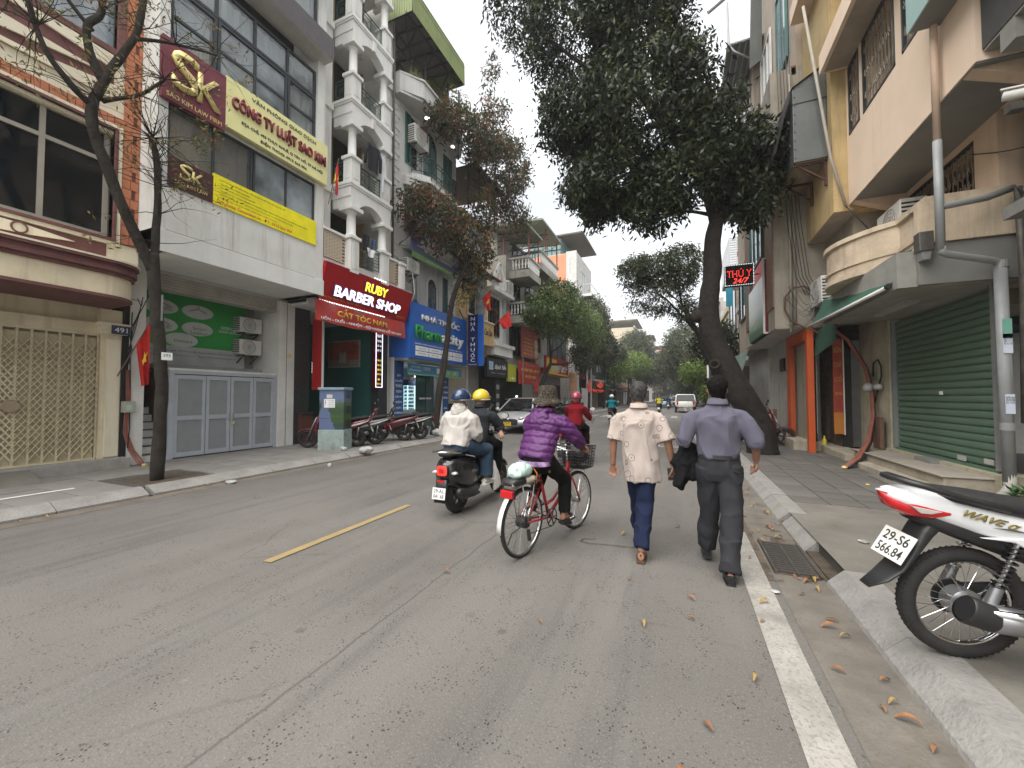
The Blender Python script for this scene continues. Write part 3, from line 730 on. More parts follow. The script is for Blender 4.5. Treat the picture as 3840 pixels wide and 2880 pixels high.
m_gd=M('door_grey',(.42,.45,.49),.5,var=.06,dirt=.15);m_gd2=M('door_grey_panel',(.27,.285,.295),.5,var=.06,dirt=.2)
ys=[5.24,5.90,6.47,7.05,7.64]
for i in range(4):
 a,c=ys[i]+.008,ys[i+1]-.008
 b=B()
 for(p0,p1,q0,q1)in((a,a+.07,.16,2.05),(c-.07,c,.16,2.05),(a+.07,c-.07,.16,.26),(a+.07,c-.07,1.0,1.1),(a+.07,c-.07,1.95,2.05)):b.box(-10.62,-10.575,p0,p1,q0,q1)
 lf=b.build('door_leaf',m_gd,fd)
 B().box(-10.61,-10.595,a+.07,c-.07,.26,1.0).build('panel',m_gd2,lf);B().box(-10.61,-10.595,a+.07,c-.07,1.1,1.95).build('panel',m_gd2,lf)
b=B().box(-10.64,-10.56,5.14,5.24,.13,2.15);b.box(-10.64,-10.56,7.64,7.70,.13,2.15);b.box(-10.64,-10.56,5.24,7.64,2.07,2.15);b.build('frame',m_gd,fd)
B().box(-11.2,-10.57,5.14,7.7,2.15,2.2).build('top_ledge',m_marble,fd)
for yy in(6.44,6.53):B().tube([(-10.57,yy,.95),(-10.53,yy,.97),(-10.53,yy,1.08),(-10.57,yy,1.1)],.01,6).build('handle',m_steel,fd)
B().box(-10.57,-10.54,6.50,6.56,.84,.92).build('padlock',m_gold,fd)
wallbox(L2,'upper_back',M('ub',(.30,.31,.31),.8),-11.43,-11.2,5.14,7.72,2.2,2.32)
s1=thing('name_board','upper law office board, pale yellow with raised maroon letters and a maroon monogram panel','sign',(XL,6,7.3))
m_mar=M('board_maroon',(.17,.035,.055),.45,var=.08);m_by=M('board_yellow',(.78,.75,.36),.45,var=.05)
B().box(XL+.02,XL+.12,4.17,5.32,7.34,8.56).build('panel',m_mar,s1);B().box(XL+.02,XL+.13,5.32,8.02,7.48,8.60).build('panel',m_by,s1)
X1=XL+.125
text('S',(X1,4.55,8.03),.50,.80,'L',m_gold,s1,.05,.012);text('K',(X1,4.98,7.93),.46,.62,'L',m_gold,s1,.05,.012)
text('SAO KIM LAW FIRM',(X1,4.74,7.44),1.0,.09,'L',m_gold,s1,.01)
X1=XL+.13
text('VĂN PHÒNG GIAO DỊCH',(X1,6.75,8.45),1.75,.14,'L',m_blk_l,s1,.01)
text('CÔNG TY LUẬT SAO KIM',(X1,6.68,8.10),2.50,.42,'L',m_mar_l,s1,.05,.02)
text('ĐỊA CHỈ: 493 THỤY KHUÊ, Q TÂY HỒ, TP HÀ NỘI',(X1,6.75,7.76),2.2,.12,'L',m_blk_l,s1,.01,.01)
text('ĐIỆN THOẠI: 0915 563 994',(X1,6.72,7.59),1.25,.11,'L',m_blk_l,s1,.01,.01)
s2=thing('banner_board','lower law office board, bright yellow list of services with a dark monogram panel','sign',(XL,6,5.7))
B().box(XL-.02,XL+.03,4.35,5.16,5.70,6.29).build('panel',M('board_brown',(.07,.02,.025),.45),s2);B().box(XL-.02,XL+.031,5.16,7.76,5.70,6.36).build('panel',M('board_lemon',(.86,.76,.01),.5),s2)
X1=XL+.032
text('S',(X1,4.66,6.08),.24,.32,'L',m_gold,s2,.012,.01);text('K',(X1,4.87,6.04),.22,.26,'L',m_gold,s2,.012,.01);text('SAO KIM LAW',(X1,4.76,5.83),.6,.08,'L',m_gold,s2,.004)
ln=['LUẬT SƯ SAO KIM SẴN SÀNG TIẾP NHẬN VÀ HỖ TRỢ CÁC VỤ, VIỆC VỀ:','- TƯ VẤN HÔN NHÂN GIA ĐÌNH','- TƯ VẤN PHÁP LUẬT DOANH NGHIỆP','- THAM GIA TỐ TỤNG NHẰM BẢO VỆ VÀ BÀO CHỮA TRONG CÁC VỤ ÁN DÂN SỰ, HÌNH SỰ, HÀNH CHÍNH','- SOẠN THẢO CÁC LOẠI HỢP ĐỒNG, ĐƠN TỪ, DI CHÚC VÀ VĂN BẢN PHÁP LÝ KHÁC','- HỖ TRỢ CÁC THỦ TỤC HÀNH CHÍNH TRỰC TUYẾN ( ONLINE )']
for i,s_ in enumerate(ln):text(s_,(X1,5.28,6.27-i*.078),len(s_)*.0255,.05,'L',m_blk_l,s2,.002,.012,align='l')
text('Website: luatsaokim.vn - ĐT: 0913 563 994',(X1,5.28,5.785),1.75,.08,'L',M('letter_red',(.6,.04,.02),.6),s2,.002,.012,align='l')
wallbox(L2,'number_sign',m_gold,-10.50,-10.49,7.98,8.1,2.68,2.80)
t=thing('drain_pipe','grey concrete drain pipe between the brick house and the white office','pipe',(-9.5,4.2,4.3))
B().tube([(-9.74,4.24,4.4),(-9.74,4.24,16)],.055,10).build('pipe',M('pipe_conc',(.27,.25,.22),.8,streak=.4),t,smooth=1)
# L3: narrow white house with stacked loggias (barber shop below)
L3=body('narrow_house','narrow white house with stacked round-column balconies above the red barber shop sign',(-10,10,ZS))
ya,yb=8.05,11.58
b=B()
b.box(-14,-9.8,ya,8.80,4.2,18);b.box(-14,-9.8,10.95,yb,4.2,18)
b.box(-14,-10.55,8.80,10.95,4.2,18)
b.build('wall',m_whtc,L3)
m_door=M('door_ochre',(.36,.25,.12),.6,var=.1,streak=.3)
def greenrail(p,pts,z0,z1,cross=True):
 """rail of square bars with a crossed panel along the polyline pts (x,y)"""
 b=B()
 for(a,c)in zip(pts[:-1],pts[1:]):
  a=Vector((*a,0));c=Vector((*c,0));L_=(c-a).length
  for z in(z0,z0+(z1-z0)*.18,z1-(z1-z0)*.2,z1):b.bar(a+Vector((0,0,z)),c+Vector((0,0,z)),.028 if z==z1 else .018)
  n=max(1,round(L_/.5))
  for i in range(n+1):
   q=a+(c-a)*i/n;b.bar(q+Vector((0,0,z0)),q+Vector((0,0,z1)),.024)
  for i in range(n):
   q0=a+(c-a)*i/n;q1=a+(c-a)*(i+1)/n
   m0=z0+(z1-z0)*.18;m1=z1-(z1-z0)*.2
   if i%2==0 or not cross:
    b.bar(q0+Vector((0,0,m0)),q1+Vector((0,0,m1)),.014);b.bar(q1+Vector((0,0,m0)),q0+Vector((0,0,m1)),.014)
    mid=(q0+q1)/2+Vector((0,0,(m0+m1)/2))
    dd=(q1-q0).normalized()*.09
    b.bar(mid+dd,mid+Vector((0,0,.09)),.012);b.bar(mid+Vector((0,0,.09)),mid-dd,.012);b.bar(mid-dd,mid-Vector((0,0,.09)),.012);b.bar(mid-Vector((0,0,.09)),mid+dd,.012)
   else:
    for zz in(.35,.5,.65):b.bar(q0+Vector((0,0,z0+(z1-z0)*zz)),q1+Vector((0,0,z0+(z1-z0)*zz)),.014)
 return b.build('railing',m_grn_rail,p)
def column(p,x,y,z0,z1,r=.13):
 b=B().lathe([(0,z0),(r*1.25,z0),(r*1.25,z0+.05),(r,z0+.08),(r*.98,(z0+z1)/2),(r*.92,z1-.2),(r*1.15,z1-.17),(r*1.2,z1-.12),(0,z1-.12)],(x,y,0),20)
 o=b.build('column',m_whtc,p,smooth=50)
 B().box(x-r*1.8,x+r*1.8,y-r*1.8,y+r*1.8,z1-.12,z1).build('capital',m_whtc,p,bevel=.01)
def pedestal(p,x,y,z0,z1,s=.17):
 b=B().box(x-s,x+s,y-s,y+s,z0,z1-.1).build('pedestal',m_whtc,p)
 B().box(x-s*1.3,x+s*1.3,y-s*1.3,y+s*1.3,z1-.1,z1).build('pedestal_cap',m_whtc,p,bevel=.01)
 B().box(x+s,x+s+.012,y-s*.6,y+s*.6,z0+.12,z1-.2).build('pedestal_panel',m_wht,p,bevel=.004);B().box(x-s*.6,x+s*.6,y-s-.012,y-s,z0+.12,z1-.2).build('pedestal_panel',m_wht,p,bevel=.004)
XB=-9.05;c1y,c2y=9.06,10.42
def archbeam(p,z_spring,z_top):
 b=B()
 n=12
 for(u0,u1,ax)in((c1y,c2y,'y'),):
  poly=[(8.88,z_top),(8.88,z_spring)]
  for i in range(n+1):
   t=i/n;poly.append((u0+.12+(u1-u0-.24)*t,z_spring+.30*math.sin(math.pi*t)**.75))
  poly+=[(10.62,z_spring),(10.62,z_top)]
  k=len(poly)
  vs=[];fs=[]
  for x in(XB-.28,XB):
   for q in poly[1:-1]:vs.append((x,q[0],q[1]))
   for q in poly[1:-1]:vs.append((x,q[0],z_top))
  m=k-2
  for s in(0,2*m):
   for i in range(m-1):fs.append((s+i,s+i+1,s+m+i+1,s+m+i))
  for i in range(m-1):fs.append((i,i+1,2*m+i+1,2*m+i))
  fs.append((0,m,3*m,2*m));fs.append((m-1,2*m-1,4*m-1,3*m-1))
  b.add(vs,fs)
 b.box(-9.8,XB-.28,8.88,9.0,z_spring,z_top);b.box(-9.8,XB-.28,10.5,10.62,z_spring,z_top)
 return b.build('arched_beam',m_whtc,p)
def loggia(p,zf,zn,clothes=False):
 """floor level zf, next floor level zn"""
 b=B().box(-10.55,XB,8.86,10.64,zf-.42,zf);b.build('balcony_slab',m_whtc,p)
 b=B().box(-9.8,XB+.05,8.81,10.69,zf-.06,zf+.04);b.box(-9.8,XB+.03,8.83,10.67,zf-.12,zf-.06);b.build('slab_moulding',m_whtc,p,bevel=.008)
 pedestal(p,XB-.17,c1y,zf+.04,zf+.86);pedestal(p,XB-.17,c2y,zf+.04,zf+.86)
 column(p,XB-.17,c1y,zf+.86,zn-.72,.125);column(p,XB-.17,c2y,zf+.86,zn-.72,.125)
 archbeam(p,zn-.72,zn-.42)
 greenrail(p,[(XB-.12,c1y+.19),(XB-.12,c2y-.19)],zf+.1,zf+.72)
 greenrail(p,[(-9.78,8.92),(XB-.3,8.92)],zf+.1,zf+.72)
 B().prism([(9.68,zn-.14),(9.82,zn-.14),(9.80,zn-.45),(9.70,zn-.45)],'x',XB,XB+.06).build('keystone',m_wht,p)
 f=B().box(-10.56,-10.50,9.05,10.75,zf,zf+2.15).build('door_recess',m_dark,p)
 shutterleaf(p,-10.49,9.05,9.45,zf+.05,zf+2.1,m_door)
 T_=shutterleaf(p,-10.49,10.3,10.72,zf+.05,zf+2.1,m_door)
 B().box(-10.49,-9.99,10.24,10.28,zf+.05,zf+2.1).build('open_door',m_door,p);B().box(-10.42,-10.06,10.234,10.24,zf+1.15,zf+2.0).build('door_panel',M('door_ochre_d',(.28,.19,.09),.6),p);B().box(-10.42,-10.06,10.234,10.24,zf+.2,zf+1.0).build('door_panel',MATS['door_ochre_d'],p)
 f2=B().box(-9.81,-9.795,8.42,8.70,zf+.5,zf+2.0)
 B().lathe([(0,zn-.50),(.10,zn-.50),(.12,zn-.47),(.12,zn-.44)],(-9.6,9.7,0),14).build('ceiling_lamp',m_acw,p)
floors=[5.55,8.03,10.62,13.2,15.8]
for zf,zn in zip(floors[1:-1],floors[2:]):loggia(L3,zf,zn)
B().box(-10.55,XB,8.86,10.64,15.38,16.0).build('balcony_slab',m_whtc,L3)
b=B().box(-9.8,-9.25,ya,8.98,5.0,6.30);b.box(-9.8,-9.25,10.62,11.55,5.0,6.30)
b.box(-9.8,-9.25,8.98,10.62,5.0,5.62);b.build('parapet',m_whtc,L3)
b=B().box(-9.83,-9.18,ya-.02,8.9,6.30,6.38);b.box(-9.83,-9.18,10.72,11.6,6.30,6.38);b.build('parapet_cap',m_whtc,L3,bevel=.01)
pedestal(L3,XB-.17,c1y,5.3,6.42);pedestal(L3,XB-.17,c2y,5.3,6.42);pedestal(L3,XB-.22,11.42,5.3,6.36,.13)
column(L3,XB-.17,c1y,6.42,8.03-.72,.14);column(L3,XB-.17,c2y,6.42,8.03-.72,.14)
archbeam(L3,8.03-.72,8.03-.42)
greenrail(L3,[(XB-.12,c1y+.19),(XB-.12,c2y-.19)],5.68,6.35)
B().box(-10.56,-10.50,9.0,10.8,5.6,7.6).build('door_recess',m_dark,L3);shutterleaf(L3,-10.49,9.0,9.4,5.65,7.5,m_door);shutterleaf(L3,-10.49,10.4,10.8,5.65,7.5,m_door)
B().box(-10.49,-9.95,10.34,10.38,5.65,7.5).build('open_door',m_door,L3)
m_brc=M('brick_cream',(.56,.48,.36),.7,var=.1,vs=12,bump=.2,bs=60)
for(p0,p1)in((ya+.02,8.84),(10.66,11.28)):
 wallbox(L3,'brick_backing',M('mortar_dark',(.14,.10,.07),.9),-9.25,-9.238,p0,p1,5.52,6.29)
wd=.19;nb_=B().box(0,.018,-.088,.088,-.019,.019).mesh('brick',m_brc);nh_=B().box(0,.018,-.04,.04,-.019,.019).mesh('brick',m_brc)
for(p0,p1)in((ya+.02,8.84),(10.66,11.28)):
 for r_ in range(15):
  z=5.55+r_*.051;y=p0+(.095 if r_%2 else .0)
  if r_%2:inst('brick',nh_,L3,(-9.238,p0+.045,z))
  while y+.19<=p1+.01:inst('brick',nb_,L3,(-9.238,y+.095,z));y+=.19
B().tube([(-9.7,11.52,5),(-9.7,11.52,17)],.045,8).build('drain_pipe',M('pipe_brown',(.10,.085,.07),.7),L3,smooth=1)
for z in floors[1:]:wallbox(L3,'string_course',m_whtc,-9.8,-9.72,ya,8.8,z-.25,z-.05);wallbox(L3,'string_course',m_whtc,-9.8,-9.72,10.95,yb,z-.25,z-.05)
def garment(label,cat,c,w_,h_,m,sl=True,x=-8.98):
 b=B();y,z=c
 n=8;vs=[]
 for i in range(n+1):
  for j in range(n+1):
   u=i/n;v=j/n
   vs.append((x+.03*math.sin(u*9+v*2),y-w_/2+w_*u*(1-.12*v)+.06*w_*v,z-h_*v))
 b.add(vs,[(i*(n+1)+j,(i+1)*(n+1)+j,(i+1)*(n+1)+j+1,i*(n+1)+j+1)for i in range(n)for j in range(n)])
 if sl:
  for s in(-1,1):b.loft([((x,y+s*w_*.45,z-.05),.05,.06),((x+.02,y+s*w_*.6,z-h_*.4),.05,.05),((x,y+s*w_*.62,z-h_*.85),.04,.04)],n=8)
 o=b.build(cat.replace(' ','_'),m,smooth=1);tagp(o,label,cat)
 return o
garment('black long-sleeved top hanging from a hanger on the second balcony','shirt',(9.72,9.62),.55,.85,M('cloth_black',(.015,.015,.02),.9),True,-9.0)
garment('pale grey garment hanging beside the black top on the second balcony','trousers',(10.15,9.55),.2,1.25,M('cloth_pale',(.55,.57,.6),.9),False,-8.99)
garment('dark trousers hung over the lowest green balcony rail','trousers',(9.45,6.62),.3,.5,M('cloth_black',(.015,.015,.02),.9),False,-9.02)
garment('blue jeans hung over the lowest green balcony rail','jeans',(9.8,6.6),.25,.45,M('cloth_jean',(.06,.09,.16),.9),False,-9.02)
garment('white printed cloth pegged to the lowest green balcony rail','towel',(9.62,6.2),.38,.26,M('cloth_wht',(.7,.7,.7),.9),False,-8.93)
B().tube([(-9.0,9.2,9.66),(-9.0,10.35,9.66)],.008,6).build('clothes_rail',m_steel,L3)
s=thing('shop_sign','large dark red RUBY BARBER SHOP sign with lit yellow and white letters','sign',(-9.2,10,4.8))
m_rs=M('sign_red',(.40,.008,.012),.4,var=.08,vs=1)
tiltu=Vector((0,1,0));ntil=Vector((.96,0,-.27)).normalized();vtil=ntil.cross(tiltu)
c0=Vector((-9.22,9.98,4.83));hw,hh=1.93,.55
def tq(y,z,d=0):return c0+tiltu*y+vtil*z+ntil*d
vs=[tq(sy*hw,sz*hh,d)for d in(-.12,0)for sy,sz in((-1,-1),(1,-1),(1,1),(-1,1))]
B().add(vs,[(3,2,1,0),(4,5,6,7),(0,1,5,4),(1,2,6,5),(2,3,7,6),(3,0,4,7)]).build('panel',m_rs,s)
FT=(tiltu,ntil)
m_ly=M('led_yellow',(1.0,.78,.05),emit=1.0,var=0);m_lw=M('led_white',(.93,.93,1.0),emit=1.1,var=0);m_edge=M('letter_edge_blue',(.05,.03,.25),.5,var=0)
text('RUBY',tq(.12,.22,.02),1.04,.33,FT,m_edge,s,.02,.05);text('RUBY',tq(.12,.22,.045),1.0,.29,FT,m_ly,s,.02,.02)
text('BARBER SHOP',tq(-.05,-.18,.02),2.95,.37,FT,m_edge,s,.02,.05,name='letter_edge');text('BARBER SHOP',tq(-.05,-.18,.045),2.9,.32,FT,m_lw,s,.02,.025)
text('495 Thụy Khuê - Bưởi - Tây Hồ - HN',tq(-1.15,-.42,.004),1.3,.085,FT,M('sign_orange',(.55,.28,.03),.5),s,.004)
text('0979 021 393',tq(1.55,-.42,.004),.42,.07,FT,MATS['sign_orange'],s,.004)
bl=B().ell((0,0,0),.022,.022,.022,8,6).mesh('bulb',M('bulb_white',(1,1,1),emit=1.8,var=0))
for i in range(6):inst('bulb',bl,s,tq(-.05+i*.1,.575,.02))
for i in range(32):inst('bulb',bl,s,tq(-1.9+i*.085,-.555,.02),scale=(.9,)*3)
b=B()
for sy,sz,n in((0,1,70),):
 for i in range(n):p_=tq(-hw+2*hw*i/(n-1),hh+.005,.0);b.box(p_.x-.012,p_.x+.012,p_.y-.012,p_.y+.012,p_.z-.01,p_.z+.01)
b.build('trim',M('trim_grey',(.4,.4,.42),.5),s)
s=thing('cloth_banner','red cloth banner CẮT TÓC NAM sagging under the barber sign','banner',(-9.35,9.8,4))
n,mm=40,10;vs=[]
def bz(u,v):return Vector((-9.36+.045*math.sin(u*23)*(1-v)+.03*math.sin(u*7+2),7.92+3.95*u,4.30-.04*math.sin(u*math.pi)*(1-v)-.02*abs(math.sin(u*12))-.60*v+.015*math.sin(u*15)*v))
for i in range(n+1):
 for j in range(mm+1):vs.append(tuple(bz(i/n,j/mm)))
B().add(vs,[(i*(mm+1)+j,(i+1)*(mm+1)+j,(i+1)*(mm+1)+j+1,i*(mm+1)+j+1)for i in range(n)for j in range(mm)]).build('cloth',M('banner_red',(.48,.05,.04),.45,var=.15,vs=3,spec=.5),s,smooth=1)
text('CẮT TÓC NAM',(-9.31,9.75,4.06),2.15,.27,'L',M('letter_ochre',(.72,.50,.06),.5),s,.006,.025)
text('UỐN – DUỖI – NHUỘM – GỘI MASSAGE CỔ VAI GÁY',(-9.31,9.85,3.795),3.5,.15,'L',m_letw,s,.006,.02)
sh=L3
wallbox(sh,'granite_pier',m_granb,-11.6,-10.5,8.20,8.72,.05,4.3);wallbox(sh,'pier_plinth',M('plinth_red',(.10,.035,.025),.5),-10.9,-10.35,8.35,8.78,.05,1.02,bevel=.01)
wallbox(sh,'pier_top',m_granb,-10.95,-10.3,8.32,8.8,1.02,1.06)
wallbox(sh,'granite_pier',m_granb,-11.6,-9.95,11.15,11.60,.05,4.3)
m_teal=M('wall_teal',(.022,.115,.10),.6,var=.1,vs=1)
wallbox(sh,'side_wall',m_teal,-15,-10.3,11.05,11.15,.1,4.3)
wallbox(sh,'rear_wall',m_teal,-12.6,-12.5,8.7,11.05,.1,4.3)
wallbox(sh,'side_wall',m_dark,-15,-11.6,8.2,8.3,.1,4.3);wallbox(sh,'ceiling',m_dark,-15,-9.85,8.05,11.58,4.28,4.36)
wallbox(sh,'floor_tile',m_granb,-12.5,-10.3,8.7,11.05,.10,.16)
b=B()
for i in range(9):b.box(-12.2+i*.16,-12.04+i*.16,8.3,9.1,.16+.2*(9-i)-.06,.16+.2*(9-i))
b.build('interior_stair',m_granb,sh)
pc=thing('wall_picture','framed red picture of two barbers with a motorbike on the teal shop wall','picture',(-12.4,10,3.1))
B().box(-12.25,-10.72,11.0,11.05,2.62,3.62).build('frame',M('pic_frame',(.35,.32,.22),.5),pc)
B().box(-12.2,-10.77,10.99,11.0,2.9,3.57).build('print',M('pic_red',(.35,.06,.04),.6,var=.4,vs=3),pc);B().box(-12.2,-10.77,10.989,11.0,2.67,2.9).build('print',M('pic_grey',(.22,.21,.18),.6),pc)
b=B();X_=10.985
for yy in(-11.6,-11.42):b.prism([(yy-.08,2.78),(yy+.08,2.78),(yy+.09,3.1),(yy+.03,3.22),(yy-.03,3.22),(yy-.09,3.1)],'y',X_-.004,X_)
b.torus((-11.1,X_,2.8),.06,.01,12,4,'y');b.torus((-10.9,X_,2.8),.06,.01,12,4,'y');b.build('print',M('pic_fig',(.4,.38,.33),.6),pc)
m_lr=M('led_box_red',(.14,.01,.01),.4,var=0)
s=thing('led_sign','tall lit LED box with white and yellow words on the right of the barber entrance','sign',(-10,11.0,2.7))
B().box(-10.1,-9.95,10.98,11.34,1.86,3.86).build('box',m_lr,s)
B().box(-10.15,-9.98,11.34,11.44,1.86,3.86).build('side_strip',M('led_strip_red',(.25,.01,.02),.5),s)
b=B()
for(a,c,d_,e)in((10.99,11.01,1.87,3.85),(11.31,11.33,1.87,3.85),(11.01,11.31,1.87,1.89),(11.01,11.31,3.83,3.85)):b.box(-9.95,-9.935,a,c,d_,e)
b.build('tube',M('led_tube',(.75,.72,1.0),emit=1.8,var=0),s)
for i,(t_,m_)in enumerate((('MASSAGE',m_lw),('THƯ GIÃN',m_lw),('CỔ, VAI',m_lw),('GÁY, TAY',m_lw),('',None),('UỐNG HƠI',m_ly),('TINH DẦU',m_ly),('CHÂM CỨU',m_ly),('HÚT MỤN',m_ly),('ĐẮP',m_ly),('MẶT NẠ',m_ly))):
 if t_:text(t_,(-9.945,11.16,3.72-i*.172),.22 if len(t_)>3 else .12,.10,'L',m_,s,.003)
s=thing('led_sign','narrow red vertical strip sign edge at the left of the barber entrance','sign',(-10.3,8.76,2.7));B().box(-10.4,-10.0,8.74,8.80,1.75,4.0).build('box',M('strip_red',(.42,.015,.015),.5),s);B().box(-10.0,-9.985,8.735,8.805,1.74,4.01).build('edge',m_whtc,s)
s=thing('led_sign','small square LED sign with an orange letter M beside the dark barber entrance','sign',(-10.6,9.0,2.5))
B().box(-10.66,-10.6,8.88,9.18,2.28,2.62).build('box',m_black,s);text('M',(-10.6,9.03,2.45),.17,.16,'L',M('led_orange',(1,.25,.03),emit=1.6,var=0),s,.004)
for i in range(28):
 a=i/28*4;k_=int(a);f_=a-k_
 p_=[(8.9+.26*f_,2.3),(9.16,2.3+.3*f_),(9.16-.26*f_,2.6),(8.9,2.6-.3*f_)][k_]
 inst('bulb',bl,s,(-10.595,p_[0],p_[1]),scale=(.35,)*3)
# L4: white house with green shutters (pharmacy below)
L4=body('shuttered_house','white house with quoins, green shutters, arched doors and a green metal roof, above the pharmacy',(-10,13.8,ZS))
y0,y1=11.62,16.1
m_qw=M('wall_white4',(.58,.58,.56),.8,var=.06,vs=2,bump=.1,streak=.3)
wallbox(L4,'wall',m_qw,-14,-9.8,y0,y1,4.9,13.4)
m_shg=M('shutter_green',(.05,.15,.125),.6,var=.1);m_shm=M('shutter_maroon',(.12,.035,.04),.6,var=.1)
qb=B().box(0,.035,-.17,.17,-.105,.105).mesh('quoin',m_qw);qb2=B().box(0,.035,-.10,.10,-.105,.105).mesh('quoin',m_qw)
for j in range(34):
 z=5.2+j*.245
 if 7.5<z<7.9 or z>13:continue
 inst('quoin',qb if j%2 else qb2,L4,(-9.8,y0+(.18 if j%2 else .11),z));inst('quoin',qb if j%2 else qb2,L4,(-9.8,y1-(.18 if j%2 else .11),z))
def cham(p,name,m,x1,z0,z1,w_=.0):
 pts=[(-9.9,y0-w_),(-9.5,y0-w_),(x1,y0+.75),(x1,y1-.75),(-9.5,y1+w_),(-9.9,y1+w_)]
 return B().prism(pts,'z',z0,z1).build(name,m,p,bevel=.01)
cham(L4,'cornice',m_qw,-9.05,12.95,13.05);cham(L4,'cornice',m_qw,-8.95,13.05,13.15);cham(L4,'planter',m_qw,-9.0,13.15,13.7);cham(L4,'planter_rim',m_qw,-8.93,13.7,13.78)
lampm=M('lamp_white',(1,.98,.93),emit=2.2,var=0)
for yy in(13.2,15.2):
 t=thing('round_lamp','lit round ceiling lamp under the %s of the white shuttered house'%('eaves, nearer one' if yy<14 else 'eaves, farther one'),'lamp',(-9.4,yy,12.9));B().lathe([(0,12.93),(.09,12.93),(.1,12.95)],(-9.4,yy,0),14).build('disc',lampm,t)
t=thing('round_lamp','lit round ceiling lamp under the lower balcony of the shuttered house','lamp',(-9.4,13.6,9.3));B().lathe([(0,9.63),(.09,9.63),(.1,9.66)],(-9.3,13.6,0),14).build('disc',lampm,t)
def archdoor(p,x,ya_,yb_,z0,zs,m):
 """arched double door with fanlight and surround"""
 yc=(ya_+yb_)/2;r=(yb_-ya_)/2;n=14
 arc=[(yc+r*math.cos(a),zs+r*math.sin(a))for a in[math.pi*i/n for i in range(n+1)]]
 B().prism([(yb_,z0)]+arc+[(ya_,z0)],'x',x,x+.015).build('door_recess',m_dark,p)
 b=B();R2=r+.12
 for i in range(n):
  a0,a1=math.pi*i/n,math.pi*(i+1)/n
  q=[(yc+k*math.cos(a),zs+k*math.sin(a))for k,a in((r,a0),(R2,a0),(R2,a1),(r,a1))]
  b.prism(q,'x',x,x+.07)
 b.box(x,x+.07,ya_-.12,ya_,z0,zs);b.box(x,x+.07,yb_,yb_+.12,z0,zs);b.build('arch_surround',m_qw,p)
 b=B()
 for i in range(1,6):
  a=math.pi*i/6;b.bar((x+.03,yc,zs+.02),(x+.03,yc+r*.97*math.cos(a),zs+r*.97*math.sin(a)),.035)
 b.box(x+.01,x+.05,ya_,yb_,zs-.04,zs+.04);b.tube([(x+.03,yc+r*.45*math.cos(a),zs+r*.45*math.sin(a))for a in[math.pi*i/8 for i in range(9)]],.015,5)
 b.build('fanlight',m,p)
 for(a,c)in((ya_,yc-.01),(yc+.01,yb_)):
  b=B();b.box(x+.015,x+.045,a,a+.07,z0,zs-.04);b.box(x+.015,x+.045,c-.07,c,z0,zs-.04)
  for q in(.0,.3,.34,.56,.78,.97):b.box(x+.015,x+.043,a+.07,c-.07,z0+(zs-z0)*q,z0+(zs-z0)*q+.05)
  b.box(x+.015,x+.04,(a+c)/2-.015,(a+c)/2+.015,z0+(zs-z0)*.34,zs-.04)
  lf=b.build('door_leaf',m,p);B().box(x+.016,x+.022,a+.07,c-.07,z0+(zs-z0)*.34,zs-.04).build('glazing',m_glassrefl,lf);B().box(x+.016,x+.03,a+.07,c-.07,z0,z0+(zs-z0)*.3).build('panel',m,lf)
X4=-9.8
archdoor(L4,X4,13.42,14.42,10.3,12.35,m_green)
B().box(X4,X4+.01,12.35,13.05,10.75,12.75).build('window_recess',m_dark,L4)
shutterleaf(L4,X4+.012,12.30,12.62,10.75,12.75,m_shg)
B().add([(X4+.02,13.05,11.9),(X4+.45,13.2,11.9),(X4+.45,13.2,12.6),(X4+.02,13.05,12.6)],[(0,1,2,3)]).build('shutter',m_shm,L4)
shutterleaf(L4,X4+.012,15.0,15.35,10.4,12.6,m_shg);shutterleaf(L4,X4+.012,15.37,15.7,10.4,12.6,m_shg);shutterleaf(L4,X4+.05,15.72,16.05,10.2,11.8,m_shm)
ac_unit('white air conditioner unit beneath the top-floor green shutter of the quoined house',-9.75,12.4,11.55,1,.95,.72,.35)
def bay(p,z,y0_,y1_,xo=-9.03):
 for(dz,dx,hh_)in((-.32,-.25,.14),(-.18,-.12,.12),(-.06,0,.12)):
  pts=[(-9.8,y0_-.5),(-9.75+.1,y0_-.5),(xo+dx,y0_+.3),(xo+dx,y1_-.3),(-9.65,y1_+.4),(-9.8,y1_+.4)]
  B().prism(pts,'z',z+dz,z+dz+hh_).build('balcony_slab',m_qw,p,bevel=.01)
 pts=[(-9.7,y0_-.1),(xo-.06,y0_+.4),(xo-.06,y1_-.4),(-9.7,y1_+.1)]
 b=B()
 for zz in(.3,.45,.85,1.0):
  for a,c in zip(pts[:-1],pts[1:]):b.tube([(*a,z+zz),(*c,z+zz)],.02,6)
 for a,c in zip(pts[:-1],pts[1:]):
  n=max(2,int(math.hypot(a[0]-c[0],a[1]-c[1])/.35))
  for i in range(n+1):
   q=(a[0]+(c[0]-a[0])*i/n,a[1]+(c[1]-a[1])*i/n);b.tube([(*q,z+.05),(*q,z+1.0)],.016,6)
  for i in range(n):
   if i%2==0:
    q=[(a[0]+(c[0]-a[0])*(i+k)/n,a[1]+(c[1]-a[1])*(i+k)/n)for k in(0,1)]
    b.tube([(*q[0],z+.45),(*q[1],z+.85)],.012,5);b.tube([(*q[1],z+.45),(*q[0],z+.85)],.012,5)
 b.build('railing',m_grn_rail,p)
 B().prism([(-9.8,y0_-.15),(-9.65,y0_-.15),(xo-.1,y0_+.38),(xo-.1,y1_-.38),(-9.65,y1_+.15),(-9.8,y1_+.15)],'z',z+.06,z+.3).build('balcony_kerb',m_qw,p)
bay(L4,10.1,12.7,15.3)
bay(L4,7.6,12.7,15.3)
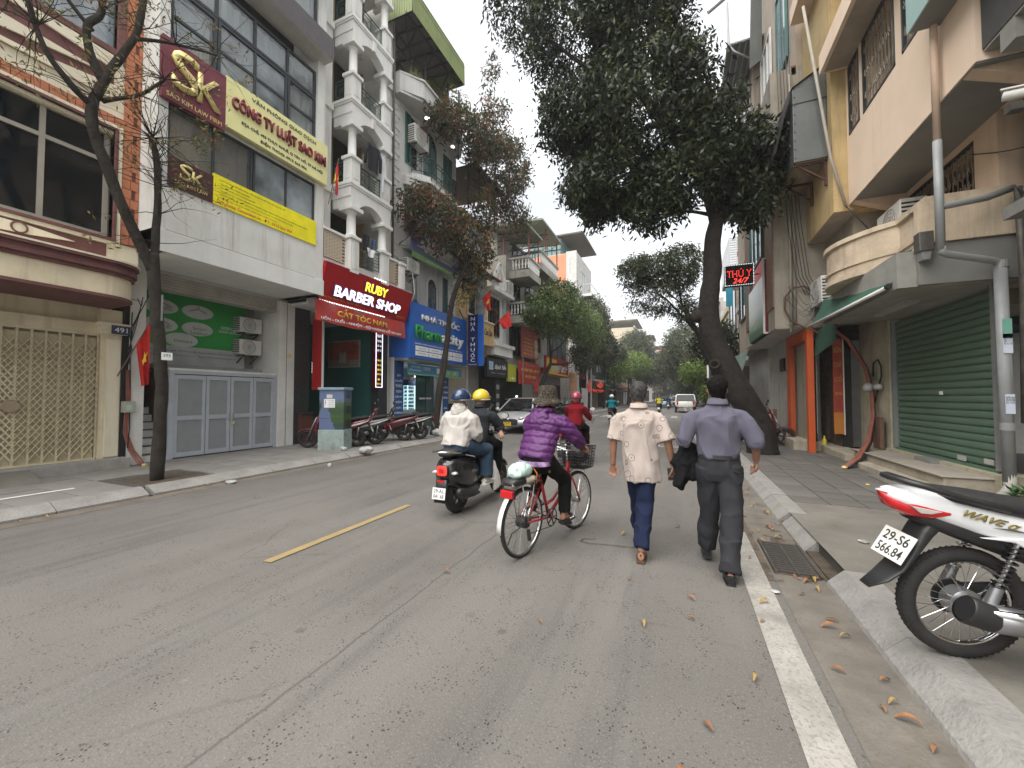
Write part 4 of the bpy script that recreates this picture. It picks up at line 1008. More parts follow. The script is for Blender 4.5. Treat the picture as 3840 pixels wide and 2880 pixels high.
archdoor(L4,X4,13.42,14.42,7.7,9.5,m_green);shutterleaf(L4,X4+.012,12.3,12.62,8.0,9.7,m_shg);shutterleaf(L4,X4+.012,12.7,13.0,8.0,9.7,m_shm);shutterleaf(L4,X4+.012,15.1,15.5,7.9,9.8,m_shg)
archdoor(L4,X4,13.82,14.45,5.2,6.25,m_dkfr);shutterleaf(L4,X4+.012,15.0,15.4,5.3,6.9,M('shutter_teal',(.06,.12,.12),.6));wallbox(L4,'pilaster',m_qw,X4,X4+.06,14.66,14.92,5.1,7.2)
t=ac_unit('grey air conditioner unit low on the wall left of the purple pharmacy billboard',-9.75,11.95,6.3,1,.75,.5,.4)
for z in(5.75,5.25):
 b=B()
 for i in range(7):b.box(-9.74,-9.60,11.9,12.55,z-.3+i*.07,z-.3+i*.07+.03)
 b.box(-9.8,-9.68,11.88,12.57,z-.33,z+.2);b.build('louvre',m_acw,L4)
B().tube([(-9.6,12.72,5.0),(-9.6,12.72,7.2)],.10,12).build('vent_pipe',m_steel,L4,smooth=1)
B().tube([(-9.45,12.3,7.2),(-9.4,12.32,6.3),(-9.2,12.2,5.5),(-9.25,12.1,5.1)],.018,6).build('hose',m_acw,L4,smooth=1)
t=thing('drain_pipe','short grey spout sticking out below the upper bay balcony','pipe',(-9.8,12.4,9.85));B().tube([(-9.8,12.3,9.7),(-9.25,12.45,9.62)],.05,10).build('pipe',m_steel,t)
b=B()
for i in range(500):
 y=npr.uniform(y0+.3,y1-.5);x=-9.05+npr.uniform(-.5,.02)-(abs(y-12.1)*.3 if y<12.3 else 0);h_=npr.uniform(.1,.5)*(1.9 if npr.rand()<.04 else 1)
 dx,dy=npr.uniform(-.12,.2,2);b.add([(x-.008,y,13.76),(x+.008,y+.01,13.76),(x+dx,y+dy,13.76+h_)],[(0,1,2)])
o=b.build('planter_grass',M('grass_dry',(.16,.17,.05),.8,var=.4,vs=3));tagp(o,'dry grass and weeds growing in the rooftop planter','grass',kind='stuff')
rf=thing('metal_roof','green corrugated metal roof canopy on dark trusses above the white shuttered house','roof',(-11,13,15.5))
m_rg=M('roof_green',(.17,.21,.06),.5,var=.15,vs=2,streak=.4,dcol=(.08,.10,.04));m_ru=M('roof_under',(.13,.115,.10),.7,var=.15,vs=2);m_truss=M('truss',(.035,.028,.028),.6)
def corr(p,name,m,a,u,v,nw,amp,nrm):
 """corrugated sheet from corner a; waves along u, straight along v"""
 a,u,v,nrm=map(Vector,(a,u,v,nrm));vs=[];k=nw*4
 for i in range(k+1):
  off=nrm*(amp*(1,0,-1,0)[i%4])
  vs+=[a+u*(i/k)+off,a+u*(i/k)+v+off]
 return B().add(vs,[(2*i,2*i+2,2*i+3,2*i+1)for i in range(k)]).build(name,m,p)
ZR=15.3;y0r,y1r,xo=11.15,14.85,-8.6
corr(rf,'fascia',m_rg,(xo,y0r,ZR),(0,y1r-y0r,0),(-.04,0,1.0),36,.012,(1,0,0));corr(rf,'fascia',m_rg,(xo,y0r,ZR),(-5.5,0,0),(0,.02,.9),50,.012,(0,-1,0))
corr(rf,'fascia',m_rg,(xo,y1r,ZR),(-5.5,0,0),(0,-.02,.9),50,.012,(0,1,0))
corr(rf,'sheet',m_ru,(xo-.02,y0r,ZR+.75),(-5.4,0,.5),(0,y1r-y0r,0),50,.015,(0,0,1));corr(rf,'sheet',m_rg,(xo-.02,y0r,ZR+.95),(-5.4,0,.5),(0,y1r-y0r,0),50,.015,(0,0,1))
b=B()
for yy in np.linspace(y0r+.1,y1r-.1,4):
 b.bar((xo-.05,yy,ZR+.1),(-14,yy,ZR+.1),.06);b.bar((xo-.05,yy,ZR+.68),(-14,yy,ZR+1.15),.06)
 for i in range(6):b.bar((xo-.3-i*.9,yy,ZR+.1),(xo-.75-i*.9,yy,ZR+.72+.08*i),.035);b.bar((xo-.75-i*.9,yy,ZR+.72+.08*i),(xo-1.2-i*.9,yy,ZR+.1),.035)
for i in range(5):b.bar((xo-.3-i*1.2,y0r,ZR+.05),(xo-.3-i*1.2,y1r,ZR+.05),.06)
b.bar((xo-.4,y0r+.1,ZR+.05),(xo-2.5,y1r-.2,ZR+.05),.04)
for yy in(14.6,12.9):b.bar((-9.3,yy,13.3),(-9.3,yy,ZR+.1),.07)
b.build('truss',m_truss,rf)
corr(rf,'side_sheet',m_ru,(-9.4,14.7,13.6),(-2.2,0,0),(0,0,1.8),20,.012,(0,-1,0))
for i in range(2):B().tube([(-9.0,15.0+i*.12,12.3),(-9.0,15.0+i*.12,15.3)],.03,8).build('pipe',m_steel if i else m_metal,rf)
s=thing('billboard','purple and green pharmacy billboard half hidden by the brown-leaved tree','sign',(-9.2,14.5,7.6))
XP=-9.3;B().box(XP-.08,XP,12.15,16.1,6.95,7.95).build('panel',M('bill_purple',(.15,.15,.30),.5,var=.15,vs=.8),s);B().box(XP-.08,XP+.003,12.15,16.1,7.18-.23-.05,7.1).build('footer',M('bill_lime',(.22,.42,.14),.5),s)
text('NHÀ THUỐC',(XP,14.0,7.80),2.3,.22,'L',M('letter_pink',(.6,.05,.15),.5),s,.01);text('THEO ĐƠN BỆNH VIỆN',(XP,13.45,7.58),2.0,.14,'L',m_letw,s,.008)
text('CHẤT LƯỢNG CHÍNH HÃNG',(XP,13.5,7.42),2.1,.13,'L',m_letw,s,.008);text('GIÁ LUÔN TỐT',(XP,13.1,7.22),1.3,.13,'L',M('letter_dkgreen',(.1,.3,.12),.5),s,.008);text('GIAO HÀNG TẬN NHÀ, TỪ 20 NĂM',(XP+.003,14.0,7.0),1.9,.08,'L',m_letw,s,.004)
b=B().bar((XP-.5,12.0,7.35),(XP,12.2,7.2),.03);b.bar((XP-.5,12.0,7.35),(XP,12.1,7.7),.03);b.build('bracket',m_metal,s)
s=thing('shop_sign','bright blue pharmacy sign box with raised white and green letters','sign',(-9.3,14.2,4))
m_bs=M('sign_blue',(.015,.12,.48),.4,var=.06,vs=1);XS_=-9.3
B().box(-10.3,XS_,12.08,16.35,3.02,5.15).build('box',m_bs,s)
B().box(-10.25,XS_-.1,12.1,16.5,2.93,3.02).build('underside',M('alu_panel',(.35,.36,.38),.4,.3),s)
text('NHÀ THUỐC',(XS_,14.2,4.72),2.85,.35,'L',m_letw,s,.05,.02)
text('Pharm',(XS_,13.25,4.05),1.75,.52,'L',M('letter_green3d',(.02,.30,.06),.5),s,.07,.025);text('acity',(XS_,15.05,3.98),1.85,.55,'L',m_letw,s,.07,.025)
text('CHUYÊN THUỐC THEO ĐƠN VÀ THỰC PHẨM CHỨC NĂNG CHÍNH HÃNG',(XS_,14.15,3.60),3.55,.085,'L',m_letw,s,.006,.01)
for i,(a,c)in enumerate((('TĂNG HUYẾT ÁP','PHỤ KHOA'),('ĐÁI THÁO ĐƯỜNG','BỆNH VỀ MẮT'),('TIM MẠCH, KHỚP','DẠ DÀY'),('TAI MŨI HỌNG','HÔ HẤP'))):
 for j,q in enumerate((a,c)):
  yy=12.83+i*.89;zz=3.42-j*.2
  B().box(XS_,XS_+.015,yy-.42,yy+.42,zz-.085,zz+.085).build('plate',m_letw,s);text(q,(XS_+.015,yy,zz),.5,.06,'L',m_blk_l,s,.002,.01)
for yy in(12.6,13.7,15.2,16.2):B().bar((-9.8,yy+.3,5.75),(-9.35,yy,5.15),.045).build('stay',M('stay_blue',(.03,.10,.2),.5),s)
s=thing('blade_sign','tall narrow navy blade sign NHÀ THUỐC at the right end of the pharmacy sign','sign',(-8.9,16.45,4.3))
B().box(-9.25,-8.72,16.38,16.52,2.98,5.42).build('box',M('sign_navy',(.01,.02,.12),.4),s);B().box(-8.72,-8.70,16.36,16.54,2.97,5.43).build('edge',m_bs,s)
B().box(-8.72,-8.45,16.40,16.50,2.99,5.40).build('return',m_bs,s)
for i,ch in enumerate('NHÀ THUỐC'):
 if ch!=' ':text(ch,(-8.99,16.38,5.22-i*.245+(.03 if ch in 'À' else 0)),.22,.17 if ch not in 'ÀỐ' else .24,'F',m_letw,s,.01,.012)
text('Pharmacity',(-8.99,16.38,3.05),.42,.07,'F',m_letw,s,.004)
ph=L4
wallbox(ph,'side_wall',m_qw,-14,-10.0,11.60,11.72,.1,5.0)
wallbox(ph,'ceiling',m_wht,-14,-10.3,11.7,18.1,3.0,3.1);wallbox(ph,'rear_wall',M('shop_back',(.25,.32,.36),.6),-13.1,-13.0,11.7,17.5,.1,3.0);wallbox(ph,'shop_floor',m_marble,-13,-10.3,11.7,17.5,.08,.14)
wallbox(ph,'side_wall',m_qw,-14,-10.2,17.9,18.1,.1,5.0)
m_pb=M('panel_blue',(.03,.10,.30),.45)
def vpanel(label,ya_,yb_,x,words,z1,z0=.35):
 s=thing('panel_sign',label,'sign',(x,(ya_+yb_)/2,z0));B().box(x-.06,x,ya_,yb_,z0,z1).build('panel',m_pb,s);B().box(x-.3,x+.005,ya_-.08,ya_,z0,z1+.05).build('edge',m_whtc,s)
 n=len(words);hh_=(z1-.55-z0)/n
 for i,q in enumerate(words):
  if q:text(q,(x,(ya_+yb_)/2,z1-.62-i*hh_),min(.085*len(q)*1.15,yb_-ya_-.08),.11 if q!='TỐT' else .16,'L',m_letw,s,.006,.01)
vpanel('tall blue panel ĐỦ THUỐC THEO ĐƠN at the left of the pharmacy door',12.1,12.66,-10.05,['ĐỦ','THUỐC','THEO','ĐƠN','BỆNH','VIỆN','CHẤT','LƯỢNG','CHÍNH','HÃNG'],3.0)
vpanel('tall blue panel GIÁ LUÔN TỐT right of the pharmacy door',15.45,15.95,-10.05,['ĐỦ','THUỐC','CHÍNH','HÃNG','','GIÁ','LUÔN','TỐT'],2.85)
s=thing('banner','teal price banner 1000 and 70 40 hanging over the pharmacy door','banner',(-9.6,14.4,2.6))
B().box(-9.62,-9.60,12.35,16.4,2.42,2.83).build('cloth',M('banner_teal',(.05,.24,.40),.5),s);B().box(-9.6,-9.597,12.35,16.4,2.40,2.45).build('border',M('banner_green',(.25,.5,.25),.5),s);B().box(-9.6,-9.596,14.9,16.1,2.47,2.72).build('patch',M('banner_green',(.25,.5,.25),.5),s)
text('NHÀ THUỐC',(-9.6,12.85,2.73),.6,.08,'L',m_letw,s,.003);text('Pharmacity',(-9.6,12.85,2.58),.7,.11,'L',m_letw,s,.003);text('1000',(-9.6,13.6,2.68),.45,.13,'L',M('letter_pinkw',(.85,.5,.5),.5),s,.003);text('70',(-9.595,15.2,2.6),.25,.16,'L',m_letw,s,.003);text('40',(-9.595,15.75,2.6),.25,.16,'L',m_letw,s,.003);B().box(-9.6,-9.595,14.3,14.8,2.52,2.75).build('patch',m_letw,s)
m_lit=M('shelf_light',(.55,.85,.88),emit=1.3,var=0)
shf=thing('display_shelf','lit glass medicine cabinet full of small boxes inside the pharmacy window','shelf',(-11.4,15.1,.1))
B().box(-11.7,-11.6,14.45,15.9,.1,2.1).build('back',M('shelf_back',(.35,.55,.6),emit=.9,var=0),shf);B().box(-11.6,-11.2,14.45,15.9,2.05,2.3).build('header',m_pb,shf);B().box(-11.6,-11.1,14.45,15.9,2.3,2.42).build('header',m_letw,shf)
for yy in(14.98,14.47):B().box(-11.28,-11.25,yy,yy+.04,.9,2.05).build('tube',m_lit,shf)
B().box(-11.3,-11.0,15.0,15.9,2.5,2.12).build('tube',M('tube_lit',(1,1,1),emit=2.5,var=0),shf)
cols=[M('med_%d'%i,c,.5,var=0)for i,c in enumerate([(.6,.65,.7),(.2,.3,.55),(.5,.5,.45),(.15,.4,.5),(.6,.25,.2)])]
mb=[B().box(-.04,.04,-.05,.05,0,.09).mesh('medicine_box',c)for c in cols]
for r_ in range(8):
 z=.75+r_*.165
 B().box(-11.6,-11.28,14.45,15.9,z-.015,z).build('shelf',m_letw,shf)
 for i in range(13):inst('medicine_box',mb[rnd.choice((0,0,0,1,2,3,4))],shf,(-11.38+rnd.uniform(-.04,.04),14.52+i*.112,z),(0,0,0),(1,rnd.uniform(.7,1.1),rnd.uniform(.6,1.2)))
ct=thing('shop_counter','blue pharmacy counter with a glass top and yellow tags facing the street','counter',(-10.7,13.2,.1));B().box(-11.0,-10.45,12.95,14.0,.1,.82).build('body',M('counter_blue',(.02,.06,.25),.5),ct);B().box(-11.0,-10.44,12.97,13.97,.84,1.0).build('top',M('counter_glass',(.45,.55,.55),.1),ct);B().box(-10.45,-10.44,13.7,13.95,.5,.74).build('tag',M('tag_yellow',(.8,.6,.02),.5),ct);B().box(-10.45,-10.44,13.05,13.28,.62,.74).build('tag',MATS['tag_yellow'],ct)
m_gt=M('glass_teal',(.05,.13,.13),.04,var=.3,vs=1,spec=.9)
gd=thing('glass_door','teal tinted glass door of the pharmacy behind the leaning tree trunk','door',(-10.5,14.8,.1));B().box(-10.52,-10.5,14.05,14.75,.15,2.9).build('pane',m_gt,gd);B().box(-10.52,-10.5,14.79,15.4,.15,2.9).build('pane',m_gt,gd);B().box(-10.53,-10.48,14.75,14.79,.1,2.95).build('frame',m_dkfr,gd);B().box(-10.5,-10.49,14.3,15.2,1.42,1.5).build('sticker',m_letw,gd)
def roller(label,x,ya_,yb_,z0,z1,side,m,pitch=.075,name='roller_shutter',bow=.012,cap_=300):
 t=thing(name,label,'shutter',(x,(ya_+yb_)/2,z0));n=int((z1-z0)/pitch);hp=pitch/2
 prof=[(0,-hp),(side*bow*.2,-hp+.004),(side*bow,-hp*.45),(side*bow*1.15,0.1*hp),(side*bow,hp*.7),(side*bow*.1,hp-.002),(-side*.004,hp-.002),(-side*.004,-hp)]
 me=B().prism(prof,'y',-(yb_-ya_)/2,(yb_-ya_)/2).mesh('slat',m)
 for i in range(n):inst('slat',me,t,(x,(ya_+yb_)/2,z0+hp+i*pitch))
 return t
roller('half-height beige roller shutter beside the pharmacy door',-10.15,15.98,17.7,1.2,3.0,1,M('shutter_beige',(.42,.36,.27),.5,var=.06),.085)
wallbox(ph,'dark_opening',m_dark,-10.3,-10.2,15.98,17.9,.1,1.2)
# L5: yellow house
m_yw=M('wall_yellow',(.58,.40,.18),.8,var=.08,vs=2,streak=.35,dcol=(.3,.2,.1))
L5=body('yellow_house','tall yellow house with a tiled awning between the shuttered white house and the gabled one',(-10,18,ZS))
wallbox(L5,'wall',m_yw,-14,-9.8,16.12,19.45,3.4,10.6);wallbox(L5,'lower_wall',M('wall_greyl',(.32,.31,.29),.8,streak=.4),-14,-10.3,16.6,19.45,0,3.4)
wallbox(L5,'terrace_roof',M('roof_dark',(.05,.045,.04),.7),-14,-8.7,16.2,19.4,12.5,12.62)
for yy in(16.4,19.3):wallbox(L5,'roof_post',m_truss,-9.3,-9.22,yy-.04,yy+.04,10.6,12.5)
wallbox(L5,'cornice',m_yw,-9.8,-9.5,16.12,19.5,10.4,10.62);wallbox(L5,'cornice',m_creamp,-9.8,-9.6,16.12,19.5,8.9,9.05)
window(L5,-9.79,17.2,18.9,5.7,7.8,2,1,m_acw,m_glass,1,.07);window(L5,-9.79,17.2,18.9,9.2,10.2,2,1,m_acw,m_glassrefl,1,.07)
B().add([(-9.78,18.0,5.8),(-9.3,18.25,5.8),(-9.3,18.25,7.6),(-9.78,18.0,7.6)],[(0,1,2,3)]).build('open_casement',m_glassrefl,L5)
tile=B().prism([(0,-.1),(.02,-.06),(.05,0),(.02,.06),(0,.1)],'x',0,.3)
tm=B().prism([(-.08,0),(-.05,.035),(0,.05),(.05,.035),(.08,0)],'x',0,.62).mesh('roof_tile',M('tile_red',(.26,.09,.05),.8,var=.25,vs=8,dirt=.4))
for i in range(20):inst('roof_tile',tm,L5,(-9.8,17.0+i*.17,8.22),(0,R(18),0))
wallbox(L5,'awning_board',m_truss,-9.8,-9.25,16.95,20.3,8.05,8.10)
wallbox(L5,'balcony_front',m_yw,-9.8,-9.35,17.1,19.42,4.25,5.45,bevel=.01);wallbox(L5,'balcony_rim',m_creamp,-9.8,-9.3,17.05,19.46,5.45,5.52)
text('Cao Lâm',(-9.35,18.75,4.95),.9,.35,'L',M('letter_brown',(.10,.06,.04),.6),L5,.02,shear=.4)
flag('small red flag with a yellow star on the yellow house window',(-9.7,17.5,6.0),(-8.9,18.1,7.0),.6,1.05,3)
flag('plain red flag slanting from the gabled white house',(-9.5,18.6,4.9),(-8.6,19.9,6.3),1.0,.9,6,st=False)
flag('red flag with a yellow star flying beside the yellow law office board',(-9.1,8.1,7.0),(-8.9,8.25,8.35),.45,1.1,9,.12)
# L6: small white gabled house
L6=body('gabled_house','small white house with an open triangular gable and round fan on its ledge',(-10,20.7,ZS))
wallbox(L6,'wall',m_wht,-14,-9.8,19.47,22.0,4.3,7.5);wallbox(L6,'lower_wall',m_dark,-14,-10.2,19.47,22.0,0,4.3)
wallbox(L6,'ledge',m_wht,-9.8,-9.3,19.4,22.2,7.45,7.65);wallbox(L6,'ledge',m_wht,-9.8,-9.2,19.4,22.1,4.35,4.55);wallbox(L6,'fascia',m_whtc,-9.8,-9.3,19.45,21.95,3.85,4.35)
for s in(-1,1):B().bar((-9.5,20.5,9.2),(-9.5,20.5+s*.95,7.9),.14,.22).build('gable_beam',m_whtc,L6)
B().bar((-9.5,19.6,7.95),(-9.5,21.4,7.95),.12,.2).build('gable_beam',m_whtc,L6);B().bar((-9.5,20.5,9.1),(-9.5,20.5,7.9),.08).build('gable_beam',m_whtc,L6)
window(L6,-9.79,19.6,21.0,5.0,7.2,3,1,M('frame_brown',(.07,.035,.02),.5),m_glass,1,.06,mulz=[6.5])
wallbox(L6,'pilaster',M('pil_blue',(.45,.48,.52),.8),-9.8,-9.68,21.5,21.85,4.5,8.3)
ac_unit('round-fan air conditioner standing on the ledge of the gabled white house',-9.7,21.4,7.7,1,.8,.8,.35)
s=thing('shop_sign','black shop sign with white script and a small blue picture','sign',(-9.4,20.2,3.1))
B().box(-9.5,-9.35,18.6,21.3,2.62,3.62).build('panel',M('sign_black',(.012,.012,.012),.4,var=0),s);B().box(-9.35,-9.345,18.85,19.35,3.0,3.45).build('picture',M('pic_blue',(.35,.5,.7),.5,var=.5,vs=7),s)
text('Bạch Yến',(-9.35,20.3,3.2),1.5,.38,'L',m_letw,s,.006,shear=.5);text('TẦNG 1     0912 345 678',(-9.35,20.0,2.85),1.8,.07,'L',m_letw,s,.003)
s=thing('panel_sign','narrow black upright sign with grey lettered plates beside the white car','sign',(-9.5,20.2,1.5));B().box(-9.6,-9.5,20.0,20.5,.3,2.5).build('panel',MATS['sign_black'],s)
for i in range(3):B().box(-9.5,-9.49,20.06,20.44,1.95-i*.5,2.2-i*.5).build('plate',M('plate_grey',(.3,.3,.3),.5),s)
s=thing('shop_sign','lime yellow cafe sign with a dark cook figure','sign',(-9.4,22,3));B().box(-9.5,-9.38,21.45,22.7,2.45,3.5).build('panel',M('sign_lime',(.42,.46,.03),.5,var=.1),s)
B().lathe([(0,0),(.14,.01),(.16,.05),(.12,.12),(0,.12)],(0,0,0),12).build('figure',m_blk_l,s).location=(.04,.05,.3)
text('CƠM',(-9.38,22.1,2.65),.7,.16,'L',m_letw,s,.005)
# L7: grey concrete house with balustrades
m_gc=M('concrete_old',(.36,.345,.31),.85,var=.2,vs=1.5,bump=.25,bs=30,streak=.75,dirt=.5,dcol=(.13,.12,.10))
L7=body('balustrade_house','weathered grey concrete house with white balustrade balconies and a steel roof canopy',(-10,25,ZS))
wallbox(L7,'wall',m_gc,-14,-9.8,22.05,24.7,3.4,10.3);wallbox(L7,'wall',M('wall_ochre7',(.40,.35,.26),.85,streak=.5),-9.81,-9.78,22.3,24.5,7.2,9.2)
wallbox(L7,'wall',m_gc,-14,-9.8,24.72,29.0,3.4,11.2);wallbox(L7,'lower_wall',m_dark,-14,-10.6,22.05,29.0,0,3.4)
bal_m=B().lathe([(.05,0),(.05,.05),(.03,.1),(.065,.28),(.03,.45),(.05,.52),(.05,.57)],(0,0,0),8).mesh('baluster',m_whtc,smooth=1)
def balust(p,x,ya_,yb_,z,hh_=.85,xback=-9.8):
 B().box(xback,x,ya_,yb_,z-.45,z).build('balcony_slab',m_gc,p)
 B().box(x-.14,x,ya_,yb_,z+.72,z+hh_).build('balcony_rail',m_gc,p);B().box(xback,x-.14,ya_,ya_+.14,z+.72,z+hh_).build('balcony_rail',m_gc,p)
 n=int((yb_-ya_)/.21)
 for i in range(n):inst('baluster',bal_m,p,(x-.07,ya_+.1+i*.21,z+.1))
 for i in range(int(abs(x-xback)/.21)-1):inst('baluster',bal_m,p,(x-.25-i*.21,ya_+.07,z+.1))
balust(L7,-8.4,22.4,24.6,9.35);balust(L7,-8.4,24.75,28.9,10.5)
balust(L7,-8.7,22.4,28.9,6.55)
window(L7,-9.77,22.6,24.2,7.0,8.8,3,3,m_dkfr,m_glass,1,.05);window(L7,-9.79,25.2,28,7.2,9.4,3,2,m_dkfr,m_glass,1,.05);window(L7,-9.79,25.2,28,11.2-.6,11.19,3,1,m_dkfr,m_glass,1,.05)
window(L7,-9.79,22.5,24.4,4.2,6.0,3,1,m_dkfr,m_glass,1,.05);window(L7,-9.79,25,28.4,4.3,6.0,4,1,m_dkfr,m_glass,1,.05)
wallbox(L7,'upper_room',m_gc,-14,-10.6,22.5,29,10.3,12.4);window(L7,-10.58,24.9,27.5,11.3,12.2,3,1,m_dkfr,m_glass,1,.06)
b=B()
for x0,x1,z0,z1,a,c in((-13,-8.3,12.3,11.9,21.8,24.8),(-14,-8.2,13.7,13.2,24.4,29.1)):
 b.add([(x0,a,z0),(x1,a,z1),(x1,c,z1),(x0,c,z0),(x0,a,z0+.12),(x1,a,z1+.12),(x1,c,z1+.12),(x0,c,z0+.12)],[(0,1,2,3),(4,5,6,7),(0,1,5,4),(1,2,6,5),(2,3,7,6)])
b.build('roof_sheet',M('roof_sage',(.22,.26,.20),.6,streak=.3),L7)
for x,y,z0,z1 in((-8.5,22.6,10.2,11.9),(-8.5,24.4,10.2,11.9),(-10.2,22.6,10.3,12.1),(-8.5,26,11.3,13.2),(-8.5,28.7,11.3,13.2)):B().bar((x,y,z0),(x,y,z1),.07).build('roof_post',M('post_rust',(.22,.05,.04),.6),L7)
b=B()
for y in(22.6,24.4,26.5,28.7):
 z=11.75 if y<24.6 else 13.05
 b.bar((-8.5,y,z),(-12,y,z+.25),.05)
 for i in range(4):b.bar((-8.6-i*.8,y,z),(-9-i*.8,y,z-.35),.03);b.bar((-9-i*.8,y,z-.35),(-9.4-i*.8,y,z),.03)
 b.bar((-8.5,y,z-.35),(-12,y,z-.3),.04)
b.build('truss',m_truss,L7)
for i,(y,z)in enumerate(((23.5,12.2),(26.5,13.8))):B().tube([(-9.5,y,z),(-9.5,y,z+.8)],[.02,.004],5).build('lightning_rod',m_metal,L7)
m_sred=M('sign_red2',(.42,.025,.02),.5,var=.1,vs=1.5)
s=thing('shop_sign','faded red hanging menu sign with yellow words and two round seals, upper of the pair','sign',(-9.2,24.9,5));B().box(-9.3,-9.22,23.3,26.4,4.1,6.1).build('panel',M('sign_redf',(.45,.10,.07),.5,var=.2,vs=1),s)
for i,q in enumerate(('NHÀ HÀNG','QUÁN','MỲ VẰN THẮN','MỲ VẰN THẮN XÁ XÍU','SỦI CẢO VẰN THẮN','HỦ TIẾU TRỘN','HOÀNH THÁNH TRỘN')):
 text(q,(-9.22,24.4+(.3 if i<2 else 0),5.85-i*.25),min(1.7,len(q)*.13),.15,'L',M('letter_pale',(.6,.3,.25),.5)if i<2 else M('letter_yel',(.8,.55,.08),.5),s,.004,.01)
for z in(5.15,4.5):B().lathe([(0,.01),(.32,.01),(.34,0)],(-9.22,25.95,z),18,'x').build('seal',M('seal',(.6,.5,.3),.5,var=.4,vs=8),s)
s=thing('shop_sign','bright red noodle shop sign with large yellow words, lower of the pair','sign',(-9.1,24.9,3));B().box(-9.25,-9.12,22.75,26.4,2.35,3.8).build('panel',m_sred,s)
text('HOÀNG KỲ MÌ GIA',(-9.12,24.6,3.62),1.7,.14,'L',MATS['letter_pale'],s,.004);text('MỲ VẰN THẮN - XÁ XÍU',(-9.12,24.6,3.3),3.3,.30,'L',MATS['letter_yel'],s,.006,.02);text('HỦ TIẾU TRỘN',(-9.12,24.6,2.85),2.0,.30,'L',MATS['letter_yel'],s,.006,.02);text('ĐC: 545 THỤY KHUÊ - TÂY HỒ - HN',(-9.12,25.5,2.5),1.5,.08,'L',m_letw,s,.003)
B().bar((-9.0,22.9,2.0),(-9.0,22.9,4.0),.05).build('post',m_steel,s)
t=thing('food_cart','small blue street food stall counter with a lit lamp under the red signs','stall',(-9.6,23,.13));B().box(-10,-9.3,22.6,23.9,.13,1.0).build('counter',M('cart_blue',(.2,.32,.38),.5),t);B().box(-10.05,-9.25,22.5,24.0,1.35,1.4).build('top',M('cart_blue',(.2,.32,.38),.5),t);B().ell((-9.6,23.3,1.55),.07,.07,.07).build('bulb',lampm,t)
for yy in(22.55,23.95):B().box(-9.3,-9.27,yy-.02,yy+.02,1.0,1.35).build('post',m_steel,t)
wallbox(L7,'canopy',m_gc,-9.8,-9.45,26.5,28.4,3.75,4.75);wallbox(L7,'lit_wall',M('wall_inner',(.3,.3,.28),.8),-10.58,-10.55,26.7,29,.2,3.5)
# L8 tall salmon house and further houses
m_sal=M('wall_salmon',(.62,.25,.14),.8,var=.1,vs=1,streak=.35,dcol=(.35,.15,.09))
L8=body('salmon_house','tall house with a bare salmon side wall and a green-glazed rooftop room',(-11,41,ZS))
wallbox(L8,'side_wall',m_sal,-14.5,-10.3,38.0,38.15,5,15.8);wallbox(L8,'wall',M('wall_greywh',(.52,.51,.49),.8,streak=.4),-14.5,-9.25,38.16,45,0,15.9);wallbox(L8,'corner_pier',MATS['wall_greywh'],-10.3,-9.25,38.0,38.16,0,16)
wallbox(L8,'rooftop_room',M('roof_green_glass',(.14,.24,.23),.3),-14.3,-10.9,38.3,42,15.9,17.6);wallbox(L8,'roof_sheet',m_ru,-14.8,-8.6,38,45,17.7,17.85)
b=B()
for i in range(8):b.box(-14.3+i*.48,-14.26+i*.48,38.25,38.3,15.9,17.6)
for z in(16.4,17.0):b.box(-14.3,-10.9,38.25,38.3,z,z+.06)
b.build('rooftop_frame',m_truss,L8)
window(L8,-9.24,39.5,41.5,12.3,14.5,2,1,m_acw,m_glassrefl,1,.08);wallbox(L8,'balcony_slab',m_wht,-9.25,-8.0,39,44,11.6,11.85)
b=B()
for i in range(11):b.bar((-8.05,39+i*.5,11.85),(-8.05,39+i*.5,12.8),.04)
b.bar((-8.05,39,12.8),(-8.05,44,12.8),.05);b.bar((-9.2,39,12.8),(-8.05,39,12.8),.05);b.build('railing',m_acw,L8)
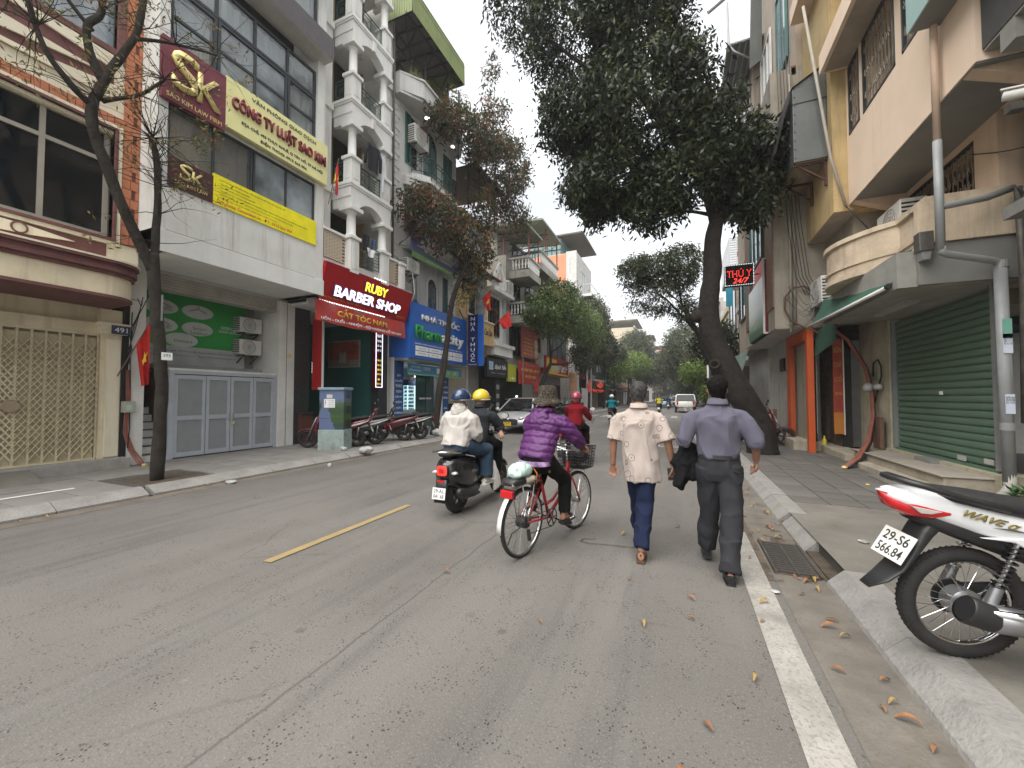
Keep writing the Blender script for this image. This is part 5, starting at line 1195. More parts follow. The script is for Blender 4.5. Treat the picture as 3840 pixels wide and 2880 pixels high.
def house(name,label,x,ya_,yb_,h,side,m,mw=None,floors_=None,gf=3.3,depth=5,balc=(),signm=None,signt=None,signc=None,roof=None,awn=None,wn=2,dark=m_dark,group=None,gd=.8):
 """shophouse whose front lies on x, facing side*x"""
 H_=body(name,label,(x-side*1,(ya_+yb_)/2,ZS),group);d=-side
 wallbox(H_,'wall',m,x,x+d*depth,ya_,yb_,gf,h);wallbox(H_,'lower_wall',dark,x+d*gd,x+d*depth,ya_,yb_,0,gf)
 wallbox(H_,'pier',m,x,x+d*gd,ya_,ya_+.25,0,gf)
 wallbox(H_,'parapet',m,x-d*.12,x+d*.25,ya_,yb_,h,h+.35)
 nf=max(1,int((h-gf)/3.1));fh=(h-gf)/nf
 for i in range(nf):
  z0=gf+i*fh
  w_=(yb_-ya_)
  window(H_,x+side*.005,ya_+w_*.15,yb_-w_*.15,z0+.8,z0+fh-.45,wn,1,mw or m_dkfr,m_glass if i%2 else m_glassrefl,side,.08)
  if i in balc or i==-1:
   wallbox(H_,'balcony_slab',m,x,x+side*.8,ya_+.1,yb_-.1,z0+.02,z0+.22)
   b=B();n=int(w_/.25)
   for k in range(n+1):b.bar((x+side*.76,ya_+.12+k*(w_-.24)/n,z0+.22),(x+side*.76,ya_+.12+k*(w_-.24)/n,z0+1.05),.035)
   b.bar((x+side*.76,ya_+.1,z0+1.05),(x+side*.76,yb_-.1,z0+1.05),.05);b.bar((x,ya_+.12,z0+1.05),(x+side*.76,ya_+.12,z0+1.05),.05);b.build('railing',m_grn_rail,H_)
  else:wallbox(H_,'string_course',m,x,x+side*.12,ya_,yb_,z0+.05,z0+.2)
 if roof:wallbox(H_,'roof_sheet',roof,x+side*.7,x+d*depth,ya_-.1,yb_+.1,h+1.7,h+1.8);wallbox(H_,'roof_post',m_truss,x+side*.3,x+side*.37,ya_+.2,ya_+.27,h,h+1.7);wallbox(H_,'roof_post',m_truss,x+side*.3,x+side*.37,yb_-.27,yb_-.2,h,h+1.7)
 if awn:B().add([(x,ya_+.1,gf+.1),(x,yb_-.1,gf+.1),(x+side*1.3,yb_-.1,gf-.45),(x+side*1.3,ya_+.1,gf-.45),(x,ya_+.1,gf+.15),(x,yb_-.1,gf+.15),(x+side*1.3,yb_-.1,gf-.40),(x+side*1.3,ya_+.1,gf-.40)],[(0,1,2,3),(7,6,5,4),(2,3,7,6),(0,3,7,4),(1,2,6,5)]).build('awning',awn,H_)
 b=B()
 for k in range(6):b.box(x+d*(gd-.06),x+d*(gd-.03+.01*(k%2)),ya_+.3,yb_-.2,gf-.12*(k+1),gf-.12*k-.015)
 b.build('shutter_box',m_steel,H_)
 return H_
mc={k:M('hw_'+k,c,.85,var=.12,vs=1.2,streak=.6,dirt=.3,dcol=tuple(q*.45 for q in c))for k,c in dict(white=(.52,.51,.48),cream=(.50,.44,.33),grey=(.33,.32,.30),ochre=(.48,.36,.18),pink=(.48,.33,.28),blue=(.36,.42,.45),tan=(.36,.30,.24),dark=(.12,.10,.085)).items()}
AWR=M('awn_red',(.38,.03,.03),.6);AWG=M('awn_green',(.03,.13,.08),.6);AWB=M('awn_blue',(.05,.13,.25),.6)
house('shophouse','grey shophouse with dark upper shutters behind the big yellow and red mart sign',-9.8,29.05,36.8,7.2,1,mc['white'],wn=4)
s=thing('shop_sign','red and yellow convenience store sign behind the forked green tree','sign',(-9.3,32,4));B().box(-9.75,-9.35,28.6,35.0,3.3,4.7).build('box',MATS['sign_red2'],s);B().box(-9.35,-9.34,28.7,34.9,3.3,3.45).build('stripe',M('sign_orange2',(.8,.42,.03),.5),s);B().box(-9.35,-9.34,28.7,31.4,3.45,4.55).build('stripe',MATS['sign_orange2'],s);B().box(-9.34,-9.33,29.9,31.9,3.5,4.25).build('plate',MATS['seal'],s)
text('Mart+',(-9.34,33.3,3.95),2.6,.75,'L',m_letw,s,.02,.02)
s=thing('banner','faded orange vertical notice board beyond the mart sign','banner',(-9.2,36.5,3));B().box(-9.3,-9.22,35.2,37.8,2.0,3.75).build('panel',M('bill_orange',(.55,.30,.15),.6,var=.4,vs=3),s)
s=thing('banner','tall white banner with red letters hung on a pole among the far shops','banner',(-9.2,40,3));B().box(-9.3,-9.25,38.8,42.2,2.4,4.8).build('panel',M('bill_whitep',(.6,.5,.52),.6,var=.15,vs=2),s);text('SALE',(-9.25,40.4,3.7),2.4,.8,'L',AWR,s,.01)
LH=[(45.1,50,9.5,'white','white shophouse with a red sign just past the salmon house',AWR),(50.05,54.5,7.5,'tan','low tan shophouse with a green sign in the far left row',AWG),(54.55,60,6.5,'dark','dark weathered timber-clad house half swallowed by trees',None),(60.05,66,10.5,'cream','cream house with a blue awning in the far left row',AWB),(66.05,72,8,'grey','grey concrete house in the far left row beyond the market stalls',AWR),(72.05,80,9,'ochre','ochre house deep in the far left row',None),(80.05,89.9,8,'white','last low white house before the tall cream block',None)]
for(a,c,h,k,lb,aw)in LH:house('shophouse',lb,-9.6,a,c,h,1,mc[k],awn=aw,balc=(0,)if k in 'whitecream' else())
house('apartment_block','tall cream block with a flat roof slab rising over the far trees',-9.1,90,104,16.8,1,mc['cream'],wn=4,depth=9,roof=mc['white'])
house('apartment_block','distant pale block with a small roof canopy above the far treetops',-7.4,120,134,17.5,1,mc['white'],wn=4,depth=10,roof=mc['grey'])
house('apartment_block','tiny orange-roofed house at the far end of the street',-5.5,185,200,22,1,mc['pink'],wn=3,depth=10,roof=M('roof_orange',(.5,.17,.06),.7))
for i,(x,y,z,w_,h_,k)in enumerate(((-9.0,46.2,2.9,2.4,.9,0),(-9.0,51.0,3.0,2.2,1.1,1),(-8.9,62,3.1,3,.8,2),(-9.0,67,2.6,3,.9,0))):
 s=thing('shop_sign',['small red and white shop sign past the salmon house','small green and white shop sign in the far left row','small blue shop sign in the far left row','small red shop sign deepest in the left row'][i],'sign',(x,y,z));B().box(x-.1,x,y,y+w_,z,z+h_).build('panel',(AWR,AWG,AWB)[k],s);B().box(x,x+.01,y+w_*.15,y+w_*.85,z+h_*.35,z+h_*.65).build('strip',m_letw,s)
t=thing('market_canopy','ragged brown cloth canopy of street stalls along the far left pavement','canopy',(-8.6,58,.13))
grid(-10,-7.6,50,66,2.6,6,20,None,lambda x,y:.25*noise.noise(Vector((x,y*.7,2)))-.12*(x+10)).build('cloth',M('tarp_brown',(.10,.085,.07),.9,var=.3,vs=1),t)
for i in range(6):B().bar((-7.7,50.3+i*3.1,.1),(-7.7,50.3+i*3.1,2.4),.06).build('pole',m_metal,t)
flag('far small red flag hanging at the foot of the forked green tree',(-8.9,23.9,1.6),(-8.7,24.6,2.7),.55,.9,2,st=False)
flag('distant bright red flag to the right of the maroon helmet',(-8.6,38,2.1),(-8.2,39,3.3),.8,1.3,1,st=False,m=M('flag_bright',(.75,.07,.03),.7))
flag('distant red flag among the far stalls beside the dark trunk',(-8.6,42,2.3),(-7.8,43.5,3.4),1.2,.8,4,st=False,m=MATS['flag_bright'])
for i in range(5):
 t=thing('lantern','red paper lantern strung under the far left shop awnings','lantern',(-8.3,41+i*1.3,2.2),0,'red lanterns under the far awnings');B().ell((-8.3,41+i*1.3,2.15-.05*(i%2)),.16,.16,.2,10,8).build('shade',MATS['flag_bright'],t,smooth=1)
# right side
m_pk=M('wall_pink',(.77,.61,.47),.8,var=.05,vs=1.5,bump=.15,bs=50,streak=.18,dcol=(.42,.27,.18))
m_pk2=M('wall_pink_low',(.62,.47,.34),.8,var=.08,vs=1.5,bump=.15,bs=50,streak=.4,dcol=(.30,.19,.12))
m_gr=M('grey_paint',(.20,.20,.185),.75,var=.08,vs=2,bump=.1,dirt=.2)
m_old=M('wall_old',(.42,.38,.28),.9,var=.18,vs=2,bump=.4,bs=25,streak=.6,dirt=.6,dcol=(.20,.18,.13))
m_oldg=M('wall_old_grey',(.30,.27,.22),.9,var=.15,vs=1.5,bump=.3,bs=30,streak=.6,dirt=.3,dcol=(.14,.12,.09))
m_ylo=M('wall_yellow_old',(.50,.37,.18),.85,var=.12,vs=1.5,bump=.2,streak=.6,dirt=.4,dcol=(.22,.17,.10))
m_shgr=M('roller_green',(.10,.165,.115),.5,var=.1,vs=1.5,dirt=.3,dcol=(.06,.10,.07))
m_grill=M('grille_bronze',(.24,.20,.15),.55,.3,var=.2,vs=6)
R2=body('pink_house','pink rendered house with barred windows, curved balcony and a wide green roller shutter',(5,9,ZS))
XW=4.12
wallbox(R2,'pink_bay',m_pk,3.3,9,6.4,10.25,5.55,6.95);wallbox(R2,'pink_bay',m_pk,3.3,9,6.4,10.25,8.42,8.44)
for(a,c)in((6.4,6.9),(8.0,8.22),(9.44,9.60),(10.12,10.25)):wallbox(R2,'pink_bay',m_pk,3.3,9,a,c,6.95,8.42)
wallbox(R2,'room_dark',m_dark,3.75,9,6.6,10.2,6.96,8.41)
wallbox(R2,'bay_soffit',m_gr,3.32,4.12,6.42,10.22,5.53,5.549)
b=B().prism([(3.32,5.53),(4.11,5.53),(4.11,5.2)],'y',10.0,10.18);b.prism([(3.32,5.53),(4.11,5.53),(4.11,5.2)],'y',6.5,6.68);b.build('bracket',m_pk2,R2)
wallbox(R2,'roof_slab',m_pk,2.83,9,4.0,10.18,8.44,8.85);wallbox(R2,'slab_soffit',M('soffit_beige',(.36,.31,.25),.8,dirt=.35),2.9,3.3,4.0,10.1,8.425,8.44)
wallbox(R2,'upper_wall',m_pk2,3.3,9,4,10.1,8.85,11.0);wallbox(R2,'upper_slab',m_pk,2.7,9,4,11.8,11.0,11.4);wallbox(R2,'upper_wall',m_oldg,3.3,9,4,11.7,11.4,16)
def grille(p,x,y0,y1,z0,z1,side,seed=0,scroll=True):
 r=random.Random(seed)
 fr=B()
 for(a,c,d_,e)in((y0,y1,z0,z0+.04),(y0,y1,z1-.04,z1),(y0,y0+.04,z0,z1),(y1-.04,y1,z0,z1)):fr.box(x,x+side*.05,a,c,d_,e)
 fr.build('grille_frame',m_dkfr,p)
 n=max(2,int((y1-y0)/.115));bm_=B().box(-.008,.008,-.008,.008,0,z1-z0-.08).mesh('grille_bar',m_grill)
 for i in range(1,n):inst('grille_bar',bm_,p,(x+side*.02,y0+(y1-y0)*i/n,z0+.04))
 for i in range(n):
  b=B();yc=y0+(y1-y0)*(i+.5)/n;rr=(y1-y0)/n*.36
  for zz,s in((z0+(z1-z0)*.2,1),(z0+(z1-z0)*.5,-1),(z0+(z1-z0)*.8,1)):
   pts=[(x+side*.03,yc+rr*(1-t*.5)*math.cos(s*t*7+i),zz+rr*1.6*(1-t*.5)*math.sin(t*7)+(t-.5)*.12)for t in[k/10 for k in range(11)]]
   b.tube(pts,.008,4,cap=False)
  b.build('scrollwork',m_grill,p)
grille(R2,3.34,9.60,10.12,6.96,8.40,-1,1);grille(R2,3.34,8.22,9.44,6.96,8.40,-1,2);grille(R2,3.34,6.9,8.0,6.96,8.40,-1,3)
wallbox(R2,'wall',m_pk2,XW,9,7.62,8.1,3.6,5.54);wallbox(R2,'wall',m_pk2,XW,9,10.1,10.6,3.6,5.54);wallbox(R2,'wall',m_pk2,XW,9,8.1,10.1,3.6,4.62);wallbox(R2,'wall',m_pk2,XW,9,8.1,10.1,5.42,5.54)
wallbox(R2,'room_dark',m_dark,XW+.5,9,8.1,10.1,4.62,5.42);grille(R2,XW+.06,8.1,10.1,4.62,5.42,-1,4)
def rcurve(p,name,m,x0,z0,z1,off=0.0):
 pts=[(XW+.1,7.62-off),(3.36-off,7.62-off),(3.36-off,8.4)]
 for i in range(13):
  a=i/12;pts.append((3.36-off-.62*math.sin(math.pi*a)**.8,8.4+2.3*a))
 pts+=[(3.5,10.9+off),(XW+.1,10.9+off)]
 b=B();n=len(pts);ctr=(XW-.1,9.2)
 vs=[(q[0],q[1],z)for z in(z0,z1)for q in pts]+[(ctr[0],ctr[1],z0),(ctr[0],ctr[1],z1)]
 fs=[(i,(i+1)%n,n+(i+1)%n,n+i)for i in range(n)]+[((i+1)%n,i,2*n)for i in range(n)]+[(n+i,n+(i+1)%n,2*n+1)for i in range(n)]
 return b.add(vs,fs).build(name,m,p,smooth=35)
m_bc=M('balcony_pink',(.54,.44,.32),.85,var=.14,vs=2,bump=.3,bs=40,streak=.75,dirt=.5,dcol=(.25,.19,.14))
rcurve(R2,'balcony',m_bc,0,3.78,4.38);rcurve(R2,'balcony_rim',m_bc,0,4.38,4.46,.05);rcurve(R2,'balcony_moulding',m_bc,0,3.92,3.97,.03);rcurve(R2,'balcony_moulding',m_bc,0,3.70,3.78,.04)
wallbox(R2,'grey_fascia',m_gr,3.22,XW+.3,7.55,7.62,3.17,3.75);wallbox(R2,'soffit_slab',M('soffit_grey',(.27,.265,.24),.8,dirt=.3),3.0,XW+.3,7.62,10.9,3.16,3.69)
wallbox(R2,'ledge',m_bc,3.2,XW+.2,7.5,7.6,3.76,4.36)
B().box(3.5,3.66,8.6,9.9,3.11,3.16).build('ceiling_light',M('fluor',(.38,.38,.36),.5),R2)
rs=roller('green corrugated roller shutter, closed, at the top of the stone steps',XW+.08,7.86,10.72,.5,3.14,-1,m_shgr,.118,bow=.03)
B().box(XW-.02,XW+.12,10.72,10.78,.5,3.16).build('guide_rail',m_steel,rs);B().box(XW-.02,XW+.12,7.80,7.86,.5,3.16).build('guide_rail',m_steel,rs);B().box(XW,XW+.1,7.86,10.72,.46,.5).build('bottom_rail',m_shgr,rs)
B().box(XW+.035,XW+.04,8.0,8.2,.55,.63).build('stain',M('tape_grey',(.4,.4,.36),.6),rs);B().box(XW+.035,XW+.04,9.15,9.25,1.58,1.64).build('sticker',m_letw,rs);B().box(XW+.035,XW+.04,8.6,8.82,.52,.6).build('stain',MATS['tape_grey'],rs)
wallbox(R2,'pier',m_old,XW-.05,XW+.6,10.78,12.25,.1,3.3);wallbox(R2,'sill',m_old,XW-.1,XW+.3,7.6,10.9,.1,.46)
B().box(XW-.055,XW-.05,11.3,11.9,1.9,2.1).build('faded_notice',M('notice_faded',(.22,.25,.2),.8),R2)
B().box(3.92,3.99,10.86,11.2,.42,1.1).build('board',M('board_brownish',(.16,.09,.06),.8,dirt=.4),R2)
t=thing('stone_steps','worn concrete and marble steps below the green roller shutter','steps',(3.7,9,ZS))
m_step=M('step_conc',(.36,.32,.25),.85,var=.2,vs=3,bump=.35,bs=30,dirt=.8,dcol=(.15,.13,.10))
B().box(3.5,XW,7.75,10.95,.1,.38).build('step',m_step,t,bevel=.01);B().box(3.46,XW,7.72,10.98,.38,.405).build('tread',M('tread_stone',(.36,.32,.27),.6,dirt=.7,bump=.2,dcol=(.2,.17,.14)),t,bevel=.006)
B().box(3.25,3.5,7.6,10.4,.1,.235).build('step',m_step,t,bevel=.015);B().box(3.9,XW,9.0,9.5,.405,.47).build('patch',m_gr,t)
B().box(3.05,3.25,7.4,9.0,.1,.17).build('step',m_conc,t,bevel=.02)
t=thing('cable_bundle','thick red and black cable bundle bowing out between the rusty gate and the green shutter','cable',(3.5,11,.1))
for k in range(9):
 ox,oy=rnd.uniform(-.05,.05),rnd.uniform(-.07,.07);bow=rnd.uniform(.7,1.1)
 pts=[(3.35+ox,12.3+oy*2,3.5),(3.75+ox*.6,11.9+oy,2.9),(3.95+ox*.5,11.55+oy,2.2),(3.98+ox*.4,11.35+oy,1.6),(3.92+ox*.5,11.15+oy,1.1),(3.7+ox,10.75+oy*1.3,.6),(3.35+ox*1.4,10.2+oy*1.5,.3),(2.98+ox,9.75+oy,.16)]
 B().tube(pts,.021 if k%3 else .016,7).build('cable',m_cabr if k%4!=3 else m_cabk,t,smooth=1)
B().tube([(4.0,11.3,1.4),(4.02,11.0,2.0),(4.0,10.95,2.2),(3.99,11.05,2.35),(3.98,11.25,2.3),(4.0,11.35,2.0)],.016,7).build('cable',m_cabk,t,smooth=1)
b=B();b.ell((3.93,11.4,1.75),.10,.13,.10);b.ell((3.98,11.05,1.76),.08,.10,.07);b.build('plastic_wrap',M('plastic_clear',(.45,.45,.45),.35,var=.2,vs=12,bump=.5,bs=15),t,smooth=1);B().ell((2.95,9.72,.16),.05,.05,.03).build('yellow_tape',m_gold,t)
R3=body('grey_shophouse','grey and yellow rendered shophouse overhanging the orange door frame and rusty folding gate',(4,12.5,ZS))
m_rust=M('gate_rust',(.13,.09,.07),.7,.2,var=.3,vs=6,dirt=.5,dcol=(.05,.03,.02))
sg=scissor_gate('rusty brown folding gate between two red vertical signs',3.75,12.3,13.9,.3,3.15,-1,m_rust,16,.3,M('gate_dark',(.03,.025,.02),.8))
wallbox(R3,'plinth',m_step,3.35,3.75,10.98,12.0,.1,.28,bevel=.02);wallbox(R3,'plinth',m_step,3.35,3.8,12.0,14.0,.1,.30,bevel=.02)
wallbox(R3,'dark_lintel',m_dark,3.7,9,12.25,14.1,3.15,3.3);wallbox(R3,'jamb',m_dark,3.72,3.9,12.25,12.32,.2,3.2)
def redsign(label,x,y,w_):
 s=thing('panel_sign',label,'sign',(x,y,.6));B().box(x-w_,x,y,y+.04,.62,2.98).build('panel',M('sign_red3',(.30,.05,.03),.5,var=.2,vs=2),s);B().box(x,x+.025,y-.005,y+.045,.6,3.0).build('edge',m_acw,s);B().box(x-w_,x,y-.004,y,.62,1.15).build('foot',M('sign_orange3',(.45,.17,.03),.5),s)
 for i,q in enumerate(('BÚN','CHẢ','CỔ','TRUYỀN')):text(q,(x-w_/2,y-.004,2.72-i*.36),w_*.75,.16 if i<3 else .12,'F',M('letter_ochre2',(.5,.33,.05),.5),s,.003)
redsign('red vertical noodle sign nearest the cable bundle',3.72,12.2,.2);redsign('red vertical noodle sign beside the orange door frame',3.2,12.35,.2)
m_or=M('frame_orange',(.50,.085,.02),.55,var=.08,vs=3,dirt=.25)
t=thing('orange_frame','bright orange painted door frame of the grey shophouse','door frame',(3.1,13,ZS));B().box(2.98,3.12,12.12,12.30,.13,3.28).build('post',m_or,t,bevel=.01);B().box(2.98,3.10,13.85,14.25,.40,3.0).build('post',m_or,t,bevel=.01);B().box(2.98,3.12,12.30,14.25,3.0,3.29).build('lintel',m_or,t,bevel=.01)
B().box(3.14,3.2,12.9,13.85,.4,3.0).build('shutter',M('shutter_tan',(.28,.26,.2),.7,streak=.5),t);B().box(3.13,3.2,12.3,12.9,.4,3.0).build('dark_door',m_dark,t)
wallbox(R3,'door_step',m_step,2.75,3.4,12.6,14.3,.1,.40,bevel=.02)
wallbox(R3,'overhang',m_oldg,2.32,9,12.2,17.0,3.33,10.2);wallbox(R3,'overhang_soffit',M('soffit_pale',(.46,.45,.42),.8),2.35,4,12.22,17.0,3.31,3.329)
wallbox(R3,'wall',m_oldg,3.45,9,10.55,12.19,3.3,5.5);wallbox(R3,'lower_wall',M('wall_pale_low',(.36,.35,.32),.85,streak=.4),3.05,9,14.3,17.2,.1,3.31)
wallbox(R3,'yellow_bay',m_ylo,3.05,9,10.27,12.19,5.45,14);wallbox(R3,'yellow_soffit',MATS['soffit_beige'],3.07,3.45,10.3,12.19,5.43,5.449)
b=B()
for i in range(10):b.box(2.30,2.318,12.5+i*.0,16.9,4.0+i*.55,4.03+i*.55)
m_tile=M('tile_brown',(.20,.13,.08),.6,var=.2,vs=8)
for j in range(26):
 for i in range(3):pass
wallbox(R3,'tile_strip',m_tile,2.296,2.318,12.22,16.9,3.9,8.3)
jb=B()
for j in range(44):jb.box(2.290,2.2961,12.24,16.88,3.92+j*.1,3.985+j*.1)
tagp(jb.build('wall_tile',m_tile,R3),kind='stuff')
window(R3,2.28,13.3,15.4,5.6,8.0,3,1,M('frame_teal',(.05,.14,.13),.5),m_glassrefl,-1,.07)
B().box(2.99,3.05,14.7,15.2,2.35,2.75).build('vent_grille',m_black,R3)
for(x,y,z0,z1)in((2.75,12.15,3.4,10.0),(2.66,12.14,3.2,9.0)):B().tube([(x,y,z0),(x+.02,y,(z0+z1)/2),(x,y,z1)],.035,8).build('conduit',M('conduit',(.33,.30,.25),.7),R3,smooth=1)
ac_unit('old stained air conditioner on the grey shophouse above the tangle of wires',3.4,11.2,3.75,-1,.85,.62,.35)
ac_unit('beige air conditioner standing behind the curved pink balcony',4.05,9.15,4.5,-1,.9,.6,.38)
t=thing('cable_loop','big coiled loop of brown cable hanging on the grey overhang wall','cable',(2.9,12.1,4.2))
B().tube([(3.2,12.05,4.1),(2.95,12.08,4.35),(2.7,12.1,4.35),(2.52,12.1,4.1),(2.52,12.1,3.8),(2.65,12.1,3.5),(2.9,12.05,3.3),(3.1,12.0,3.2),(3.3,11.95,3.0)],.022,7).build('cable',M('cable_brown',(.12,.06,.045),.6),t,smooth=1)
for k in range(26):
 a=Vector((3.2+rnd.uniform(-.1,.1),11.9+rnd.uniform(-.1,.1),3.9+rnd.uniform(-.3,.3)));c=Vector((rnd.choice((2.5,3.3,3.6,2.8)),rnd.uniform(10.8,12.1),rnd.uniform(3.3,4.4)))
 mid=(a+c)/2+Vector((0,0,-rnd.uniform(.1,.45)));B().tube([a,(a+mid)/2-Vector((0,0,.05)),mid,(mid+c)/2-Vector((0,0,.05)),c],.006,4).build('wire',m_cabk if k%2 else m_cabg,t)
t=thing('cloth_awning','dark green cloth awning rolled out under the curved pink balcony','awning',(3,10,3.6))
m_aw=M('awning_green',(.035,.10,.07),.8,var=.15,vs=3,streak=.3)
def sheet(p,name,m,a,b_,c,d_,nu=20,sag=.05,smooth=1,thick=.006):
 a,b_,c,d_=map(Vector,(a,b_,c,d_));vs=[];nv=8
 for i in range(nu+1):
  for j in range(nv+1):
   u,v=i/nu,j/nv;q=(a*(1-u)+b_*u)*(1-v)+(d_*(1-u)+c*u)*v
   q.z-=sag*math.sin(math.pi*v)*(1+.3*math.sin(u*20));vs.append(q)
 return B().add(vs,[(i*(nv+1)+j,(i+1)*(nv+1)+j,(i+1)*(nv+1)+j+1,i*(nv+1)+j+1)for i in range(nu)for j in range(nv)]).build(name,m,p,smooth=smooth)
sheet(t,'cloth',m_aw,(3.25,7.75,3.78),(3.0,10.9,3.72),(2.75,10.9,3.15),(2.95,7.75,3.22),sag=.03)
B().tube([(2.94,7.7,3.22),(2.74,10.95,3.15)],.03,10).build('front_bar',m_acw,t,smooth=1);B().tube([(2.93,7.68,3.22),(2.935,7.76,3.22)],.04,10).build('end_cap',m_black,t)
sheet(t,'cloth',m_aw,(3.25,11.0,3.3),(3.2,12.2,3.2),(3.15,12.2,2.55),(3.25,11.0,2.8),sag=-.04)
t=thing('floodlight','grey square floodlight box at the corner of the curved balcony','lamp',(3.3,7.55,3.7));B().box(3.17,3.33,7.40,7.56,3.62,3.90).build('casing',m_metal,t,bevel=.01);B().prism([(3.19,3.62),(3.31,3.62),(3.29,3.5),(3.21,3.5)],'y',7.42,7.54).build('lens',m_steel,t)
t=thing('awning_small','ragged grey-green tarpaulin hanging low beyond the orange door','awning',(2.5,18,3));sheet(t,'cloth',M('tarp_grey',(.16,.22,.19),.7,var=.2,vs=2),(2.4,17.3,3.3),(2.3,21.5,3.4),(2.0,21.5,2.55),(2.2,17.3,2.5),sag=.03)
m_pvc=M('pvc_grey',(.26,.27,.27),.45,var=.12,vs=3,dirt=.35,dcol=(.15,.14,.12))
t=thing('drain_pipe','thick grey plastic downpipe with an elbow running down beside the green shutter','pipe',(4,7.6,.3))
B().tube([(3.22,7.02,7.6),(3.22,7.02,4.98)],.04,14).build('pipe',M('pipe_painted',(.60,.44,.33),.6,streak=.4),t,smooth=1)
B().tube([(3.22,7.02,4.98),(3.22,7.02,3.5)],.047,14).build('pipe',m_pvc,t,smooth=1)
B().tube([(3.22,7.02,3.56),(3.23,7.02,3.47),(3.30,7.05,3.44),(3.90,7.38,3.38),(3.97,7.41,3.36),(3.99,7.42,3.26)],.046,14).build('elbow',m_pvc,t,smooth=1)
B().tube([(3.99,7.42,3.3),(4.0,7.42,.42)],.064,16).build('pipe',m_pvc,t,smooth=1);B().tube([(4.0,7.42,.55),(4.0,7.41,.36),(3.9,7.35,.24),(3.6,7.15,.17)],.062,14).build('foot',M('pvc_pale',(.38,.37,.33),.6,dirt=.5),t,smooth=1)
for z in(3.28,1.1):B().tube([(4.0,7.42,z),(4.0,7.42,z+.1)],.07,16).build('collar',m_pvc,t)
for(z,m_)in((2.45,M('stick_g',(.15,.35,.28),.6)),(2.25,M('stick_w',(.55,.6,.7),.6)),(1.45,MATS['stick_w'])):
 B().box(3.95,4.04,7.345,7.35,z-.13,z+.13).build('sticker',m_,t)
text('0979 098',(3.995,7.345,1.5),.08,.1,'F',m_blk_l,t,.002);text('0912 123',(3.995,7.345,2.28),.08,.09,'F',m_blk_l,t,.002)
B().tube([(3.22,7.02,4.08),(3.8,7.25,4.2),(4.1,7.35,4.32)],.045,12).build('branch_pipe',m_cabg,t,smooth=1)
B().tube([(4.12,7.3,4.3),(4.14,7.3,3.2),(4.13,7.35,1.2)],.04,10).build('conduit',m_metal,t,smooth=1)
R1=body('stained_house','nearest house on the right with a stained beige wall and dark grey upper floor',(4.5,5.5,ZS))
wallbox(R1,'wall',m_old,4.2,9,-4,7.3,.1,3.75);wallbox(R1,'ledge',M('ledge_grey',(.22,.215,.20),.85,dirt=.5),3.75,9,-4,6.9,3.75,3.9);wallbox(R1,'upper_wall',m_gr,4.2,9,-4,7.3,3.9,5.6)
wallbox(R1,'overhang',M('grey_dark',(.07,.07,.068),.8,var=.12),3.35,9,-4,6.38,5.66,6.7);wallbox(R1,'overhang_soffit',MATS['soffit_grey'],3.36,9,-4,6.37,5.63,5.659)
for y in(5.9,4.6,3.2):wallbox(R1,'beam',MATS['soffit_grey'],3.36,4.2,y,y+.22,5.4,5.629)
wallbox(R1,'plant_ledge',m_step,4.0,4.25,4,7.2,.1,.3)
wallbox(R1,'vent_board',M('wood_orange',(.30,.15,.07),.7),4.14,4.2,4.3,6.6,1.2,2.0)
for i in range(3):wallbox(R1,'slat',MATS['wood_orange'],4.08,4.14,4.3,6.6,1.3+i*.24,1.42+i*.24)
t=thing('metal_canopy','flat grey canopy with a pale teal edge jutting in at the top right corner','canopy',(4,5.5,6.6))
B().box(2.98,9,-3,7.04,6.57,6.62).build('soffit',m_gr,t);B().box(2.96,2.98,-3,7.06,6.57,7.4).build('fascia',M('teal_pale',(.30,.44,.42),.6,var=.06),t)
t=thing('security_camera','white bullet security camera on the dark bracket at the upper right','camera',(3.3,5.7,4.7))
T_=Matrix.Translation((3.42,5.9,4.78))@Euler((0,R(18),R(-35))).to_matrix().to_4x4()
b=B();b.T=T_;b.loft([((-.16,0,0),.052,.052),((.10,0,0),.052,.052)],n=16);b.box(-.19,.06,-.062,.062,.045,.06);b.build('housing',m_acw,t);b=B();b.T=T_;b.loft([((-.17,0,0),.045,.045),((-.162,0,0),.045,.045)],n=16);b.build('lens',m_black,t)
B().tube([(3.52,5.85,4.8),(3.75,5.95,4.95),(4.2,6.0,4.95)],.02,8).build('bracket',m_metal,t);B().tube([(3.5,5.85,4.85),(3.8,6.1,5.1),(4.2,6.2,5.05)],.01,6).build('cable',m_cabk,t);B().box(3.3,3.42,5.9,6.0,4.62,4.70).build('lamp',m_metal,t)
t=thing('wall_bottle','pale rounded plastic lamp fixture on the stained wall at the right edge','lamp',(4.1,6.6,3.6));B().lathe([(.02,.25),(.09,.2),(.1,.05),(.12,0),(.12,-.03),(0,-.03)],(4.1,6.55,3.35),14).build('shade',m_acw,t,smooth=1)
for k,(a,c,sg_)in enumerate((((4.1,7.3,4.3),(4.18,5.2,3.6),.5),((4.12,7.3,3.2),(4.18,5.6,3.0),.3),((4.15,7.2,5.0),(4.1,5.9,4.4),.1),((4.1,8.1,5.2),(4.1,6.2,4.5),.1))):
 a=Vector(a);c=Vector(c);tagp(B().tube([a+(c-a)*i/8-Vector((0,0,sg_*math.sin(math.pi*i/8)))for i in range(9)],.012 if k==0 else .007,5).build('wall_cable',m_cabk,None,smooth=1),['thick black cable sagging across the stained wall','thin cable low across the stained wall','thin cable below the ledge of the upper wall','thin cable from the barred window to the ledge'][k],'cable')
b=B()
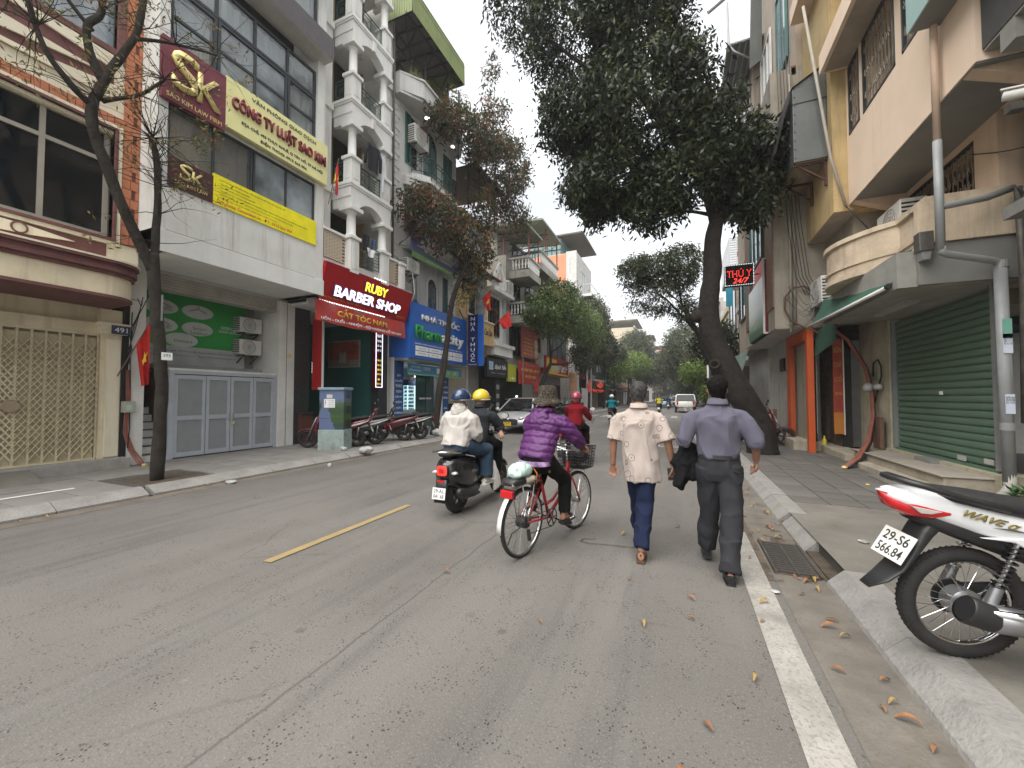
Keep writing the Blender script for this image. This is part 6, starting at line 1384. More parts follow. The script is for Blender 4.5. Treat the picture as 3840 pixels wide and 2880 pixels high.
for i in range(60):
 a=rnd.uniform(0,6.28);l=rnd.uniform(.06,.16);x,y=3.98+rnd.uniform(-.08,.08),7.2+rnd.uniform(-.06,.06);z=.18+rnd.uniform(0,.15)
 d_=Vector((math.cos(a),math.sin(a),rnd.uniform(.2,1)))*l;s_=Vector((-math.sin(a),math.cos(a),0))*.022;p=Vector((x,y,z));b.add([p,p+d_*.5+s_,p+d_,p+d_*.5-s_],[(0,1,2,3)])
tagp(b.build('weed',M('weed',(.06,.13,.04),.7,var=.3,vs=20)),'small green weed growing at the foot of the grey downpipe','plant')
t=thing('metal_box','riveted dark grey sheet-metal enclosure on iron brackets high on the yellow wall','enclosure',(2.75,11.8,6.8))
m_sm=M('sheet_metal',(.13,.14,.135),.5,.3,var=.15,vs=1.5,streak=.3)
B().box(2.42,3.04,10.5,13.2,6.8,8.5).build('body',m_sm,t,bevel=.01)
b=B();b.add([(2.40,10.45,8.5),(3.06,10.45,8.9),(3.06,13.25,8.9),(2.40,13.25,8.5)],[(0,1,2,3)]);b.build('lid',m_sm,t)
B().prism([(2.42,8.5),(3.04,8.5),(3.04,8.88)],'y',10.5,10.52).build('end',m_sm,t)
sm_=B().box(-.012,.012,-.02,0,-.012,.012).mesh('rivet',m_metal)
for i in range(9):inst('rivet',sm_,t,(2.45,10.5,6.9+i*.2))
B().box(2.42,3.04,10.49,10.5,8.12,8.14).build('seam',m_black,t)
b=B()
for y in(10.6,11.6,12.6,13.1):b.bar((2.42,y,6.76),(3.5,y,6.76),.05);b.bar((2.5,y,6.76),(3.05,y,6.3),.035);b.bar((3.02,y,6.76),(3.02,y,6.2),.05)
b.build('bracket',M('bracket_rust',(.07,.035,.025),.8),t);B().box(2.46,3.04,10.55,13.1,6.785,6.8).build('floor_sheet',M('floor_beige',(.28,.23,.17),.8),t)
corr(t,'corrugated_flap',m_truss,(2.38,10.5,8.5),(0,2.8,0),(-.32,0,-1.4),14,.02,(1,0,0))
t=flag('faded pink flag wrapped round its pole beside the metal enclosure',(2.5,13.0,6.6),(2.2,12.8,8.9),.5,1.3,5,.1,m=M('flag_pink',(.42,.14,.11),.8,var=.2,vs=4),st=False)
B().tube([(2.45,12.5,6.4),(2.25,12.4,8.2)],.02,6).build('bamboo',M('bamboo',(.4,.35,.28),.7),t)
t=thing('long_pole','long thin grey conduit slanting across the yellow wall down to the pink corner','pole',(3,10.5,5));B().tube([(2.62,10.35,10.2),(3.0,10.2,6.6),(3.22,10.15,5.5)],.03,8).build('pipe',MATS['conduit'],t,smooth=1);B().tube([(3.22,10.15,5.5),(3.7,10.3,4.9),(3.75,10.4,4.7)],.012,6).build('cable',m_cabk,t,smooth=1)
for k in range(5):
 x=2.45+.07*k;tagp(B().tube([(x,12.1,10.5),(x+.05,12.05,8),(x+.15,12.0,6),(x+.3,12.0,4.6),(x+.5,12.0,4.1)],.008,5).build('hanging_wire',m_cabk,None,smooth=1),'thin black wire dropping down the grey overhang of the right-hand house','wire','wires dropping down the grey overhang')
s=thing('led_sign','lit black LED sign THÚ Y 24/7 with red letters and a white dotted border','sign',(1.7,13.5,5))
B().box(1.29,2.07,13.5,13.66,4.88,5.53).build('box',m_black,s,bevel=.01);m_lr2=M('led_red',(1.0,.05,.04),emit=2.0,var=0)
text('THÚ Y',(1.68,13.49,5.27),.64,.26,'F',m_lr2,s,.004);text('24/7',(1.72,13.49,5.03),.42,.15,'F',m_lr2,s,.004,shear=.25)
text('THÚ Y',(1.68,13.485,5.27),.615,.235,'F',M('led_core',(.05,.0,.0),.6,var=0),s,.003,-.018,name='letter_core')
for i in range(64):
 a=i/64*2.86;
 if a<.78:p_=(1.29+a,4.90)
 elif a<1.43:p_=(2.055,4.90+a-.78)
 elif a<2.21:p_=(2.055-(a-1.43),5.51)
 else:p_=(1.305,5.51-(a-2.21)*.95)
 inst('bulb',bl,s,(min(max(p_[0],1.305),2.055),13.49,min(max(p_[1],4.9),5.51)),scale=(.4,)*3)
B().bar((2.07,13.6,5.2),(2.35,13.6,5.2),.03).build('bracket',m_metal,s)
s=thing('lightbox_sign','tall veterinary light box with white to green face and dark red edge','sign',(2.45,14,4.3))
m_vg=bpy.data.materials.new('sign_gradient');m_vg.use_nodes=True;nt=m_vg.node_tree;bs_=nt.nodes['Principled BSDF'];bs_.inputs['Roughness'].default_value=.3
tcn=nt.nodes.new('ShaderNodeTexCoord');sp=nt.nodes.new('ShaderNodeSeparateXYZ');rm=nt.nodes.new('ShaderNodeValToRGB');nt.links.new(tcn.outputs['Generated'],sp.inputs[0]);nt.links.new(sp.outputs[2],rm.inputs[0]);nt.links.new(rm.outputs[0],bs_.inputs['Base Color'])
rm.color_ramp.elements[0].color=(.02,.13,.05,1);rm.color_ramp.elements[0].position=.12;rm.color_ramp.elements[1].color=(.55,.60,.58,1);rm.color_ramp.elements[1].position=.5
B().box(2.2,2.24,13.1,15.5,3.35,5.0).build('face',m_vg,s)
B().box(2.2,2.5,13.06,13.10,3.33,5.5).build('edge',M('edge_white',(.6,.58,.55),.5),s);B().box(2.25,2.45,13.05,13.06,3.38,5.46).build('edge_panel',M('edge_maroon',(.12,.01,.02),.4),s);B().box(2.24,2.5,13.1,15.5,3.33,5.5).build('body',m_black,s)
B().box(2.2,2.22,13.1,14.6,5.0,5.48).build('red_top',M('vet_red',(.65,.03,.03),.4),s);text('THÚ Y',(2.2,14.3,3.75),1.6,.3,'R',M('letter_faint',(.4,.48,.42),.5),s,.004)
R4=body('tall_house','tall tan house with window canopies and metal awnings high above the right pavement',(4,19,ZS))
wallbox(R4,'wall',mc['tan'],2.9,9,12.2,16.9,10.2,20);wallbox(R4,'upper_band',M('band_wood',(.25,.11,.05),.7),2.8,2.9,12.2,16.9,10.0,10.25)
window(R4,2.88,12.8,14.0,11.0,13.6,2,1,M('frame_teal',(.05,.14,.13),.5),m_glassrefl,-1,.08);window(R4,2.88,14.8,16.4,11.0,13.6,3,1,m_acw,m_glassrefl,-1,.08)
wallbox(R4,'wall',mc['tan'],2.7,9,17.0,22.0,3.5,15.5);wallbox(R4,'lower_wall',mc['grey'],3.1,9,17.0,22,0,3.5)
window(R4,2.68,17.6,21.4,11.2,14,4,1,m_acw,m_glassrefl,-1,.08);window(R4,2.68,17.6,21.4,5,7.4,4,1,m_dkfr,m_glass,-1,.08)
b=B();b.add([(2.9,16.9,12.4),(2.9,21,12.4),(1.95,21,11.3),(1.95,16.9,11.3),(2.9,16.9,12.46),(2.9,21,12.46),(1.95,21,11.36),(1.95,16.9,11.36)],[(0,1,2,3),(7,6,5,4),(0,3,7,4),(2,3,7,6),(1,2,6,5)]);b.build('window_canopy',M('canopy_brown',(.07,.05,.045),.7),R4)
B().box(1.95,2.85,17.0,20.9,9.8,11.35).build('enclosed_balcony',M('encl_brown',(.06,.045,.04),.7),R4)
t=thing('roof_canopy','slatted grey metal roof canopy with a bent gutter pipe, high on the right-hand row','canopy',(2,17,15));B().box(1.75,2.9,16.0,20,14.35,14.42).build('sheet',m_sm,t)
for i in range(6):B().bar((1.75+i*.2,15.9,14.33),(1.75+i*.2,20,14.33),.05).build('slat',m_steel,t)
B().tube([(1.1,15.6,15.5),(2.8,15.6,16.5)],.07,8).build('gutter',m_steel,t);B().tube([(1.75,15.9,15.9),(1.78,15.9,14.3),(1.95,15.9,14.0),(2.4,15.9,13.6)],.035,8).build('pipe',m_steel,t,smooth=1)
B().add([(2.45,15.5,16),(2.8,15.6,16.5),(2.75,15.6,13.2),(2.35,15.5,12.9)],[(0,1,2,3)]).build('side_flap',m_sm,t)
RH=[(22.05,26.5,6.4,'white','white shophouse with a blue upright banner past the leaning trunk',None),(26.55,31,9.0,'tan','tan shophouse with a caged balcony behind the LED sign',None),(31.05,37,7.5,'cream','cream house behind the bright green street tree',AWG),(37.05,44,9.5,'grey','grey house in the far right row',AWR),(44.05,52,8,'ochre','ochre house in the far right row behind the foliage',None),(52.05,62,11,'white','white house in the far right row beyond the pickup',None),(62.05,76,9,'tan','tan house deep in the far right row',None),(76.05,95,12,'grey','last grey house of the far right row',None)]
for(a,c,h,k,lb,aw)in RH:house('shophouse',lb,3.2,a,c,h,-1,mc[k],awn=aw,balc=(0,1)if k=='tan' else())
house('shophouse','pale yellow house closing the view at the street bend',1.5,130,150,12,-1,mc['cream'])
house('shophouse','brown end house closing the view between the far trees',-1.5,165,180,9,-1,mc['tan'],depth=12)
t=thing('lattice_balcony','white lattice balcony cage with hanging laundry past the big trunk','balcony',(2.9,24,8));b=B()
for i in range(14):b.box(2.35,3.15,22.3,22.33,7.9+i*.12,7.93+i*.12);b.bar((2.36+i*.06,22.3,7.9),(2.36+i*.06,22.3,9.5),.02)
for i in range(12):b.bar((2.35,22.3,7.9+i*.14),(2.35,26,7.9+i*.14),.02)
b.build('lattice',m_whtc,t);B().box(2.35,3.2,22.35,26,7.7,7.9).build('floor',mc['tan'],t);B().box(2.7,2.95,22.27,22.29,8.5,8.75).build('heart',M('heart_red',(.5,.08,.1),.6),t)
s=thing('banner','small turquoise upright banner below the LED sign','banner',(2.2,22,6.5));B().box(2.15,2.45,22,22.05,6.0,7.0).build('cloth',M('cloth_turq',(.05,.35,.5),.6),s)
t=thing('yellow_bottle','small yellow bottle standing on the ledge below the rusty gate','bottle',(3.4,12.1,.3));B().lathe([(0,0),(.045,0),(.05,.03),(.05,.13),(.02,.18),(.02,.2),(0,.2)],(3.42,12.6,.30),12).build('body',M('bottle_y',(.65,.55,.05),.4),t,smooth=50);B().lathe([(.024,.2),(.024,.23),(0,.23)],(3.42,12.6,.30),10).build('cap',m_fyel,t)
B().box(2.72,2.76,14.5,14.85,.13,1.15).build('leaning_board',M('board_brownish2',(.18,.11,.08),.8));tagp(bpy.data.objects['leaning_board'],'brown board leaning on the pale wall behind the red scooter','board')
t=thing('street_lamp','grey street lamp arm reaching over the road among the right-hand treetops','street lamp',(1.6,25,ZS));B().tube([(1.6,25,.1),(1.6,25,8),(1.3,25,9.3),(.6,25,9.9),(-.1,25,10.0)],[.09,.07,.05,.04,.03],8).build('pole',m_steel,t,smooth=1);B().box(-.35,.3,24.88,25.12,9.93,10.05).build('lamp_head',m_steel,t,bevel=.03)
t=thing('electric_post','pale concrete post carrying a small white box at the far right pavement edge','post',(1.9,30,ZS));B().bar((1.9,30,.1),(1.9,30,7),.22).build('post',mc['grey'],t);B().box(1.7,2.1,29.85,29.95,2.8,3.7).build('notice',m_letw,t);B().tube([(1.0,30,5.3),(1.9,30,5.4)],.05,8).build('arm',m_acw,t)
# vehicles
m_tyre=M('tyre',(.022,.021,.020),.85,var=.2,vs=20,bump=.2,bs=80,dirt=.3,dcol=(.06,.055,.05))
m_chrome=M('chrome',(.62,.62,.62),.12,1.0,var=0);m_alloy=M('alloy',(.30,.30,.31),.35,.8,var=.1);m_rimd=M('rim_dark',(.05,.05,.05),.4,.6,var=.1)
m_plast=M('plastic_black',(.018,.018,.019),.45,var=.05,spec=.5);m_seat=M('seat_black',(.02,.02,.021),.6,var=.1,vs=8,bump=.15,bs=200)
m_redl=M('lens_red',(.45,.008,.012),.15,coat=.6,var=.05);m_clear=M('lens_clear',(.55,.52,.50),.1,.2,coat=.6,var=.1);m_plate=M('plate_white',(.72,.72,.68),.5,var=.04,dirt=.2)
m_eng=M('engine',(.10,.10,.10),.5,.6,var=.3,vs=8)
def lthing(name,label,cat,loc,rz=0,group=None,rot=None):
 o=thing(name,label,cat,loc,rz,group,rot);del o['_org'];return o
def wheel(p,x,Rw,rt,spokes=5,y=0,rim=None,z=None,wire=0,rimr=None,flat=1.15,name='wheel',rz=0):
 z=Rw if z is None else z
 b=B().torus((0,0,0),Rw-rt,rt,40,10,'y',rt*flat)
 w_=b.build(name,m_tyre,p,smooth=1,local=1);w_.location=(x,y,z);w_.rotation_euler=(0,0,rz)
 rr=Rw-2*rt+.012
 b=B()
 if wire:
  b.torus((0,0,0),rr-.006,.014,48,8,'y',.018);b.build('rim',rim or m_chrome,w_,smooth=1,local=1)
  B().tube([(0,-.045,0),(0,.045,0)],.03,14).build('hub',m_alloy,w_,local=1,smooth=40)
  L_=rr-.02;sm=B().tube([(0,0,0),(0,0,L_)],.0024 if wire<30 else .0018,5).mesh('spoke',m_chrome)
  for i in range(wire):
   a=2*math.pi*i/wire+(.12 if i%2 else-.12);o=inst('spoke',sm,w_,(0,.028 if i%2 else-.028,0));tgt=Vector((math.sin(2*math.pi*i/wire)*L_,0,math.cos(2*math.pi*i/wire)*L_));st=Vector((math.sin(a+(.9 if i%4<2 else-.9))*.028,.026 if i%2 else-.026,math.cos(a+(.9 if i%4<2 else-.9))*.028))
   d_=tgt-st;o.location=st;o.rotation_euler=d_.to_track_quat('Z','Y').to_euler();o.scale=(1,1,d_.length/L_)
 else:
  b.torus((0,0,0),rr,.012,32,6,'y',rt*.8);b.build('rim',rim or m_rimd,w_,smooth=1,local=1)
  sb=B().box(-.016,.016,-.02,.02,.03,rr).mesh('rim_spoke',rim or m_rimd)
  for i in range(spokes):inst('rim_spoke',sb,w_,(0,0,0),(0,2*math.pi*i/spokes,0))
  B().tube([(0,-.05,0),(0,.05,0)],.05,14).build('hub',rim or m_rimd,w_,local=1,smooth=40)
 return w_
SY=(0,1,0)
def plate(p,c,n,txt,w_=.19,h_=.14,mp=None):
 n=Vector(n).normalized();u=Vector((0,0,1)).cross(n).normalized();v=n.cross(u);c=Vector(c)
 vs=[c+u*(s*w_/2)+v*(t*h_/2)+n*d for d in(-.004,0)for s,t in((-1,-1),(1,-1),(1,1),(-1,1))]
 o=B().add(vs,[(3,2,1,0),(4,5,6,7),(0,1,5,4),(1,2,6,5),(2,3,7,6),(3,0,4,7)]).build('number_plate',mp or m_plate,p,local=1)
 ls=txt.split('\n')
 for i,l in enumerate(ls):
  text(l,c+v*((.5-(i+.5)/len(ls))*h_*.92),w_*.8,h_*.34,(u,n),m_blk_l,o,.0015,.012,local=1)
 return o
def scooter(label,loc,rz,col,lean=0,txt='29-B1\n123.45',vespa=False,group=None,seatm=None,trim=None,lit=False,wl=1.0,mirror=True,wr=.255):
 s=lthing('scooter',label,'scooter',loc,rz,group,rot=(lean,0,rz));trim=trim or m_plast
 wheel(s,0,wr,.055,5,rim=m_rimd);wheel(s,1.26,wr,.05,5,rim=m_rimd)
 k=1.0
 if vespa:
  rings=[((-.32,0,.60),.07,.10),((-.27,0,.60),.15,.17),((-.12,0,.56),.20,.22),((.12,0,.52),.215,.23),((.34,0,.50),.18,.20),((.50,0,.47),.13,.15),((.58,0,.44),.09,.10)]
 else:
  rings=[((-.42,0,.80),.03,.02),((-.36,0,.77),.07,.05),((-.2,0,.71),.11,.085),((.05,0,.63),.135,.13),((.3,0,.54),.14,.15),((.5,0,.46),.125,.13),((.62,0,.38),.10,.09)]
 B().loft(rings,20,side=SY,pw=2.6).build('rear_body',col,s,smooth=1,local=1)
 sr=[((-.30,0,.80),.09,.03),((-.22,0,.825),.13,.05),((0,0,.82),.145,.055),((.18,0,.80),.14,.05),((.30,0,.79),.13,.045),((.5,0,.77),.10,.045),((.62,0,.74),.06,.03)]if vespa else[((-.34,0,.84),.05,.02),((-.25,0,.845),.10,.035),((0,0,.82),.125,.045),((.2,0,.77),.12,.045),((.45,0,.73),.09,.05),((.58,0,.70),.06,.04)]
 B().loft(sr,16,side=SY,pw=2.8).build('seat',seatm or m_seat,s,smooth=1,local=1)
 B().box(.5,.93,-.15,.15,.27,.32).build('floorboard',trim,s,bevel=.015,local=1)
 B().loft([((.93,0,.27),.13,.05),((1.0,0,.42),.19,.055),((1.01,0,.60),.20,.06),((.95,0,.80),.17,.07),((.90,0,.92),.12,.07),((.88,0,.97),.08,.04)],20,side=SY,pw=2.4).build('front_shield',col,s,smooth=1,local=1)
 B().loft([((.90,0,.93),.10,.05),((.88,0,1.0),.13,.07),((.86,0,1.06),.06,.04)],16,side=SY).build('handlebar_cover',col,s,smooth=1,local=1)
 b=B().tube([(.82,-.34,1.0),(.86,-.15,1.0),(.86,.15,1.0),(.82,.34,1.0)],.014,8);b.build('handlebar',m_alloy,s,local=1,smooth=1)
 for y in(-.29,.29):B().tube([(.815,y-.06,1.0),(.825,y+.06,1.0)],.02,10).build('grip',m_plast,s,local=1,smooth=1)
 if mirror:
  for y in(-1,1):
   B().tube([(.86,y*.2,1.02),(.84,y*.27,1.14),(.84,y*.30,1.22)],.006,6).build('mirror_stalk',m_plast,s,local=1)
   B().loft([((.87,y*.31,1.26),.03,.03),((.85,y*.31,1.26),.07,.05),((.835,y*.31,1.26),.068,.048)],14,side=SY).build('mirror',m_plast,s,smooth=40,local=1)
   B().loft([((.833,y*.31,1.26),.06,.042),((.832,y*.31,1.26),.06,.042)],14,side=SY).build('mirror_glass',m_clear,s,local=1)
 fr=[((1.26+(wr+.03)*math.sin(a),0,wr+(wr+.03)*math.cos(a)),.06,.018)for a in[R(-70)+R(130)*i/9 for i in range(10)]]
 B().loft(fr,12,side=SY).build('front_fender',col,s,smooth=1,local=1)
 b=B();
 for y in(-.07,.07):b.tube([(1.26,y,wr),(1.12,y,.62),(1.02,y*.5,.85)],.018,8)
 b.build('fork',m_alloy,s,local=1,smooth=1)
 B().loft([((.42,-.06,.28),.06,.07),((.2,-.1,.27),.09,.10),((0,-.10,.26),.07,.08),((-.1,-.1,.26),.04,.05)],14,side=SY).build('engine',m_eng,s,smooth=1,local=1)
 B().loft([((.3,-.17,.22),.02,.02),((.1,-.19,.25),.04,.045),((-.25,-.2,.34),.05,.055),((-.30,-.2,.35),.03,.035)],14,side=SY).build('exhaust',m_alloy if not vespa else m_plast,s,smooth=1,local=1)
 for y in(-.1,.1):B().tube([(-.02,y,wr+.02),(-.08,y,.58)],.02,8).build('shock',m_alloy,s,local=1,smooth=1)
 B().lathe([(.1,0),(.11,.01),(.06,.025)],(0,0,0),16,'y').build('cover',m_eng,s,local=1).location=(.0,-.13,wr)
 if vespa:
  B().prism([(-.37,.74),(-.335,.52),(-.30,.50),(-.30,.76)],'y',-.01,.01)
  B().loft([((-.345,0,.61),.085,.072),((-.36,0,.61),.075,.062)],20,side=SY,pw=4).build('tail_light_housing',m_plast,s,smooth=40,local=1)
  B().loft([((-.36,0,.61),.075,.062),((-.368,0,.61),.05,.04)],20,side=SY,pw=4).build('tail_light',M('tail_lit',(1,.03,.02),emit=.9,var=0),s,smooth=40,local=1)
  B().loft([((-.369,0,.61),.04,.032),((-.372,0,.61),.035,.028)],20,side=SY,pw=4).build('lens',m_redl,s,local=1)
  for y in(-.15,.15):B().loft([((-.27,y,.58),.045,.022),((-.315,y*.93,.575),.035,.015)],10,side=SY).build('indicator',m_clear,s,smooth=1,local=1)
  B().tube([(.05,-.16,.80),(-.25,-.16,.83),(-.40,-.10,.85),(-.43,0,.85),(-.40,.10,.85),(-.25,.16,.83),(.05,.16,.80)],.013,8).build('grab_rail',m_chrome,s,smooth=1,local=1)
  B().loft([((-.36,0,.50),.08,.02),((-.36,0,.42),.085,.02),((-.40,0,.22),.09,.012)],12,side=SY,pw=4).build('rear_fender',m_plast,s,smooth=1,local=1);B().box(-.385,-.37,-.05,.05,.47,.50).build('reflector',m_redl,s,local=1)
  plate(s,(-.425,0,.34),(-1,0,.15),txt);plt=text('Elize',(.1,-.218,.56),.14,.035,((1,0,0),(0,-1,0)),m_chrome,s,.002,local=1)
 else:
  B().loft([((-.40,0,.76),.07,.03),((-.425,0,.74),.06,.025)],12,side=SY).build('tail_light',m_redl,s,smooth=1,local=1)
  B().loft([((-.30,0,.70),.06,.03),((-.38,0,.55),.07,.015),((-.43,0,.40),.07,.010),((-.50,0,.30),.05,.008)],12,side=SY,pw=4).build('rear_fender',m_plast,s,smooth=1,local=1)
  plate(s,(-.425,0,.50),(-1,0,.45),txt)
  B().tube([(-.05,-.11,.83),(-.3,-.10,.88),(-.42,0,.90),(-.3,.10,.88),(-.05,.11,.83)],.012,8).build('grab_rail',m_plast,s,smooth=1,local=1)
  B().prism([(-.1,.70),(.3,.60),(.5,.52),(.3,.55),(-.1,.66),(-.35,.76)],'y',-.142,.142).build('trim',trim,s,local=1)
 B().tube([(.35,.1,.25),(.30,.22,.02)],.012,6).build('side_stand',m_plast,s,local=1)if not lit else None
 return s
m_vblk=M('paint_black',(.012,.012,.014),.22,coat=.8,var=.05);m_vred=M('paint_darkred',(.12,.008,.015),.25,coat=.8,var=.08);m_vgr=M('paint_grey',(.10,.10,.105),.35,.3,coat=.5);m_vwh=M('paint_white',(.62,.62,.62),.25,coat=.8,var=.04);m_vsil=M('paint_silver',(.60,.61,.61),.3,.5,coat=.7,var=.04);m_vrd=M('paint_red',(.45,.02,.02),.25,coat=.8)
VS=(-2.77,4.62,0)
scooter('black moving scooter with lit red tail lamp, plate 29-AL 041.68, carrying two riders',VS,R(89),m_vblk,0,'29-AL\n041.68',vespa=True,lit=True)
HD=R(216)
scooter('red and white scooter parked half behind the painted cabinet',(-8.46,8.62,ZS),HD,m_vred,R(-8),'29-M1\n408.73',trim=m_vwh,group='scooters parked outside the barber shop')
scooter('grey scooter with white stripes, second in the row after the painted cabinet',(-8.35,9.25,ZS),HD+.05,m_vgr,R(-7),'29-E1\n227.18',trim=m_vwh,group='scooters parked outside the barber shop')
scooter('dark red scooter in the middle of the row in front of the blue panel',(-8.16,10.35,ZS),HD-.05,m_vred,R(-8),'30-F4\n551.06',group='scooters parked outside the barber shop')
scooter('black scooter at the right end of the parked row, nearest the leaning tree',(-8.0,10.98,ZS),HD+.02,m_vblk,R(-7),'29-X3\n114.02',trim=m_vwh,group='scooters parked outside the barber shop')
scooter('maroon scooter parked side-on beyond the big trunk on the right pavement',(1.55,13.9,ZS),R(-14),m_vred,R(8),'29-D1\n332.90')
for i,(x,y,c)in enumerate(((-8.2,30.2,m_vblk),(-8.1,31.2,m_vwh),(-8.0,32.0,m_vsil),(-8.2,33,m_vblk),(-8.1,18.4,m_vblk),(-8.2,34.5,m_vred))):
 scooter(['black scooter first in the far left row beyond the red rider','white scooter second in the far left row','silver scooter third in the far left row','black scooter fourth in the far left row','black scooter parked left of the white car by the black sign','red scooter last in the far left row'][i],(x,y,ZS),R(215+8*(i%3)),c,R(-7),'29-A1\n100.2%d'%i,group='scooters parked along the far left pavement')
scooter('red scooter with a pale leg shield ridden ahead of the bicycle',(-2.25,8.4,0),R(86),m_vrd,0,'29-K1\n560.11',lit=True)
scooter('black and white scooter of the turquoise rider',(-3.45,21.6,0),R(92),m_vblk,0,'29-H1\n700.45',lit=True,trim=m_vwh)
scooter('small black scooter of the yellow-jacketed rider far ahead',(-1.75,37.4,0),R(90),m_vblk,0,'29-P1\n222.33',lit=True)
scooter('distant white scooter beside the far cars',(-1.3,50,0),R(90),m_vwh,0,'29-U1\n310.52',lit=True)
scooter('distant black scooter passing the far cars',(-.5,52,0),R(90),m_vblk,0,'29-V1\n118.90',lit=True)
m_bred=M('bike_red',(.30,.012,.02),.3,coat=.7,var=.1,vs=8)
BK=(-1.42,3.60,0);BR=math.atan2(1.09,.29)
bk_=lthing('bicycle','red city bicycle with a front basket and a bag tied on its rear carrier','bicycle',BK,BR)
wr_=.335
wheel(bk_,0,wr_,.02,wire=36,flat=1.1);wheel(bk_,1.06,wr_,.02,wire=36,flat=1.1,rz=-.06)
bb=Vector((.46,0,.28));sc_=Vector((.30,0,.74));ht=Vector((.86,0,.80));hb_=Vector((.90,0,.62))
b=B();b.tube([bb,sc_],.017,10);b.tube([ht,hb_],.02,10);b.tube([hb_+Vector((-.005,0,.03)),(.74,0,.46),(.58,0,.36),bb],.02,10);b.tube([ht-Vector((0,0,.05)),(.72,0,.55),(.55,0,.44),(.42,0,.42)],.016,10)
for y in(-.055,.055):b.tube([bb+Vector((0,y*.6,0)),(0,y,wr_)],.011,8);b.tube([(.31,y*.4,.68),(0,y,wr_)],.009,8)
b.build('frame',m_bred,bk_,smooth=1,local=1)
b=B()
for y in(-.05,.05):b.tube([(.905,y*.7,.62),(.96,y,.52),(1.06,y,wr_)],.011,8)
b.tube([(.905,-.035,.62),(.905,.035,.62)],.016,8);b.build('fork',m_bred,bk_,smooth=1,local=1)
b=B();b.tube([ht,(.845,0,.92)],.013,8);b.tube([(.68,-.29,.99),(.80,-.25,1.0),(.88,-.12,.95),(.86,0,.93),(.88,.12,.95),(.80,.25,1.0),(.68,.29,.99)],.011,8);b.build('handlebar',m_chrome,bk_,smooth=1,local=1)
for y in(-.27,.27):B().tube([(.66,y*1.06,.99),(.76,y,1.0)],.016,8).build('grip',m_plast,bk_,smooth=1,local=1)
B().tube([(.30,0,.72),(.28,0,.82)],.013,8).build('seat_post',m_chrome,bk_,local=1);B().loft([((.12,0,.85),.10,.03),((.22,0,.86),.10,.035),((.34,0,.86),.05,.025),((.44,0,.855),.02,.015)],14,side=SY).build('saddle',m_seat,bk_,smooth=1,local=1)
b=B()
for y in(-.06,.06):b.tube([(.24,y,.70),(-.16,y,.72)],.006,6);b.tube([(-.1,y*1.2,.72),(0,y*1.1,wr_)],.006,6);b.tube([(.1,y*1.2,.71),(0,y*1.1,wr_)],.005,6)
for i in range(4):b.tube([(.2-i*.11,-.06,.71),(.2-i*.11,.06,.71)],.005,6)
b.build('carrier',m_steel,bk_,smooth=1,local=1)
B().loft([((-.24,0,.735),.06,.02),((-.2,0,.745),.085,.032),((.08,0,.745),.09,.035),((.16,0,.745),.06,.02)],16,side=SY,pw=3.5).build('carrier_pad',M('pad_cream',(.55,.50,.40),.5),bk_,smooth=1,local=1)
B().loft([((-.245,0,.737),.055,.018),((-.205,0,.748),.088,.034),((-.06,0,.748),.092,.037),((-.055,0,.748),.08,.03)],16,side=SY,pw=3.5).build('carrier_pad_end',m_plast,bk_,smooth=1,local=1)
B().box(-.26,-.225,-.07,.07,.61,.68).build('tail_light',m_redl,bk_,bevel=.008,local=1);B().box(-.228,-.21,-.075,.075,.605,.685).build('light_housing',m_plast,bk_,local=1)
fr=[((.0-(wr_+.028)*math.sin(a),0,wr_+(wr_+.028)*math.cos(a)),.027,.004)for a in[R(-5)+R(100)*i/9 for i in range(10)]]
B().loft(fr,10,side=SY).build('rear_fender',M('fender_white',(.62,.62,.60),.35,.3),bk_,smooth=1,local=1)
fr=[((.0-(wr_+.028)*math.sin(a),0,wr_+(wr_+.028)*math.cos(a)),.026,.003)for a in[R(-40)+R(36)*i/5 for i in range(6)]]
B().loft(fr,10,side=SY).build('fender_stay',m_plast,bk_,smooth=1,local=1)
B().torus((.46,-.045,.28),.09,.006,28,6,'y').build('chainring',m_plast,bk_,local=1);b=B()
for i in range(5):a=i*1.257;b.bar((.46,-.045,.28),(.46+.088*math.cos(a),-.045,.28+.088*math.sin(a)),.014,.005)
b.build('spider',m_rimd,bk_,local=1)
b=B().tube([(.46,-.06,.28),(.60,-.085,.205)],.010,8);b.tube([(.46,.06,.28),(.32,.085,.355)],.010,8);b.build('crank',m_chrome,bk_,local=1)
for(x,y,z)in((.60,-.135,.20),(.32,.135,.36)):B().box(x-.045,x+.045,y-.045,y+.045,z-.012,z+.012).build('pedal',m_plast,bk_,local=1)
b=B();b.tube([(.46,-.05,.37),(.0,-.05,wr_+.04)],.004,5);b.tube([(.46,-.05,.19),(.02,-.05,.22)],.004,5);b.build('chain',m_rimd,bk_,local=1);B().lathe([(.0,-.012),(.05,-.012),(.05,.012),(0,.012)],(0,-.045,wr_),18,'y').build('cassette',m_rimd,bk_,local=1);B().bar((.01,-.06,.27),(.03,-.06,.16),.03,.02).build('derailleur',m_rimd,bk_,local=1)
B().lathe([(0,-.055),(.055,-.05),(.06,0),(.055,.05),(0,.055)],(0,0,wr_),18,'y').build('hub_motor',m_plast,bk_,local=1,smooth=40)
B().tube([(.2,.04,.30),(-.02,.12,.20),(-.06,.16,.04)],.008,6).build('kickstand',m_plast,bk_,local=1)
